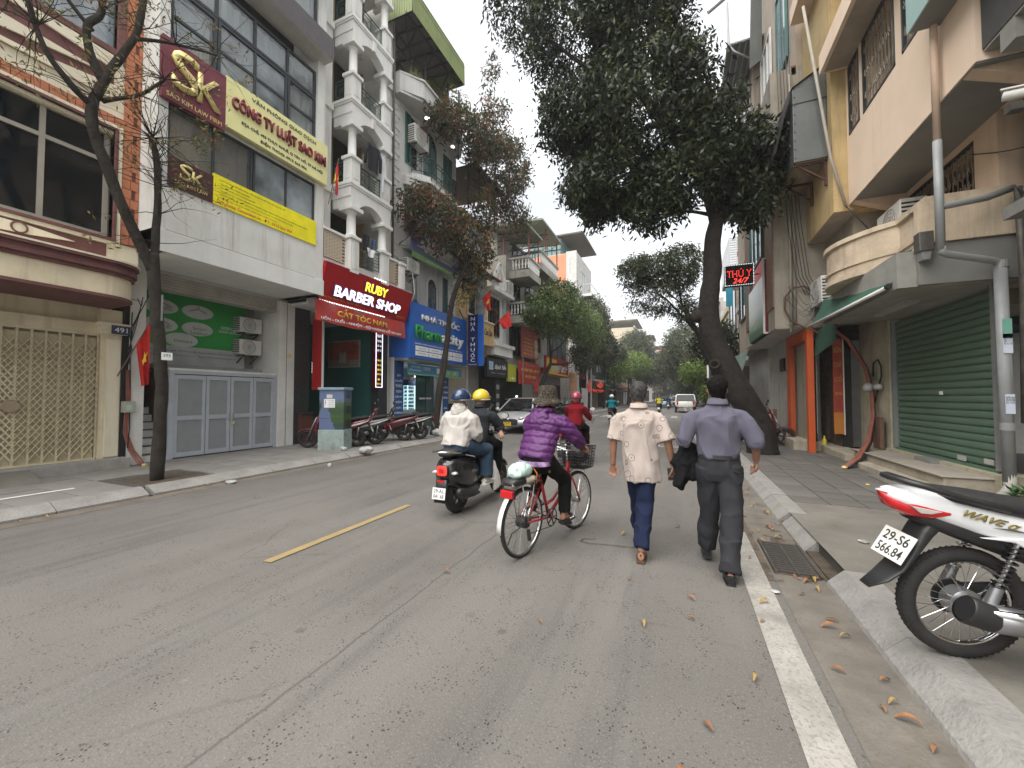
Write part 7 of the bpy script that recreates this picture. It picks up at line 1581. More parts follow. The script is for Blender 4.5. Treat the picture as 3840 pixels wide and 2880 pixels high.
def basket(p,x0,x1,y0,y1,z0,z1,m,nx=8,ny=10,nz=7,taper=.85):
 b=B();cy=(y0+y1)/2;cx=(x0+x1)/2
 def P(x,y,z):
  t=(z-z0)/(z1-z0);k=taper+(1-taper)*t;return(cx+(x-cx)*k,cy+(y-cy)*k,z)
 def seg(a,c,r=.0035):b.tube([P(*a),P(*c)],r,4,cap=False)
 for i in range(nz+1):
  z=z0+(z1-z0)*i/nz;r=.0075 if i==nz else .0035
  for a,c in(((x0,y0),(x1,y0)),((x1,y0),(x1,y1)),((x1,y1),(x0,y1)),((x0,y1),(x0,y0))):seg((*a,z),(*c,z),r)
 for i in range(nx+1):
  x=x0+(x1-x0)*i/nx;seg((x,y0,z0),(x,y0,z1));seg((x,y1,z0),(x,y1,z1));seg((x,y0,z0),(x,y1,z0))
 for i in range(ny+1):
  y=y0+(y1-y0)*i/ny;seg((x0,y,z0),(x0,y,z1));seg((x1,y,z0),(x1,y,z1));seg((x0,y,z0),(x1,y,z0))
 return b.build('basket',m,p,local=1)
basket(bk_,.93,1.20,-.19,.19,.72,.97,m_plast)
B().tube([(1.0,-.15,.72),(1.05,-.05,.35)],.004,5).build('basket_stay',m_chrome,bk_,local=1);B().tube([(1.0,.15,.72),(1.05,.05,.35)],.004,5).build('basket_stay',m_chrome,bk_,local=1)
for k in range(2):B().tube([(.80,-.18+.3*k,1.0),(.95,-.22+.3*k,.98),(1.0,-.15+.2*k,.84),(.93,-.05,.74),(.9,0,.66)],.004,5).build('brake_cable',m_cabk,bk_,local=1,smooth=1)
sb=lthing('shopping_bag','green-tinted plastic bag strapped on the bicycle carrier','bag',BK,BR);b=B();b.ell((-.04,0,.84),.15,.105,.075);b.ell((.06,.02,.83),.08,.08,.06);b.ell((-.13,-.01,.815),.07,.08,.045)
organic('bag',b,M('bag_plastic',(.40,.52,.47),.35,var=.2,vs=8,spec=.6),sb,.012,3,.012,14)
B().tube([(.1,-.095,.70),(.1,-.10,.80),(.08,-.04,.885),(.08,.05,.885),(.1,.10,.78)],.006,6).build('strap',M('strap_orange',(.65,.16,.03),.6),sb,smooth=1)
dbg=lthing('dark_bag','dark bag lying inside the bicycle basket','bag',BK,BR);b=B();b.ell((1.06,0,.86),.10,.14,.12);organic('bag',b,m_plast,dbg,.014,3,.012,10)
m_mw=M('moto_white',(.70,.71,.72),.22,coat=1.0,var=.02,spec=.6)
mt=lthing('motorbike','white motorbike with plate 29-S6 566.84, parked and cut by the right frame edge','motorbike',(1.39,2.99,ZS),0,rot=(R(3),0,R(14)))
mt.scale=(1.06,)*3
RW=.285
w1=wheel(mt,0,RW,.037,wire=30,flat=1.05,rim=m_chrome)
tb=B()
for i in range(64):
 a=2*math.pi*i/64
 for s in(-1,1):
  c=Vector((math.sin(a)*(RW-.0085),s*.016,math.cos(a)*(RW-.0085)));d_=Vector((math.cos(a),s*.9,-math.sin(a))).normalized()*.013;n_=Vector((math.sin(a),0,math.cos(a)));t_=d_.cross(n_).normalized()*.004
  tb.add([c-d_-t_,c+d_-t_,c+d_+t_,c-d_+t_,c-d_-t_+n_*.0035,c+d_-t_+n_*.0035,c+d_+t_+n_*.0035,c-d_+t_+n_*.0035],[(4,5,6,7),(0,1,5,4),(1,2,6,5),(2,3,7,6),(3,0,4,7)])
tb.build('tread',m_tyre,w1,local=1)
B().lathe([(0,-.05),(.055,-.05),(.075,-.035),(.075,.03),(.04,.05),(0,.05)],(0,0,RW),24,'y').build('brake_drum',m_alloy,mt,local=1,smooth=40)
B().lathe([(.04,.05),(.09,.052),(.09,.058),(.04,.058)],(0,0,RW),30,'y').build('sprocket',m_rimd,mt,local=1)
wheel(mt,1.22,RW,.034,wire=30,flat=1.05,rim=m_chrome,rz=.1)
b=B()
for y in(-.085,.085):b.bar((0,y,RW),(.46,y,.33),.022,.035)
b.build('swing_arm',m_plast,mt,local=1,bevel=.004)
B().loft([((-.02,.075,RW),.012,.06),((.2,.075,.30),.014,.062),((.46,.075,.33),.014,.055)],14,side=SY,pw=3).build('chain_case',M('case_black',(.03,.03,.03),.3),mt,smooth=40,local=1)
for y in(-.115,.115):
 a=Vector((.02,y,RW+.035));c=Vector((.15,y*.95,.66));d_=(c-a)
 sh_=B().tube([a,a+d_*.30],[.027,.024],12).build('shock',m_alloy,mt,smooth=40,local=1)
 B().tube([a+d_*.28,c],.010,8).build('rod',m_chrome,sh_,local=1)
 pts=[];u_=d_.normalized();e1=u_.cross(Vector((0,1,0))).normalized();e2=u_.cross(e1)
 for i in range(90):t=i/89;ang=t*2*math.pi*9;pts.append(a+d_*(.30+.62*t)+(e1*math.cos(ang)+e2*math.sin(ang))*.026)
 B().tube(pts,.0052,6).build('spring',M('spring_dark',(.05,.05,.06),.3,.8,var=0)if y<0 else m_chrome,sh_,smooth=1,local=1)
def shell(sec,name,m,pw=2.6,n=24):return B().loft(sec,n,side=SY,pw=pw).build(name,m,mt,smooth=1,local=1)
shell([((-0.352,0,.845),.035,.022),((-0.288,0,.83),.075,.048),((-0.176,0,.795),.098,.070),((0,0,.735),.112,.080),((.2,0,.68),.120,.085),((.42,0,.615),.122,.090),((.60,0,.56),.11,.085),((.70,0,.52),.09,.07)],'rear_body',m_mw,3.0)
shell([((-0.224,0,.75),.075,.05),((-0.040,0,.68),.092,.06),((.2,0,.60),.10,.07),((.42,0,.53),.10,.08),((.6,0,.46),.09,.09)],'under_panel',m_plast,3.0)
B().prism([(-0.016,.66),(.12,.645),(.26,.56),(.42,.51),(.62,.47),(.62,.56),(.2,.67)],'y',-.124,-.10).build('side_cover',m_mw,mt,local=1,bevel=.006);B().prism([(-0.016,.66),(.12,.645),(.26,.56),(.42,.51),(.62,.47),(.62,.56),(.2,.67)],'y',.10,.124).build('side_cover',m_mw,mt,local=1,bevel=.006)
tl=B().loft([((-.378,0,.845),.012,.006),((-.335,0,.805),.047,.034),((-.27,0,.776),.086,.046),((-.20,0,.762),.104,.038),((-.13,0,.765),.106,.012)],18,side=SY,pw=3).build('tail_light',m_redl,mt,local=1,smooth=40)
for y_ in(-1,1):B().prism([(-.30,.80),(-.165,.775),(-.215,.762),(-.26,.765)],'y',y_*.085,y_*.1075).build('lens',m_clear,tl,local=1,bevel=.003)
B().loft([((-.385,0,.853),.010,.004),((-.33,0,.845),.05,.014),((-.2,0,.82),.09,.02),((-.05,0,.79),.1,.02)],14,side=SY,pw=3).build('tail_trim',m_mw,mt,local=1,smooth=40)
shell([((-0.160,0,.845),.07,.018),((-0.096,0,.845),.11,.032),((.08,0,.815),.125,.040),((.30,0,.775),.125,.045),((.50,0,.735),.11,.05),((.72,0,.72),.085,.05),((.85,0,.73),.05,.04)],'seat',m_seat,3.2)
B().tube([(.10,-.115,.80),(-0.120,-.125,.86),(-0.256,-.12,.905),(-0.308,-.07,.915),(-0.316,0,.915),(-0.308,.07,.915),(-0.256,.12,.905),(-0.120,.125,.86),(.10,.115,.80)],.016,10).build('grab_rail',m_plast,mt,smooth=1,local=1)
shell([((-0.144,0,.71),.065,.045),((-0.192,0,.64),.065,.035),((-0.248,0,.54),.068,.022),((-0.304,0,.45),.07,.013),((-0.368,0,.39),.06,.010),((-0.440,0,.345),.035,.006)],'rear_fender',m_plast,3)
plate(mt,(-0.308,0,.565),(-1,0,.55),'29-S6\n566.84',.20,.155)
shell_e=B().loft([((.95,-.15,.20),.018,.018),((.6,-.155,.215),.022,.022),((.42,-.16,.25),.05,.05),((.1,-.17,.285),.06,.06),((-.02,-.17,.30),.058,.062)],20,side=SY).build('exhaust',m_alloy,mt,smooth=1,local=1)
b=B().loft([((-.02,-.17,.30),.058,.062),((-.12,-.172,.335),.055,.068),((-.13,-.172,.34),.05,.06)],20,side=SY,cap=False);b.build('exhaust_tip',m_plast,mt,smooth=1,local=1)
B().loft([((-.128,-.172,.34),.046,.056),((-.12,-.172,.337),.046,.056)],20,side=SY).build('exhaust_hole',m_black,mt,local=1)
B().loft([((-.05,-.20,.335),.018,.022),((.15,-.205,.315),.022,.026),((.45,-.195,.275),.02,.022),((.62,-.18,.245),.01,.012)],12,side=SY,pw=3).build('heat_shield',m_chrome,mt,smooth=1,local=1)
for x in(.12,.42):B().ell((x,-.226,.318-x*.1),.014,.006,.014,10,6).build('bolt',m_chrome,mt,local=1,smooth=1)
B().loft([((.5,0,.3),.08,.07),((.62,0,.32),.13,.10),((.78,0,.33),.10,.09),((.9,0,.36),.06,.06)],16,side=SY).build('engine',m_eng,mt,smooth=1,local=1)
B().loft([((1.0,0,.30),.06,.03),((.98,0,.5),.18,.05),((.92,0,.72),.16,.06),((.90,0,.86),.09,.06)],18,side=SY).build('leg_shield',m_mw,mt,smooth=1,local=1)
B().loft([((.9,0,.9),.10,.05),((.9,0,.98),.12,.07),((.92,0,1.04),.06,.04)],14,side=SY).build('handlebar_cover',m_mw,mt,smooth=1,local=1);B().tube([(.84,-.33,.99),(.9,0,1.0),(.84,.33,.99)],.015,8).build('handlebar',m_plast,mt,local=1)
b=B()
for y in(-.08,.08):b.tube([(1.22,y,RW),(1.02,y,.75)],.018,8)
b.build('fork',m_alloy,mt,local=1,smooth=1);b=B().bar((.55,-.2,.27),(.55,.2,.27),.03);b.build('foot_peg',m_plast,mt,local=1)
B().tube([(.45,-.03,.28),(.30,-.10,.10),(.22,-.14,.0)],.012,6).build('centre_stand',m_plast,mt,local=1)
b=B().prism([(.02,.715),(.15,.695),(.75,.50),(.75,.545),(.3,.665),(.1,.715)],'y',-.1285,-.1275);b.build('stripe',M('stripe_dark',(.10,.10,.10),.3),mt,local=1)
text('WAVE α',(.03,-.1165,.748),.24,.034,((.955,0,-.27),(0,-1,0)),M('decal_gold',(.25,.19,.04),.4,.3),mt,.004,.012,shear=.5,local=1)
text('TE',(.33,-.126,.675),.16,.06,((.955,0,-.27),(0,-1,0)),m_blk_l,mt,.004,.012,shear=.3,local=1)
def car(label,loc,rz,paint,L_=4.2,W_=1.7,H_=1.48,pickup=False,platec=None,txt='30E-\n123.45',van=False):
 c=lthing('car' if not pickup else 'pickup_truck',label,'car' if not pickup else 'pickup',loc,rz)
 hw=W_/2
 if pickup:st=[(-.50,.95,None,.97),(-.49,1.08,None,1),(-.02,1.1,None,1)];body_=[(-2.5,.55,1.05),(-2.48,.5,1.12),(-1.1,.5,1.13),(1.0,.5,1.10),(1.9,.5,1.05),(2.4,.5,.95),(2.5,.55,.8)];gh=[(-2.4,1.12,1.12,.92),(-2.2,1.12,1.68,.80),(-1.0,1.13,1.75,.78),(.5,1.12,1.72,.78),(1.25,1.08,1.09,.9)];ax=(-1.5,1.5);wrr=.37
 else:body_=[(-2.05,.45,.72),(-2.0,.28,.92),(-1.5,.22,1.0),(-.9,.22,1.0),(.6,.22,.96),(1.2,.22,.92),(1.8,.25,.78),(2.05,.32,.66),(2.12,.42,.55)];gh=[(-1.75,.97,.97,.84),(-1.05,.99,1.42,.64),(-.2,.98,H_,.62),(.35,.96,1.43,.62),(1.15,.92,.925,.82)];ax=(-1.25,1.3);wrr=.30
 b=B();n=len(body_);vs=[]
 for i,(x,z0,z1)in enumerate(body_):
  k=.86 if i in(0,n-1)else(.97 if i in(1,n-2)else 1)
  for(y,z)in((hw*k*.8,z0),(hw*k*.97,z0+.1),(hw*k,(z0+z1)/2),(hw*k*.97,z1-.08),(hw*k*.86,z1),(-hw*k*.86,z1),(-hw*k*.97,z1-.08),(-hw*k,(z0+z1)/2),(-hw*k*.97,z0+.1),(-hw*k*.8,z0)):vs.append((x,y,z))
 fs=[(i*10+j,i*10+(j+1)%10,(i+1)*10+(j+1)%10,(i+1)*10+j)for i in range(n-1)for j in range(10)]+[tuple(range(9,-1,-1)),tuple((n-1)*10+j for j in range(10))]
 o=b.add(vs,fs).build('body',paint,c,smooth=45,local=1);sm=o.modifiers.new('s','SUBSURF');sm.levels=sm.render_levels=1
 def cab(sc,name,m,zt):
  b=B();vs=[]
  for(x,z0,z1,k)in gh:
   z1=min(z1,zt)if zt else z1;t=1
   vs+=[(x*(1 if sc==1 else .985),hw*(.9)*(1 if sc==1 else 1.0)*sc,z0),(x,hw*(.9+(k-.9)*((z1-z0)/max(.01,H_-z0)))*sc,z1),(x,-hw*(.9+(k-.9)*((z1-z0)/max(.01,H_-z0)))*sc,z1),(x,-hw*.9*sc,z0)]
  m_=len(gh);fs=[(i*4+j,i*4+j+1,(i+1)*4+j+1,(i+1)*4+j)for i in range(m_-1)for j in range(3)]+[(0,1,2,3),((m_-1)*4,(m_-1)*4+1,(m_-1)*4+2,(m_-1)*4+3)]
  return b.add(vs,fs).build(name,m,c,smooth=30,local=1)
 cab(1,'glazing',m_glass,None)
 b=B();T_=[g for g in gh]
 rs_=[(x,z1,hw*(.9+(k-.9)*((z1-z0)/max(.01,H_-z0))))for(x,z0,z1,k)in T_]
 for a,q in zip(rs_[1:-2],rs_[2:-1]):b.add([(a[0],-a[2],a[1]+.012),(a[0],a[2],a[1]+.012),(q[0],q[2],q[1]+.012),(q[0],-q[2],q[1]+.012)],[(0,1,2,3)])
 b.build('roof',paint,c,local=1);b=B()
 for s in(-1,1):
  for i,(x,z0,z1,k)in enumerate(gh[1:-1]):
   yb=hw*.9;yt=rs_[i+1][2]
   b.bar((x,s*(yb+.005),z0-.01),(x,s*(yt+.01),z1),.07,.05)
  b.bar((gh[0][0],s*hw*.9,gh[0][1]),(gh[1][0],s*rs_[1][2],gh[1][2]),.07,.06);b.bar((gh[-1][0],s*hw*.9,gh[-1][1]),(gh[-2][0],s*rs_[-2][2],gh[-2][2]),.06,.05)
  b.bar((gh[1][0],s*(rs_[1][2]+.005),gh[1][2]),(gh[-2][0],s*(rs_[-2][2]+.005),gh[-2][2]),.05,.05)
 b.build('pillar',paint,c,local=1)
 for x in ax:
  for s in(-1,1):
   B().lathe([(wrr+.05,0),(wrr+.05,.02),(0,.02)],(x,s*(hw-.03),wrr+.02),20,'y').build('wheel_arch',m_black,c,local=1);wheel(c,x,wrr,.085,7,y=s*(hw-.09),rim=m_alloy,flat=1.1)
 f=body_[-1][0]
 B().loft([((f-.03,0,.50),hw*.55,.13),((f+.015,0,.50),hw*.5,.10)],18,side=SY,pw=4).build('grille',m_plast,c,local=1)
 for s in(-1,1):
  B().loft([((f-.38,s*hw*.90,.70),.05,.05),((f-.10,s*hw*.66,.66),.11,.06),((f-.03,s*hw*.55,.64),.06,.03)],12,side=SY).build('headlight',m_clear,c,smooth=1,local=1)
  B().loft([((body_[0][0]+.02,s*hw*.74,.78 if not pickup else .92),.10,.10 if not pickup else .16),((body_[0][0]-.02,s*hw*.70,.78 if not pickup else .92),.08,.08 if not pickup else .14)],12,side=SY,pw=4).build('tail_light',m_redl,c,local=1)
  B().ell((gh[-1][0]-.15,s*(hw+.06),1.0),.07,.10,.07,12,8).build('mirror',paint,c,smooth=1,local=1)
  B().box(f-.1,f-.02,s*hw*.75-.12,s*hw*.75+.12,.30,.36).build('fog_lamp',m_plast,c,local=1)
 if platec:
  plate(c,(f+.02,0,.42),(1,0,0),txt,.34,.17,platec)
 plate(c,(body_[0][0]-.03,0,.62),(-1,0,0),txt,.34,.17)
 return c
wc=car('silver white sedan facing the viewer, parked against the left kerb beyond the scooters',(-6.62,17.0,0),R(-88),m_vsil,platec=M('plate_yellow',(.65,.42,.03),.5),txt='30E\n745.21')
B().ell((2.12,0,.60),.02,.07,.04,12,6).build('badge',m_chrome,wc,local=1)
car('white pickup truck with a canopy driving away on the right side of the road',(.45,42.5,0),R(90),m_vwh,W_=1.85,H_=1.75,pickup=True,txt='29C\n551.20')
car('small blue car far ahead in the middle of the road',(-2.0,57,0),R(90),M('paint_blue',(.10,.20,.30),.3,coat=.6),txt='30A\n120.45')
car('small white car far ahead left of the pickup',(-.6,66,0),R(-90),m_vwh,txt='30G\n880.17')
car('tiny grey car at the far end of the road',(-2.6,80,0),R(-90),m_vgr,txt='30H\n101.63')
cb=thing('utility_cabinet','roadside electric cabinet painted with a river landscape on a mouldy concrete base','cabinet',(-8.55,8.0,ZS))
T_=Matrix.Translation((-8.62,8.0,0))@Matrix.Rotation(R(18),4,'Z')
def cbox(name,m,*a,**k):
 b=B();b.T=T_;b.box(*a);return b.build(name,m,cb,**k)
m_cbp=bpy.data.materials.new('cabinet_mural');m_cbp.use_nodes=True;nt=m_cbp.node_tree;N_=nt.nodes;lk=nt.links.new;bs_=N_['Principled BSDF'];bs_.inputs['Roughness'].default_value=.5
g=N_.new('ShaderNodeTexCoord');sp=N_.new('ShaderNodeSeparateXYZ');lk(g.outputs['Generated'],sp.inputs[0]);nn=N_.new('ShaderNodeTexNoise');nn.inputs['Scale'].default_value=14;nn.inputs['Detail'].default_value=6;lk(g.outputs['Generated'],nn.inputs[0])
ad=N_.new('ShaderNodeMath');ad.operation='MULTIPLY_ADD';ad.inputs[1].default_value=.28;lk(nn.outputs[0],ad.inputs[0]);lk(sp.outputs[2],ad.inputs[2]);rp=N_.new('ShaderNodeValToRGB');lk(ad.outputs[0],rp.inputs[0])
for i,(p_,c_)in enumerate(((0.12,(.04,.07,.14)),(.25,(.03,.06,.03)),(.45,(.05,.10,.03)),(.60,(.03,.07,.03)),(.80,(.07,.12,.06)),(.92,(.12,.16,.28)))):
 e=rp.color_ramp.elements[i]if i<2 else rp.color_ramp.elements.new(p_);e.position=p_;e.color=(*c_,1)
sx=N_.new('ShaderNodeMath');sx.operation='ADD';lk(sp.outputs[0],sx.inputs[0]);sx.inputs[1].default_value=-.35;n2=N_.new('ShaderNodeMath');n2.operation='MULTIPLY_ADD';lk(nn.outputs[0],n2.inputs[0]);n2.inputs[1].default_value=.25;n2.inputs[2].default_value=-.12;s2=N_.new('ShaderNodeMath');s2.operation='ADD';lk(sx.outputs[0],s2.inputs[0]);lk(n2.outputs[0],s2.inputs[1]);ab=N_.new('ShaderNodeMath');ab.operation='ABSOLUTE';lk(s2.outputs[0],ab.inputs[0])
wz=N_.new('ShaderNodeMapRange');lk(sp.outputs[2],wz.inputs[0]);wz.inputs[1].default_value=0;wz.inputs[2].default_value=.75;wz.inputs[3].default_value=.36;wz.inputs[4].default_value=.03;lt=N_.new('ShaderNodeMath');lt.operation='LESS_THAN';lk(ab.outputs[0],lt.inputs[0]);lk(wz.outputs[0],lt.inputs[1])
mm_=N_.new('ShaderNodeMix');mm_.data_type='RGBA';lk(lt.outputs[0],mm_.inputs[0]);lk(rp.outputs[0],mm_.inputs[6]);mm_.inputs[7].default_value=(.11,.15,.27,1);lk(mm_.outputs[2],bs_.inputs['Base Color'])
cbox('base',M('base_mould',(.30,.37,.35),.85,var=.2,vs=4,bump=.3,dirt=.9,dcol=(.10,.09,.07)),-.36,.36,-.22,.24,.12,.66,bevel=.01)
cbox('casing',m_cbp,-.34,.34,-.20,.22,.66,1.72,bevel=.006);cbox('lid',M('lid_blue',(.22,.32,.38),.5,dirt=.3),-.37,.37,-.24,.26,1.72,1.79,bevel=.012)
cbox('seam',m_black,-.341,.341,-.203,-.2,.955,.962)
w_=cbox('warning_label',m_letw,-.20,.10,-.212,-.205,1.25,1.48);cbox('plate',m_acw,-.13,.03,-.212,-.205,1.50,1.60)
fu=Vector((math.cos(R(18)),math.sin(R(18)),0));fn=Vector((math.sin(R(18)),-math.cos(R(18)),0))
for i,q in enumerate(('NGUY HIỂM','CÓ ĐIỆN','CẤM TRÈO','CHẾT NGƯỜI')):text(q,T_@Vector((0.0,-.213,1.445-i*.05)),.15,.03,(fu,fn),m_blk_l,cb,.0015,.01)
b=B();b.T=T_;b.prism([(-.155,1.46),(-.175,1.37),(-.16,1.37),(-.18,1.28),(-.145,1.385),(-.16,1.385),(-.14,1.46)],'y',-.2145,-.212);b.build('warning_bolt',m_redl,cb)
b=B();b.T=T_
for z0 in(1.5,1.1,.72):
 for i in range(6):b.box(.341,.345,-.08,.16,z0+i*.035,z0+i*.035+.014)
b.build('vent',m_black,cb)
# people
m_skin=M('skin',(.27,.14,.09),.6,var=.1,vs=12,spec=.35);m_skinl=M('skin_light',(.36,.22,.155),.6,var=.08,vs=12)
def V(*a):return Vector(a)
def cloth(key,c,**k):return M(key,c,.9,var=k.pop('var',.08),vs=k.pop('vs',5),bump=.25,bs=k.pop('bs',260),spec=.15,**k)
def hand(b,wr,d,n,r=1.0,curl=.5,grip=False):
 """palm and five separate fingers; d points along the hand, n is the palm's facing"""
 d=d.normalized();n=(n-d*n.dot(d)).normalized();s=d.cross(n)
 b.loft([(wr-d*.02,.026*r,.02*r),(wr+d*.03*r,.034*r,.015*r),(wr+d*.085*r,.038*r,.013*r)],10,side=s)
 for i,(o,l)in enumerate(((-.028,.062),(-.010,.074),(.010,.070),(.027,.056))):
  p=wr+d*.078*r+s*o*r;c=curl*(1.7 if grip else 1)*(1+.12*i);q=[p];a=c*.5
  for k in range(3):p=p+(d*math.cos(a)+n*math.sin(a))*l*r*(.42,.32,.26)[k];q.append(p);a+=c
  b.loft([(x,.0088*r,.0088*r)for x in q[:-1]]+[(q[-1],.0068*r,.0068*r)],7)
 p=wr+d*.025*r-s*.03*r;q=[p,p+(d*.6-s*.7+n*.4)*.035*r,p+(d*1.3-s*.75+n*.9)*.042*r,p+(d*1.8-s*.5+n*1.3)*.045*r]
 b.loft([(q[0],.014*r,.012*r),(q[1],.012*r,.012*r),(q[2],.0105*r,.0105*r),(q[3],.008*r,.008*r)],8)
def limb(b,pts,rs,n=12,bulge=.06):
 q=[]
 for i in range(len(pts)-1):
  for t in(0,.33,.66):q.append((pts[i].lerp(pts[i+1],t),*(((rs[i]*(1-t)+rs[i+1]*t)*(1+(bulge if t==.33 else 0)),)*2)))
 q.append((pts[-1],rs[-1],rs[-1]));b.loft(q,n)
def person(label,loc,rz,J,skin=m_skin,vox=.007,F=V(0,1,0),hair=None,shoe=None,hands=True,group=None,bare=False,face=True):
 """J: joints pel, che, nk, hd, and s/e/w (arms), h/k/a (legs) with index 0 left 1 right; F forward"""
 p=lthing('person',label,'person',loc,rz,group);S=F.cross(V(0,0,1)).normalized();b=B();U=V(0,0,1)
 pe,ch,nk,hd=J['pel'],J['che'],J['nk'],J['hd']
 b.loft([(pe-U*.08,.11,.09),(pe,.155,.11),(pe.lerp(ch,.4),.135,.095),(ch,.155,.11),(ch.lerp(nk,.6),.13,.075),(nk-U*.015,.07,.06),(nk+U*.05,.055,.055),(hd-U*.05,.05,.055)],16,side=S)
 b.ell(hd+U*.015,.074,.092,.105,18,12)if abs(F.y)>.5 else b.ell(hd+U*.015,.092,.074,.105,18,12)
 b.loft([(hd-U*.02+F*.02,.06,.06),(hd-U*.075+F*.045,.045,.04),(hd-U*.10+F*.06,.022,.02)],12,side=S)
 if face:
  b.loft([(hd+F*.085+U*.015,.008,.008),(hd+F*.108-U*.015,.014,.012),(hd+F*.09-U*.025,.012,.006)],8)
  for s in(-1,1):b.ell(hd+S*(s*.075)-F*.005-U*.005,.012,.02,.032,8,6)
  for s in(-1,1):b.ell(hd+S*(s*.03)+F*.088+U*.018,.014,.010,.007,8,6)
  b.ell(hd+F*.09-U*.055,.022,.012,.007,8,6)
 for i in(0,1):
  limb(b,[J['s'][i]-U*.035,J['e'][i],J['w'][i]],[.042,.040,.027],bulge=.02)
  dw=(J['w'][i]-J['e'][i]).normalized()
  if hands:hand(b,J['w'][i],J.get('hd_dir',[dw,dw])[i],J.get('palm',[S,-S])[i],1.0,J.get('curl',[.5,.5])[i],J.get('grip',False))
  limb(b,[J['h'][i],J['k'][i],J['a'][i]],[.085,.055,.038])
  f=J.get('ft',[F,F])[i];b.loft([(J['a'][i]-f*.05-U*.03,.03,.035),(J['a'][i]+f*.03-U*.035,.036,.036),(J['a'][i]+f*.11-U*.055,.042,.022),(J['a'][i]+f*.17-U*.062,.03,.014)],10,side=f.cross(U))
 organic('body',b,skin,p,vox,3)
 if hair:
  hb=B();hb.ell(hd+U*.028-F*.012,*((.084,.100,.104)if abs(F.y)>.5 else(.100,.084,.104)),18,12);hb.loft([(hd-F*.045+U*.03,.066,.05),(hd-F*.05-U*.05,.06,.035),(hd-F*.045-U*.085,.045,.02)],14,side=S)
  for k in range(26):
   a=rnd.uniform(0,6.28);e=rnd.uniform(.2,1.4);q=hd+V(math.cos(a)*math.cos(e)*.08,math.sin(a)*math.cos(e)*.09,.03+math.sin(e)*.095);hb.ell(q,.02,.02,.013,6,5)
  h_=organic('hair',hb,hair,p,.007,2,.006,60,fz=.6)
  cut=hd+F*.045
  bm=bmesh.new();bm.from_mesh(h_.data);bmesh.ops.delete(bm,geom=[v for v in bm.verts if(v.co-cut).dot(F*.8-U*.6)>.02 or abs((v.co-hd).dot(S))>.078 and v.co.z<hd.z+.01],context='VERTS');bm.to_mesh(h_.data);bm.free()
 for i in(0,1):
  f=J.get('ft',[F,F])[i];a=J['a'][i]
  if shoe:b=B();b.loft([(a-f*.07-U*.045,.034,.03),(a-U*.035,.042,.042),(a+f*.09-U*.052,.048,.032),(a+f*.17-U*.062,.045,.022),(a+f*.21-U*.068,.03,.012)],12,side=f.cross(U),pw=2.4);b.loft([(a-f*.08-U*.084,.036,.012),(a+f*.08-U*.084,.05,.012),(a+f*.215-U*.084,.034,.010)],12,side=f.cross(U),pw=3);b.build('shoe',shoe,p,smooth=50,local=1)
 return p
def shirt(p,J,m,F,hem,ha,hb_,sl=.8,slr=(.075,.085),fold=.008,loose=1.0,collar=True,name='shirt',vox=.009,ff=7,fz=.55,full=False,wa=.17,name2=None):
 S=F.cross(V(0,0,1)).normalized();U=V(0,0,1);b=B();pe,ch,nk=J['pel'],J['che'],J['nk'];hc=J.get('hemc',V(pe.x,pe.y,hem))
 b.loft([(hc,ha,hb_),(hc.lerp(ch,.35),(ha+wa)/2,(hb_+.125)/2),(ch-U*.05,wa*loose,.135),(ch+U*.06,wa*1.07*loose,.13),(nk-U*.06,.175*loose,.09),(nk-U*.012,.10,.07),(nk+U*.022,.066,.064),(nk+U*(.05 if collar else .03),.063,.066)],26,side=S)
 for i in(0,1):
  s,e,w=J['s'][i],J['e'][i],J['w'][i];end=e.lerp(w,sl-1)if sl>1 else s.lerp(e,sl)
  pts=[s+(nk-s)*.25,s,s.lerp(e,.5)]+([e,e.lerp(w,(sl-1)*.5),end]if sl>1 else[end]);n=len(pts)
  rr=[.042,.055]+[slr[0]+(slr[1]-slr[0])*k/max(1,n-3)for k in range(n-2)];pts[0]=s+(nk-s)*.4-U*.03;pts[1]=s-U*.03;pts.insert(2,s.lerp(e,.28)-U*.0);rr.insert(2,slr[0]*.93)
  b.loft([(q,r_,r_)for q,r_ in zip(pts,rr)],16)
 o=organic(name,b,m,p,vox,9,fold,ff,fz=fz)
 if collar:
  cb_=B();n=20;vs=[]
  for k in range(n+1):
   a=R(-135)+R(270)*k/n;rad=S*math.sin(a)-F*math.cos(a)
   for(r,z)in((.062,.045),(.078,.052),(.088,.012),(.094,.005)):vs.append(nk+rad*r+U*z-F*.005)
  cb_.add(vs,[(4*k+j,4*k+4+j,4*k+5+j,4*k+1+j)for k in range(n)for j in range(3)]);c_=cb_.build('collar',m,p,smooth=1,local=1);sd_=c_.modifiers.new('s','SOLIDIFY');sd_.thickness=.004
 return o
def trousers(p,J,m,F,top,wa,wb,r=(.105,.085,.075),fold=.008,vox=.009,ff=6,end=.0,name='trousers'):
 S=F.cross(V(0,0,1)).normalized();U=V(0,0,1);b=B();pe=J['pel']
 b.loft([(V(pe.x,pe.y,top),wa,wb),(pe-U*.0,wa*1.08,wb*1.1),(pe-U*.09,wa*1.05,wb*1.12),(pe-U*.16,wa*.8,wb*.8)],22,side=S)
 for i in(0,1):
  h,k,a=J['h'][i],J['k'][i],J['a'][i];q=a+U*end
  b.loft([(h+U*.03,r[0],r[0]*1.05),(h.lerp(k,.5),(r[0]+r[1])/2,(r[0]+r[1])/2),(k,r[1],r[1]),(k.lerp(q,.5),(r[1]+r[2])/2,(r[1]+r[2])/2),(q,r[2],r[2])],16,side=S)
 return organic(name,b,m,p,vox,5,fold,ff,fz=.7)
Y_=V(0,1,0);X_F=V(1,0,0)
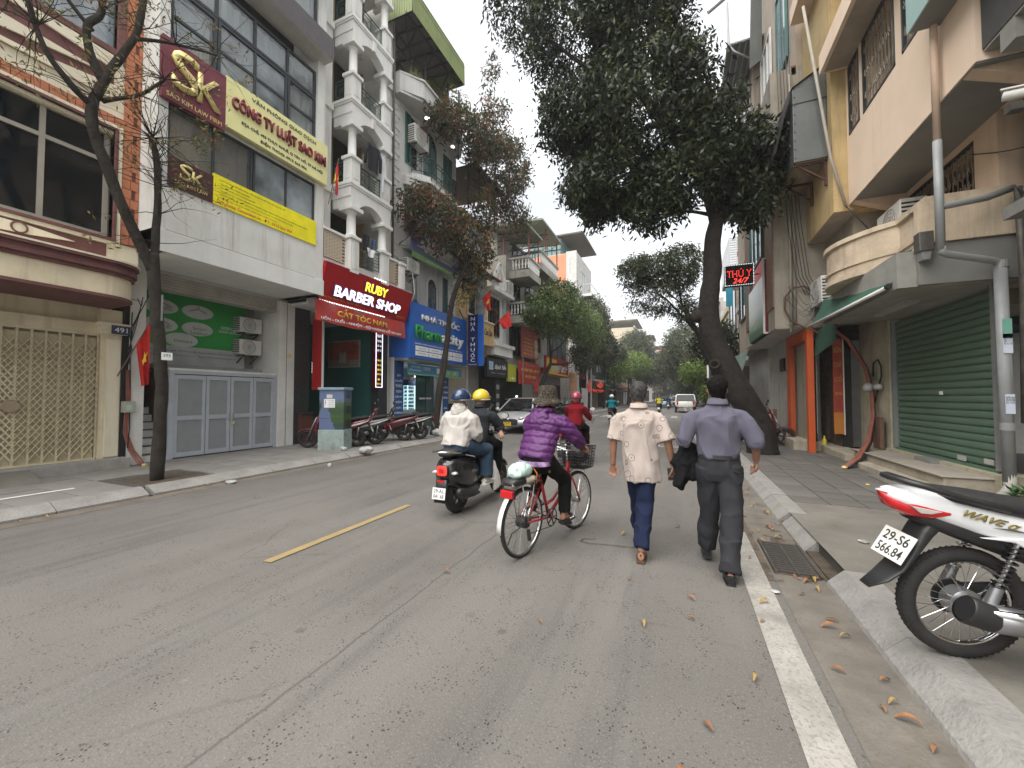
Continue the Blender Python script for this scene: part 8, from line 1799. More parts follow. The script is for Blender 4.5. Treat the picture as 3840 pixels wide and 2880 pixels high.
J=dict(pel=V(.02,-.02,.92),che=V(.0,0,1.22),nk=V(0,.01,1.43),hd=V(0,.03,1.575),s=[V(-.185,0,1.365),V(.185,0,1.37)],e=[V(-.25,-.02,1.09),V(.275,-.03,1.10)],w=[V(-.265,.03,.845),V(.315,.03,.87)],h=[V(-.06,-.01,.88),V(.085,-.02,.88)],k=[V(-.03,.17,.50),V(.055,-.06,.49)],a=[V(-.05,.34,.12),V(.035,-.26,.085)],palm=[V(.2,-1,0),V(-1,.1,0)],curl=[.55,.75],hemc=V(.025,-.02,.70))
m1=person('older grey-haired man in a pale patterned shirt and navy trousers, walking away',(-.39,4.2,0),0,J,m_skin,.0055,Y_,M('hair_grey',(.05,.047,.047),.85,spec=.2,var=.6,vs=25,bump=.6,bs=90))
m_pkshirt=cloth('shirt_pale',(0.392,0.333,0.298),streak=0);nt=m_pkshirt.node_tree;bs_=nt.nodes['Principled BSDF'];prev=bs_.inputs['Base Color'].links[0].from_socket
vo=nt.nodes.new('ShaderNodeTexVoronoi');vo.inputs['Scale'].default_value=8.5;tcx=nt.nodes.new('ShaderNodeTexCoord');nt.links.new(tcx.outputs['Object'],vo.inputs[0])
wv=nt.nodes.new('ShaderNodeMath');wv.operation='MULTIPLY';wv.inputs[1].default_value=30;nt.links.new(vo.outputs['Distance'],wv.inputs[0]);sn=nt.nodes.new('ShaderNodeMath');sn.operation='SINE';nt.links.new(wv.outputs[0],sn.inputs[0])
lt=nt.nodes.new('ShaderNodeMapRange');lt.inputs[1].default_value=.42;lt.inputs[2].default_value=.36;nt.links.new(vo.outputs['Distance'],lt.inputs[0]);m2_=nt.nodes.new('ShaderNodeMapRange');m2_.inputs[1].default_value=.1;m2_.inputs[2].default_value=.9;m2_.inputs[4].default_value=.7;nt.links.new(sn.outputs[0],m2_.inputs[0])
mu=nt.nodes.new('ShaderNodeMath');mu.operation='MULTIPLY';nt.links.new(lt.outputs[0],mu.inputs[0]);nt.links.new(m2_.outputs[0],mu.inputs[1]);mxx=nt.nodes.new('ShaderNodeMix');mxx.data_type='RGBA';nt.links.new(mu.outputs[0],mxx.inputs[0]);nt.links.new(prev,mxx.inputs[6]);mxx.inputs[7].default_value=(.15,.115,.095,1);nt.links.new(mxx.outputs[2],bs_.inputs['Base Color'])
shirt(m1,J,m_pkshirt,Y_,.70,.178,.137,.95,(.072,.092),.022,.98,ff=5.5)
B().tube([V(-.14,-.105,1.315),V(0,-.132,1.325),V(.14,-.105,1.318)],.003,5).build('yoke_seam',M('seam',(.45,.37,.33),.9),m1,local=1)
trousers(m1,J,cloth('trouser_navy',(0.011,0.016,0.040)),Y_,.90,.13,.09,(.093,.082,.074),.018,end=.03)
m_sand=M('sandal',(.07,.04,.025),.7)
for a,f in((J['a'][0],Y_),(J['a'][1],Y_)):
 b=B();b.loft([(a-f*.085-V(0,0,.075),.035,.014),(a+f*.06-V(0,0,.075),.048,.014),(a+f*.19-V(0,0,.075),.036,.012)],12,side=(1,0,0),pw=3);b.loft([(a+f*.05+V(-.045,0,-.06),.02,.005),(a+f*.05+V(0,0,-.015),.022,.005),(a+f*.05+V(.045,0,-.06),.02,.005)],6,side=(0,1,0));b.loft([(a-f*.0+V(-.04,0,-.06),.01,.004),(a-f*.055+V(0,0,-.01),.01,.004),(a+V(.04,0,-.06),.01,.004)],6,side=(0,0,1));b.build('sandal',m_sand,m1,smooth=40,local=1)
ph_=thing('phone','dark phone held in the right hand of the man in the pale shirt','phone',(0,0,0));B().bar((-.095,4.24,.84),(-.085,4.235,.72),.008,.065).build('case',m_plast,ph_)
J=dict(pel=V(.01,0,.955),che=V(.01,.01,1.26),nk=V(.01,.03,1.475),hd=V(.012,.05,1.61),s=[V(-.19,0,1.405),V(.21,0,1.40)],e=[V(-.275,-.03,1.15),V(.295,-.05,1.15)],w=[V(-.24,.18,1.06),V(.31,.06,.985)],h=[V(-.075,0,.90),V(.095,0,.90)],k=[V(-.06,.12,.51),V(.095,-.07,.50)],a=[V(-.085,.24,.13),V(.065,-.22,.085)],palm=[V(0,0,-1),V(-1,-.1,0)],curl=[.7,.8],hemc=V(.01,0,.995))
m2=person('tall black-haired man in a purple-grey shirt and charcoal trousers, walking beside the kerb',(.30,4.0,0),0,J,m_skin,.0055,Y_,M('hair_black',(.006,.0055,.0055),.85,spec=.15,var=.4,vs=25,bump=.6,bs=90),m_plast)
shirt(m2,J,cloth('shirt_purple',(.098,.094,.125),var=.06),Y_,.99,.168,.125,1.06,(.074,.068),.026,.98,ff=5,wa=.178)
for i in(0,1):
 e,w=J['e'][i],J['w'][i];b=B().loft([(e.lerp(w,-.12),.063,.063),(e.lerp(w,.0),.069,.069),(e.lerp(w,.12),.065,.065)],16);organic('rolled_cuff',b,MATS['shirt_purple'],m2,.007,2,.008,14)
trousers(m2,J,cloth('trouser_charcoal',(0.031,0.031,0.035)),Y_,1.02,.158,.112,(.104,.086,.078),.022,ff=5,end=-.005)
B().loft([(V(.01,0,1.0),.172,.125),(V(.01,0,1.035),.170,.123)],30,side=(1,0,0)).build('belt',m_plast,m2,smooth=40,local=1);B().tube([V(.09,-.118,.90),V(.17,-.095,.895)],.004,5).build('pocket',m_black,m2,local=1)
jk=lthing('jacket','black jacket draped over the left forearm of the man in the purple shirt','jacket',(.30,4.0,0));b=B()
b.loft([(V(-.24,.17,1.10),.06,.12),(V(-.25,.14,1.02),.075,.13),(V(-.27,.10,.90),.075,.12),(V(-.30,.06,.78),.06,.10),(V(-.33,.03,.70),.045,.06)],14,side=(1,0,0));b.loft([(V(-.22,.17,1.08),.06,.10),(V(-.19,.12,.95),.06,.10),(V(-.19,.08,.84),.065,.08),(V(-.21,.08,.765),.04,.05)],14,side=(1,0,0));b.loft([(V(-.31,.1,1.0),.03,.06),(V(-.34,.06,.92),.035,.06),(V(-.31,.04,.84),.03,.05)],10)
organic('cloth',b,cloth('jacket_black',(0.008,0.008,0.009)),jk,.009,2,.018,9)
J=dict(pel=V(.22,0,.93),che=V(.33,0,1.20),nk=V(.40,0,1.395),hd=V(.44,-.01,1.50),s=[V(.36,.165,1.33),V(.36,-.165,1.33)],e=[V(.52,.25,1.12),V(.53,-.27,1.14)],w=[V(.68,.27,1.02),V(.70,-.27,1.03)],h=[V(.24,.09,.90),V(.24,-.09,.90)],k=[V(.56,.10,.80),V(.58,-.13,.66)],a=[V(.34,.12,.46),V(.57,-.13,.31)],palm=[V(0,0,-1),V(0,0,-1)],grip=True,curl=[.6,.6],hemc=V(.20,0,.90))
F=X_F;wm=person('woman cyclist in a purple quilted jacket, black trousers and patterned bucket hat',BK,BR,J,m_skin,.007,F)
o=shirt(wm,J,cloth('puffer_purple',(0.079,0.015,0.099),var=.12),F,.90,.185,.15,1.9,(.085,.062),.0,1.05,True,'quilted_jacket',.009,wa=.19);o.data.materials[0].node_tree.nodes['Principled BSDF'].inputs['Roughness'].default_value=.5
o.data.materials[0].node_tree.nodes['Principled BSDF'].inputs['Specular IOR Level'].default_value=.45
me=o.data;nr=[x.vector.copy()for x in me.vertex_normals]
for v,n_ in zip(me.vertices,nr):
 c=v.co;t=(c.z*.97+c.x*.25+.02*noise.noise(c*6))/.072;q=abs(math.sin(math.pi*t))**.45;arm=1 if abs(c.y)<.2 else .8
 v.co=c+n_*(.019*arm*(q-.6)+.007*noise.noise(c*34)+.006*noise.noise(c*15))
b=B();b.loft([(V(.30,0,1.37),.10,.05),(V(.27,0,1.33),.13,.065),(V(.24,0,1.27),.12,.05),(V(.24,0,1.22),.07,.03)],16,side=(0,1,0));b.torus((.375,0,1.405),.095,.032,24,8,'z');organic('hood',b,MATS['puffer_purple'],wm,.009,4,.012,14)
b=B().loft([(V(.20,0,.86),.178,.143),(V(.20,0,.905),.182,.147)],28,side=(0,1,0));b.build('blouse_hem',M('blouse',(.35,.22,.40),.8,var=.8,vs=16),wm,smooth=40,local=1)
trousers(wm,J,cloth('trouser_black',(0.007,0.007,0.007)),F,.96,.155,.12,(.098,.078,.062),.008,ff=7,end=.02)
m_hat=M('hat_pattern',(.03,.022,.016),.9,var=.5,vs=20,bump=.5,bs=60);nt=m_hat.node_tree;bs_=nt.nodes['Principled BSDF'];vo=nt.nodes.new('ShaderNodeTexVoronoi');vo.feature='DISTANCE_TO_EDGE';vo.inputs['Scale'].default_value=34;tcx=nt.nodes.new('ShaderNodeTexCoord');nt.links.new(tcx.outputs['Object'],vo.inputs[0]);mr_=nt.nodes.new('ShaderNodeMapRange');mr_.inputs[1].default_value=.06;mr_.inputs[2].default_value=.02;nt.links.new(vo.outputs[0],mr_.inputs[0]);mxx=nt.nodes.new('ShaderNodeMix');mxx.data_type='RGBA';nt.links.new(mr_.outputs[0],mxx.inputs[0]);mxx.inputs[6].default_value=(.016,.012,.009,1);mxx.inputs[7].default_value=(.12,.095,.06,1);nt.links.new(mxx.outputs[2],bs_.inputs['Base Color'])
hc=J['hd']+V(-.005,0,.035);hw_=lthing('bucket_hat','brown patterned bucket hat worn by the woman cyclist','hat',BK,BR);b=B();n=36;prof=[(.002,.135),(.06,.133),(.088,.12),(.10,.06),(.105,.005),(.112,-.01),(.145,-.04),(.172,-.065),(.17,-.07),(.14,-.045),(.105,-.02)]
vs=[hc+V(r*math.cos(a)*1.08,r*math.sin(a),z+(.014*math.sin(3*a+1)+.008*math.sin(7*a))*max(0,(r-.1)*14))for r,z in prof for a in[2*math.pi*i/n for i in range(n)]]
b.add(vs,[(i*n+j,i*n+(j+1)%n,(i+1)*n+(j+1)%n,(i+1)*n+j)for i in range(len(prof)-1)for j in range(n)]).build('crown',m_hat,hw_,smooth=1,local=1)
for i in(0,1):
 a=J['a'][i];b=B();b.loft([(a+V(-.07,0,-.08),.034,.016),(a+V(.05,0,-.08),.046,.018),(a+V(.17,0,-.075),.042,.014)],12,side=(0,1,0),pw=3);b.build('sandal',m_plast,wm,smooth=40,local=1)
 for k in range(3):B().loft([(a+V(.06+k*.03,-.046,-.06),.009,.004),(a+V(.055+k*.03,0,-.018),.010,.004),(a+V(.06+k*.03,.046,-.06),.009,.004)],6,side=(1,0,0)).build('stripe',m_letw,wm,local=1)
 B().loft([(a+V(.10,0,-.035),.047,.03),(a+V(.05,0,-.03),.048,.034)],14,side=(0,1,0)).build('strap',m_plast,wm,local=1)
def helmet(label,c,m,loc,rz,stripe=None,F=X_F,visor=True):
 h=lthing('helmet',label,'helmet',loc,rz);U=V(0,0,1);b=B();n=24;vs=[];rows=9
 for i in range(rows):
  t=i/(rows-1)*R(104)
  for j in range(n):
   a=2*math.pi*j/n;low=max(0,math.cos(a))*.03 if i==rows-1 else 0
   vs.append(c+V(.142*math.sin(t)*math.cos(a)*1.08,.128*math.sin(t)*math.sin(a),.0+.135*math.cos(t)+low))
 b.add(vs,[(i*n+j,i*n+(j+1)%n,(i+1)*n+(j+1)%n,(i+1)*n+j)for i in range(rows-1)for j in range(n)]);o=b.build('shell',m,h,smooth=1,local=1);s_=o.modifiers.new('s','SOLIDIFY');s_.thickness=.012
 B().torus(c+V(0,0,-.03),.138,.007,32,6,'z').build('rim',stripe or m_plast,h,smooth=1,local=1)
 if visor:B().loft([(c+V(.12,0,.02),.10,.006),(c+V(.19,0,.0),.08,.005),(c+V(.21,0,-.005),.05,.004)],12,side=(0,1,0)).build('peak',stripe or m,h,smooth=1,local=1)
 B().tube([c+V(-.03,.11,.0),c+V(.02,.085,-.10),c+V(.05,0,-.135),c+V(.02,-.085,-.10),c+V(-.03,-.11,0)],.006,6).build('strap',m_plast,h,local=1)
 return h
def seated(dx,h,lean=0,reach=True,sit=.86):
 k=h/1.0
 J=dict(pel=V(dx,0,sit+.06),che=V(dx+.06+lean,0,sit+.33),nk=V(dx+.10+lean,0,sit+.53),hd=V(dx+.13+lean,0,sit+.66),h=[V(dx+.02,.10,sit+.02),V(dx+.02,-.10,sit+.02)])
 J['s']=[V(dx+.07+lean,.175,sit+.46),V(dx+.07+lean,-.175,sit+.46)]
 if reach:J['e']=[V(dx+.26+lean,.25,sit+.24),V(dx+.26+lean,-.25,sit+.24)];J['w']=[V(.76,.29,1.03),V(.76,-.29,1.03)];J['k']=[V(dx+.38,.16,sit-.05),V(dx+.38,-.16,sit-.05)];J['a']=[V(dx+.42,.13,.40),V(dx+.42,-.13,.40)];J['grip']=True;J['palm']=[V(0,0,-1)]*2
 else:J['e']=[V(dx+.10,.25,sit+.20),V(dx+.10,-.25,sit+.20)];J['w']=[V(dx+.30,.17,sit+.10),V(dx+.30,-.17,sit+.10)];J['k']=[V(dx+.40,.23,sit-.06),V(dx+.42,-.24,sit-.06)];J['a']=[V(dx+.38,.22,.42),V(dx+.42,-.23,.41)]
 J['hemc']=V(dx-.02,0,sit+.02);return J
SR=R(89)
J=seated(.52,1,.02);drv=person('scooter driver in a dark grey jacket with a yellow helmet',VS,SR,J,m_skinl,.009,X_F,shoe=m_plast)
shirt(drv,J,cloth('jacket_dkgrey',(0.030,0.033,0.039)),X_F,.88,.18,.15,1.95,(.082,.058),.010,name='jacket');trousers(drv,J,MATS['trouser_black'],X_F,.96,.165,.125,(.11,.09,.08),.010)
helmet('glossy yellow helmet of the scooter driver',J['hd']+V(0,0,.01),M('helmet_yellow',(.62,.45,.03),.22,coat=.7,var=.03),VS,SR,M('visor_clear',(.5,.5,.48),.15))
J=seated(-.02,1,-.01,False);psg=person('scooter passenger in a white hooded top and blue jeans',VS,SR,J,m_skinl,.009,X_F,shoe=M('shoe_white',(.62,.60,.56),.7))
shirt(psg,J,cloth('hoodie_white',(0.429,0.403,0.373)),X_F,.86,.20,.165,1.9,(.095,.075),.024,1.12,False,'hooded_top',wa=.20)
b=B();nk=J['nk'];b.loft([(nk+V(-.02,0,.07),.07,.06),(nk+V(-.02,0,.02),.095,.085),(nk+V(-.04,0,-.03),.11,.09),(nk+V(-.09,0,-.10),.09,.05)],16,side=(0,1,0));organic('hood',b,MATS['hoodie_white'],psg,.009,3,.014,14)
trousers(psg,J,cloth('jeans_blue',(0.033,0.056,0.089),var=.2),X_F,.93,.165,.13,(.11,.10,.095),.011,end=.03)
helmet('dark blue helmet of the scooter passenger',J['hd']+V(0,0,.01),M('helmet_blue',(.012,.03,.08),.25,coat=.7,var=.05),VS,SR,m_steel)
t=lthing('carrier_bag','white carrier bag hanging at the right side of the moving scooter','bag',VS,SR);b=B();b.loft([(V(.62,-.24,.62),.02,.02),(V(.62,-.25,.52),.05,.03),(V(.66,-.26,.36),.10,.04),(V(.70,-.26,.22),.12,.035)],12,side=(1,0,0));organic('bag',b,M('bag_white',(.6,.59,.56),.5,var=.05),t,.01,2,.012,13,fz=.4)
def rider(label,loc,rz,mj,mt_,mh,lab_h,dx=.45):
 J=seated(dx,1);p=person(label,loc,rz,J,m_skinl,.014,X_F,shoe=m_plast,face=False)
 shirt(p,J,mj,X_F,.88,.18,.15,1.95,(.082,.058),.01,vox=.013,name='jacket');trousers(p,J,mt_,X_F,.96,.165,.125,(.11,.09,.08),.01,vox=.014)
 helmet(lab_h,J['hd']+V(0,0,.01),mh,loc,rz)
tb_=MATS['trouser_black']
rider('scooter rider in a dark red velvet jacket just beyond the cyclist',(-2.25,8.4,0),R(86),cloth('jacket_red',(0.132,0.005,0.010)),tb_,M('helmet_maroon',(.25,.03,.06),.25,coat=.6),'maroon helmet with a flower print worn by the red-jacketed rider')
rider('scooter rider in a turquoise jacket further up the road',(-3.45,21.6,0),R(92),cloth('jacket_turq',(0.013,0.158,0.198)),tb_,m_vwh,'small white helmet of the turquoise rider')
rider('scooter rider in a yellow jacket far up the road',(-1.75,37.4,0),R(90),cloth('jacket_yel',(0.363,0.330,0.026)),tb_,m_vblk,'black helmet of the yellow-jacketed rider')
rider('distant rider in dark blue on a white scooter',(-1.3,50,0),R(90),cloth('jacket_blue',(0.013,0.026,0.066)),tb_,m_vblk,'black helmet of the distant blue rider')
rider('distant rider in grey on a black scooter',(-.5,52,0),R(90),cloth('jacket_grey',(0.079,0.066,0.066)),tb_,m_vwh,'white helmet of the distant grey rider')
J=dict(pel=V(0,0,.86),che=V(.0,.02,1.12),nk=V(0,.08,1.30),hd=V(0,.16,1.40),s=[V(-.18,.02,1.25),V(.18,.02,1.25)],e=[V(-.25,.02,.98),V(.25,.03,.98)],w=[V(-.24,.1,.76),V(.25,.08,.76)],h=[V(-.08,0,.82),V(.08,0,.82)],k=[V(-.08,.03,.45),V(.09,.03,.45)],a=[V(-.09,0,.08),V(.1,0,.08)])
J['hemc']=V(0,0,.80);mb_=person('man in a pale cream t-shirt bending behind the painted cabinet',(-9.55,9.0,ZS),R(25),J,m_skin,.010,Y_,MATS['hair_black'],m_plast)
shirt(mb_,J,cloth('tshirt_cream',(0.330,0.290,0.251)),Y_,.80,.18,.14,.6,(.082,.085),.010,1.05,False,name='t_shirt',vox=.011);trousers(mb_,J,MATS['trouser_charcoal'],Y_,.9,.16,.12,vox=.012)
# trees
def leafmat(key,cols,rough=.55,tr=.25):
 m=bpy.data.materials.new(key);m.use_nodes=True;nt=m.node_tree;N=nt.nodes;b=N['Principled BSDF'];b.inputs['Roughness'].default_value=rough;b.inputs['Specular IOR Level'].default_value=.35
 a=N.new('ShaderNodeAttribute');a.attribute_name='tint';r=N.new('ShaderNodeValToRGB');nt.links.new(a.outputs['Fac'],r.inputs[0])
 for i,(p,c)in enumerate(cols):
  e=r.color_ramp.elements[i]if i<2 else r.color_ramp.elements.new(p);e.position=p;e.color=(c[0]*.7,c[1]*.7,c[2]*.7,1)
 nt.links.new(r.outputs[0],b.inputs['Base Color'])
 t=N.new('ShaderNodeBsdfTranslucent');nt.links.new(r.outputs[0],t.inputs[0]);mx=N.new('ShaderNodeMixShader');mx.inputs[0].default_value=tr;nt.links.new(b.outputs[0],mx.inputs[1]);nt.links.new(t.outputs[0],mx.inputs[2]);nt.links.new(mx.outputs[0],N['Material Output'].inputs[0])
 return m
def crown(parent,mat,blobs,ncl,per,ll,lw,seed,crad=.28,droop=.5,gap=.0,tint=(0,1),up=0.0,name='crown',pinn=True):
 """leaf clusters filling ellipsoids (centre, radii, weight)"""
 rs=np.random.RandomState(seed);W_=np.array([q[2]for q in blobs],float);W_/=W_.sum();cs=[];tries=0
 while len(cs)<ncl and tries<ncl*12:
  tries+=1;k=rs.choice(len(blobs),p=W_);c,r,_=blobs[k];d=rs.normal(size=3);d/=np.linalg.norm(d);rad=rs.uniform(.35,1)**.5;p=np.array(c)+d*rad*np.array(r)
  if gap and noise.noise(Vector(p*.9))+.6*noise.noise(Vector(p*2.1))<gap-.35*(rad<.75):continue
  cs.append(p)
 cs=np.array(cs);n=len(cs)*per;base=np.repeat(cs,per,0)
 ctr=np.array(blobs[0][0])
 axis=rs.normal(size=(len(cs),3));axis[:,2]-=droop;axis/=np.linalg.norm(axis,axis=1)[:,None];axis=np.repeat(axis,per,0)
 if pinn:
  t=np.tile(np.linspace(-1,1,per),len(cs))[:,None];sidev=np.cross(axis,rs.normal(size=(n,3)));sidev/=np.linalg.norm(sidev,axis=1)[:,None]+1e-9
  pos=base+axis*t*crad+rs.normal(size=(n,3))*crad*.38;ldir=axis*.5+sidev*rs.choice([-1,1],n)[:,None]
 else:pos=base+rs.normal(size=(n,3))*crad*.6;ldir=rs.normal(size=(n,3))+axis*.6
 ldir[:,2]-=droop*.8;ldir/=np.linalg.norm(ldir,axis=1)[:,None]
 nr=rs.normal(size=(n,3));nr[:,2]+=up;s=np.cross(ldir,nr);s/=np.linalg.norm(s,axis=1)[:,None]+1e-9
 sc=rs.uniform(.65,1.25,n)[:,None];L_=ldir*ll*sc;S_=s*lw*sc*.5;bend=np.cross(s,ldir)*ll*.12*sc
 v=np.stack([pos,pos+L_*.45+S_-bend*.3,pos+L_-bend,pos+L_*.45-S_-bend*.3],1).reshape(-1,3)
 me=bpy.data.meshes.new(name);me.vertices.add(4*n);me.vertices.foreach_set('co',(v-np.array(origin(parent))).ravel().astype('f'));me.loops.add(4*n);me.loops.foreach_set('vertex_index',np.arange(4*n));me.polygons.add(n);me.polygons.foreach_set('loop_start',np.arange(n)*4)
 try:me.polygons.foreach_set('loop_total',np.full(n,4))
 except Exception:pass
 me.update();at=me.attributes.new('tint','FLOAT','FACE');tv=np.clip(np.repeat(rs.uniform(*tint,len(cs)),per)+rs.normal(size=n)*.12,0,1);at.data.foreach_set('value',tv.astype('f'));me.materials.append(mat)
 o=bpy.data.objects.new(name,me);C.objects.link(o);o.parent=parent;return cs
def wob(pts,r0,r1,seed=0,amp=.03,sub=5):
 P=[Vector(p)for p in pts];q=[]
 for i in range(len(P)-1):
  a,b_,c,d=P[max(i-1,0)],P[i],P[i+1],P[min(i+2,len(P)-1)]
  for k in range(sub):t=k/sub;q.append(.5*((2*b_)+(c-a)*t+(2*a-5*b_+4*c-d)*t*t+(3*b_-a-3*c+d)*t**3))
 q.append(P[-1]);n=len(q);return[(p+Vector((noise.noise(p*2+Vector((seed,0,0))),noise.noise(p*2+Vector((0,seed,0))),0))*amp,*((r0+(r1-r0)*(i/(n-1))**.8)*(1+.14*noise.noise(p*3.1+Vector((0,0,seed)))),)*2)for i,p in enumerate(q)]
m_bark=M('bark',(.024,.019,.014),.95,var=.45,vs=9,bump=1.0,bs=22,dirt=.35,dcol=(.07,.065,.055));m_barkd=M('bark_dark',(.022,.018,.015),.95,var=.4,vs=9,bump=1.0,bs=22)
def tree(label,loc,trunk,limbs,m=m_bark,name='street_tree',r=(.2,.1),group=None):
 t=thing(name,label,'tree',loc,0,group);b=B();b.loft(wob(trunk,r[0],r[1],1),14);b.build('trunk',m,t,smooth=1)
 for i,(pts,r0,r1)in enumerate(limbs):B().loft(wob(pts,r0,r1,i+3),8).build('limb',m,t,smooth=1)
 return t
def twigs(t,m,starts,n,seed,ln=.7,r=.008,up=.25):
 b=B();ends=[];q=random.Random(seed)
 for s in starts:
  for k in range(n):
   p=Vector(s);d=Vector((q.uniform(-1,1),q.uniform(-1,1),q.uniform(-.4,.8+up))).normalized();pts=[p]
   for j in range(5):d=(d+Vector((q.uniform(-.4,.4),q.uniform(-.4,.4),q.uniform(-.35,.25)))).normalized();p=p+d*ln/5;pts.append(p)
   b.tube(pts,[r*(1-.17*j)for j in range(6)],4,cap=False);ends+=pts[2:]
 tagp(b.build('twigs',m,t),kind='stuff');return ends
L1t=[((-8.3,3.9,.1),(-8.32,3.93,1.5),(-8.3,3.86,2.6),(-8.3,3.78,3.5),(-8.3,3.74,4.0))]
A_=[((-8.3,3.76,3.7),(-8.3,3.45,4.4),(-8.3,3.15,5.15),(-8.3,2.95,5.8),(-8.3,2.98,6.2)),((-8.3,2.98,6.2),(-8.3,3.1,6.6),(-8.3,3.3,7.15),(-8.3,3.47,7.7),(-8.3,3.56,8.6)),((-8.3,3.05,6.5),(-8.35,2.93,6.9),(-8.3,2.88,7.25),(-8.3,3.02,7.6),(-8.3,2.99,8.3)),((-8.3,2.93,6.05),(-8.3,2.69,6.2),(-8.3,2.47,6.45),(-8.3,2.36,6.8),(-8.3,2.2,7.3)),((-8.3,3.05,6.2),(-8.2,3.46,6.55),(-8.1,3.75,7.0)),((-8.3,3.76,3.9),(-8.3,3.8,4.6),(-8.28,3.78,5.3),(-8.3,3.7,6.0)),((-8.3,2.9,7.2),(-8.4,2.6,7.6),(-8.4,2.3,8.0)),((-8.3,3.4,7.5),(-8.1,3.9,7.75),(-8,4.5,8.0))]
t1=tree('nearest left tree, nearly bare and forked, number tag 395 on its trunk',(-8.3,3.93,ZS),L1t[0],[(a,*q)for a,q in zip(A_,((.085,.07),(.07,.045),(.065,.04),(.05,.025),(.04,.02),(.065,.05),(.035,.015),(.035,.015)))],r=(.10,.085))
st_=[q[-1]for q in A_]+[q[-2]for q in A_[1:]]+[(-8.3,3.7,6.0),(-8.3,3.75,5.6),(-8.1,3.75,7.0),(-8.3,2.36,6.8),(-8.3,3.78,5.2),(-8.3,3.7,6.0)]
en=twigs(t1,m_bark,st_,9,4,1.15);en+=twigs(t1,m_bark,[(-8.3,3.7,6.0),(-8.25,3.78,5.4),(-8.25,3.8,4.7),(-8.28,3.8,4.2)],4,9,.9,up=-.1)
lf_y=leafmat('leaf_yellowgreen',[(0,(.10,.13,.03)),(.55,(.24,.22,.05)),(1,(.35,.18,.06))])
random.Random(3).shuffle(en);crown(t1,lf_y,[(tuple(p),(.05,.05,.05),1)for p in en[:190]],330,7,.085,.024,3,.13,.25)
B().box(-8.19,-8.185,3.86,4.02,2.18,2.31).build('tag',m_letw,t1);text('395',(-8.184,3.94,2.26),.11,.05,'L',MATS['letter_green'],t1,.001);B().box(-8.2,-8.198,3.84,3.87,2.85,3.3).build('paper_strip',m_steel,t1)
trk=((-8.45,12.4,.1),(-8.45,12.75,1.6),(-8.5,13.3,3.4),(-8.5,13.75,5.4),(-8.5,14.9,7.4),(-8.5,16.2,9.2))
t2=tree('leaning tree with brown and green leaves in front of the pharmacy',(-8.45,12.4,ZS),trk,[(((-8.5,16.2,9.2),(-8.5,17.0,10),(-8.5,17.6,11.3),(-8.5,17.8,13),(-8.5,17.9,15.5)),.08,.02),(((-8.5,14.6,6.9),(-8.6,13.9,7.8),(-8.7,13.3,8.6)),.06,.02),(((-8.5,16.0,8.9),(-8.6,14.7,8.9),(-8.8,12.6,8.4)),.06,.015),(((-8.5,17.6,11.3),(-8.6,15.8,12.4),(-8.8,14,13)),.05,.015),(((-8.5,17.8,12.6),(-8.3,19,13.6),(-8.3,20.5,14.5)),.05,.015),(((-8.5,17.9,13.5),(-8.5,17.6,15.5),(-8.5,17.8,18)),.04,.01)],r=(.15,.08))
lf_b=leafmat('leaf_brown_mix',[(0,(.05,.075,.03)),(.4,(.08,.10,.04)),(.62,(.12,.095,.055)),(.85,(.16,.09,.055)),(1,(.34,.11,.04))],tr=.3)
crown(t2,lf_b,[((-8.5,18.1,13.0),(1.2,2.3,1.9),5),((-8.5,15.2,13.2),(1.0,1.8,1.2),3),((-8.6,13.4,12.9),(.7,.9,.6),.7),((-8.6,20.0,14.6),(1.1,2.0,1.6),2.5),((-8.5,17.7,16.6),(.6,.7,2.4),1.4),((-8.6,12.9,8.4),(1.0,2.2,1.0),3),((-8.6,15.4,8.4),(.9,1.6,1.1),1.9),((-8.5,16.6,10.4),(.7,1.2,.9),.8),((-8.5,20.2,11.7),(.9,1.4,1.1),1.2),((-8.4,15.2,6.9),(.5,.6,.8),.5)],1900,9,.235,.078,11,.34,.7,gap=.03)
crown(t2,lf_y,[((-8.6,14.1,13.6),(.7,1.0,.7),1),((-8.5,16.6,10.9),(.6,.8,.6),.6),((-8.4,14.6,5.9),(.5,.5,.5),.3)],150,10,.17,.05,12,.22,.6)
tr3=((1.9,11.6,.1),(1.75,11.5,.9),(1.3,11.3,1.8),(.88,11.3,2.8),(.68,11.3,3.7),(.80,11.3,4.7),(.82,11.3,5.6),(.98,11.3,6.3))
t3=tree('giant old tree with a thick leaning trunk and huge dark crown above the right pavement',(1.9,11.6,ZS),tr3,[(((.95,11.3,6.1),(.6,11.2,7.2),(-.06,11.0,8.4),(-.68,10.8,9.3),(-1.17,10.6,10.3),(-1.6,10.5,11.6)),.20,.09),(((.98,11.3,6.2),(1.6,11.5,6.6),(2.4,12,7.6)),.16,.06),(((.95,11.3,6.3),(.9,11.8,7.6),(.3,12,9.4),(.2,12.2,11.5)),.18,.06),(((.5,11.2,7.4),(-.8,11.3,7.3),(-2.0,11.5,7.6)),.09,.03),(((-.3,11,8.8),(-1.8,11.1,8.8),(-3,11.2,9.4)),.09,.03),(((-.9,10.7,9.8),(-2.4,10.6,10.8),(-3.6,10.6,12.2)),.09,.03),(((.6,11.2,7.1),(.4,10.4,8.2),(.6,9.8,9.6)),.08,.03),(((.9,11.3,6.2),(.2,11.4,6.5),(-.8,11.6,6.6)),.06,.02)],m_barkd,r=(.37,.17))
B().torus((.80,11.02,2.35),.10,.035,20,8,'y').build('knot',m_bark,t3,smooth=1);B().ell((.42,11.2,3.62),.16,.14,.16).build('burl',m_bark,t3,smooth=1)
lf_d=leafmat('leaf_dark',[(0,(.012,.018,.009)),(.55,(.028,.042,.018)),(.85,(.055,.075,.028)),(1,(.13,.15,.05))],.45,.22)
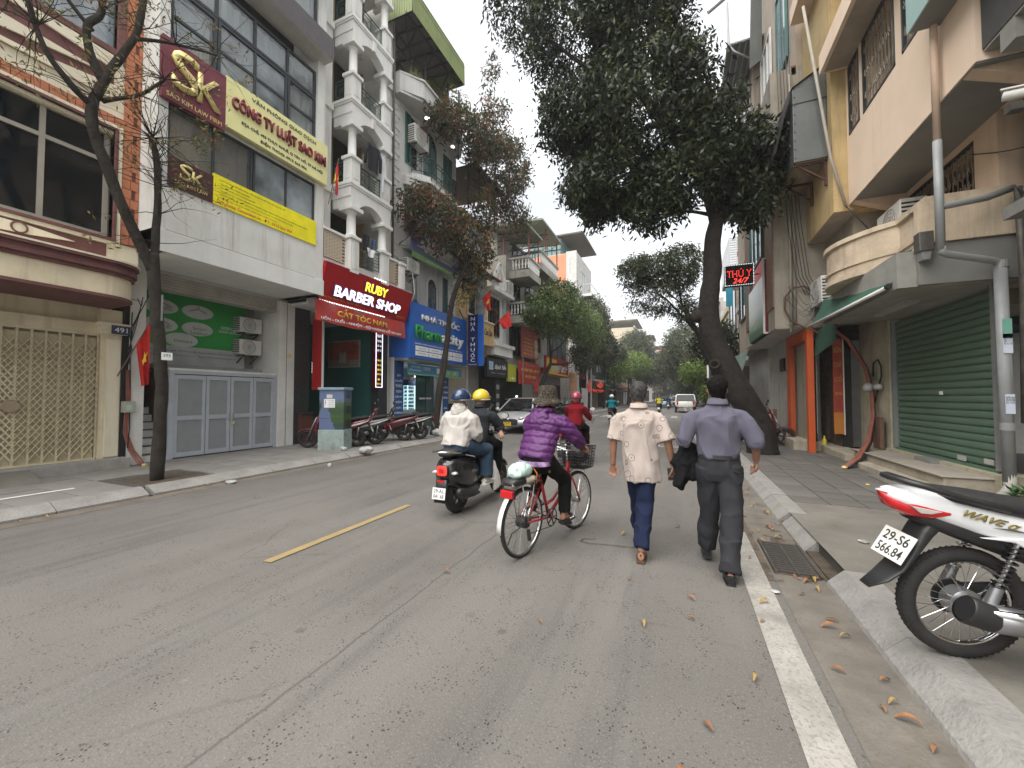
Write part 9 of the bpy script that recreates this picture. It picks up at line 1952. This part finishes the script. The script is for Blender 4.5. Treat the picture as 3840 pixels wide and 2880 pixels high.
crown(t3,lf_d,[((-.9,10.9,9.2),(2.2,1.7,1.5),7),((-2.6,10.9,12.6),(1.9,1.7,1.9),7),((-1.0,10.9,12.2),(1.5,1.7,1.9),6),((-2.5,11,9.6),(1.3,1.4,1.2),3.5),((-.1,11,10.3),(.65,1.3,1.2),2.5),((1.15,11.2,8.1),(.95,1.3,1.0),3.6),((1.7,11.3,7.3),(.9,1.3,.9),2.6),((-1.6,11,7.5),(1.5,1.3,.8),3.5),((.2,11.0,7.1),(1.2,1.2,.9),3),((-.5,11,6.5),(.8,.9,.55),1.3),((1.75,11.2,7.2),(.6,1,.9),2),((-2.1,11,6.85),(.4,.6,.35),.5),((-4.6,11,13.6),(.8,1.2,.9),1.2),((-.5,11,14.2),(1.3,1.5,1.3),2.5),((1.6,11.2,6.2),(.5,.6,.25),.4)],7600,13,.165,.06,21,.27,.8,gap=.03)
t4=tree('forked left tree with a rounded bright green crown, between the flags and the mart sign',(-8.3,23.3,ZS),((-8.3,23.3,.1),(-8.3,23.9,1.5),(-8.3,25,2.8),(-8.3,26.4,3.85)),[(((-8.3,26.4,3.85),(-8.2,26.0,4.8),(-8.1,25.4,5.8),(-8,25,7)),.09,.04),(((-8.25,26.2,4.6),(-8,28,5.3),(-7.8,29.5,6.6)),.07,.03),(((-8.3,26.4,3.8),(-8,29,4.0),(-7.8,31.5,4.6),(-7.6,33.5,6.5)),.10,.04)],m_barkd,r=(.19,.13))
lf_g=leafmat('leaf_bright',[(0,(.03,.06,.018)),(.45,(.09,.15,.04)),(1,(.25,.33,.09))],.4)
crown(t4,lf_g,[((-7.9,25.8,7.2),(1.7,3.6,1.7),5),((-7.9,27.5,8.6),(1.5,2.2,1.3),2.5),((-7.7,31.5,7.6),(1.6,4.4,1.9),5),((-7.6,36,7.4),(1.4,3,2.2),3),((-7.8,22.8,6.5),(1.0,1.4,.7),1.4)],2900,12,.22,.075,31,.26,.25,gap=-.12,up=1.6,pinn=False)
def far(label,x,y,h,blobs,n,mat,seed,ll=.3,trunk=None,r=(.18,.08),gap=-.12,limbs=(),crad=.35,up=.6):
 t=tree(label,(x,y,ZS),trunk or((x,y,.1),(x+.2,y,h*.3),(x+.1,y+.2,h*.55)),limbs,m_barkd,r=r);crown(t,mat,blobs,n,11,ll,ll*.36,seed,crad,.3,gap=gap,up=up,pinn=False);return t
lf_o=leafmat('leaf_olive',[(0,(.05,.066,.036)),(.6,(.10,.12,.062)),(1,(.19,.20,.10))]);lf_l=leafmat('leaf_lime',[(0,(.07,.12,.03)),(.5,(.16,.25,.05)),(1,(.28,.38,.09))])
far('slim left tree with small dark leaves behind the green one',-8.3,34.5,6,[((-8.2,35.2,5.2),(.9,1.6,1.5),1)],260,lf_o,41,.26,r=(.12,.06))
far('left tree with a thin straight trunk and olive crown',-8.3,39.2,9,[((-8.2,41,9.2),(1.7,3.4,2.8),2),((-8.2,44,7),(1.5,3,1.8),1)],1000,lf_o,42,.32,((-8.3,38.9,.1),(-8.3,39.4,5),(-8.3,40.2,7)),(.16,.08))
far('dark-crowned left tree with a thin forked trunk over the flags',-8.3,47.2,8,[((-8.2,47.5,7.2),(1.5,2.8,1.9),1)],700,lf_d,43,.3,((-8.3,47.1,.1),(-8.2,47.5,3.2),(-8.2,47.2,6)),(.13,.07))
far('broad grey-green tree hiding the cream block on the far left',-8,80,13,[((-8,82,11),(3.2,7,3.6),2),((-8.5,95,12),(3,8,4),1)],1500,lf_o,44,.5,crad=.6)
far('low lime-green tree in the middle distance on the left',-7,62,8,[((-6.2,64,6.4),(2.4,6,1.8),1),((-8,56,5.6),(2,4,2),.7)],1300,lf_l,45,.34,crad=.4,r=(.2,.1))
far('dark drooping tree next to the lime-green one',-8.3,54,8,[((-8.4,55,6.8),(1.9,3.2,1.9),1)],700,lf_d,46,.3)
far('tall tree closing the street in the centre, far away',-3.5,95,10,[((-3.5,97,8.5),(4,6,3.6),1),((-6,105,8),(4,6,4),.7)],1500,lf_o,47,.5,((-2.9,88,.1),(-3.0,88.5,3.5),(-2.2,89,6)),(.35,.2),limbs=[(((-3,88.5,3.3),(-4.4,89,5),(-5,90,7)),.2,.1),(((-2.6,88.8,4.8),(-1,89,6.2),(.5,90,8)),.18,.08)],crad=.6)
far('far right tree with a grey-green crown above the pickup',1.9,58,12,[((.8,60,8.4),(3.2,5,3.2),2),((-1.2,62,6.2),(2.6,4,2),1),((2.6,66,6),(2.4,5,3),1)],1900,lf_o,48,.36,crad=.45)
far('bright green feathery tree low on the right before the pickup',1.7,33,5,[((1.1,33.5,3.4),(1.1,1.6,.8),1.3),((1.9,35,2.8),(.9,1.4,1.0),1),((1.8,33,2.0),(.6,.9,.8),.6)],560,lf_l,49,.24,((1.8,33,.1),(1.75,33.1,1.5),(1.5,33.2,2.8)),(.10,.05),crad=.26)
t=tree('dark right tree with a slanting trunk crossing the sky left of the LED sign',(2.3,20,ZS),((2.0,20.3,.1),(1.45,20,2.6),(1.12,20,3.4),(.68,20,4.7),(.18,20,5.8)),[(((.68,20,4.6),(-.1,20,5.6),(-.68,20,6.3),(-1.5,20,6.7)),.06,.02),(((.18,20,5.7),(0,20,6.8),(.2,20,8.0)),.06,.02),(((.1,20,5.9),(-.9,20.2,7.0),(-1.6,20.4,8)),.04,.015)],m_barkd,r=(.15,.08))
crown(t,lf_o,[((-1.9,20,7.6),(.95,1,.75),2.4),((-1.0,20,6.3),(1.6,1.2,.85),2.6),((.1,20,7.6),(1.1,1.2,1.0),2.6),((-.9,20,7.6),(1.2,1.2,.8),2),((.3,20.2,5.6),(.6,.9,.6),.7)],1150,12,.17,.055,51,.24,.5,gap=-.05)
for i,(x,y,z,s)in enumerate(((2.1,25.5,4.6,1.3),(2.2,41,5.5,1.8),(2.4,48,6,2.2),(-8.3,70,7.5,2.6),(3.0,80,8,3.2),(2.8,105,8,4),(-1.5,125,9,4),(-7,122,9,4.5),(-8.4,100,7,3.5),(1.5,70,4.5,2.2))):
 far('%s %s tree in the far %s row of the street'%(('small','second','third','broad','tall','blurred','centre','hazy','dull','low')[i],('dark','olive')[i%2],'left' if x<-2 else 'right'),x,y,z*1.4,[((x-.2,y,z),(s,s*1.4,s*.9),1)],260+40*i,(lf_d,lf_o)[i%2],60+i,.24+.03*i,crad=.3+.05*i)
far('low hazy tree closing the end of the road in the middle',.8,112,7,[((.6,113,4.5),(4.2,4,3.2),1),((-3.5,118,4),(3.5,4,3),.8)],900,lf_o,77,.5,crad=.6)
for i,(x,y)in enumerate(((-9.2,12.6),(-9.3,17.9))):
 t=thing('potted_plant',['leafy plant half hidden behind the leaning tree trunk','spiky potted plant by the half-lowered beige shutter'][i],'plant',(x,y,ZS));B().lathe([(0,0),(.12,0),(.16,.25),(.14,.25),(0,.22)],(x,y,ZS),14).build('pot',m_rust,t);crown(t,lf_o,[((x,y,.62),(.25,.3,.28),1)],34,8,.2,.04,90+i,.12,-.4)
hz=B().box(-460,460,-460,810,-1.2,30);o=hz.build('haze',None,None);o['kind']='stuff'
mh=bpy.data.materials.new('haze_air');mh.use_nodes=True;nt=mh.node_tree;nt.nodes.remove(nt.nodes['Principled BSDF']);pv=nt.nodes.new('ShaderNodeVolumePrincipled');pv.inputs['Density'].default_value=.0009;pv.inputs['Color'].default_value=(.92,.94,.96,1);pv.inputs['Anisotropy'].default_value=.2;nt.links.new(pv.outputs[0],nt.nodes['Material Output'].inputs['Volume'])
o.data.materials.clear();o.data.materials.append(mh);scene.cycles.volume_bounces=1
hide_props()
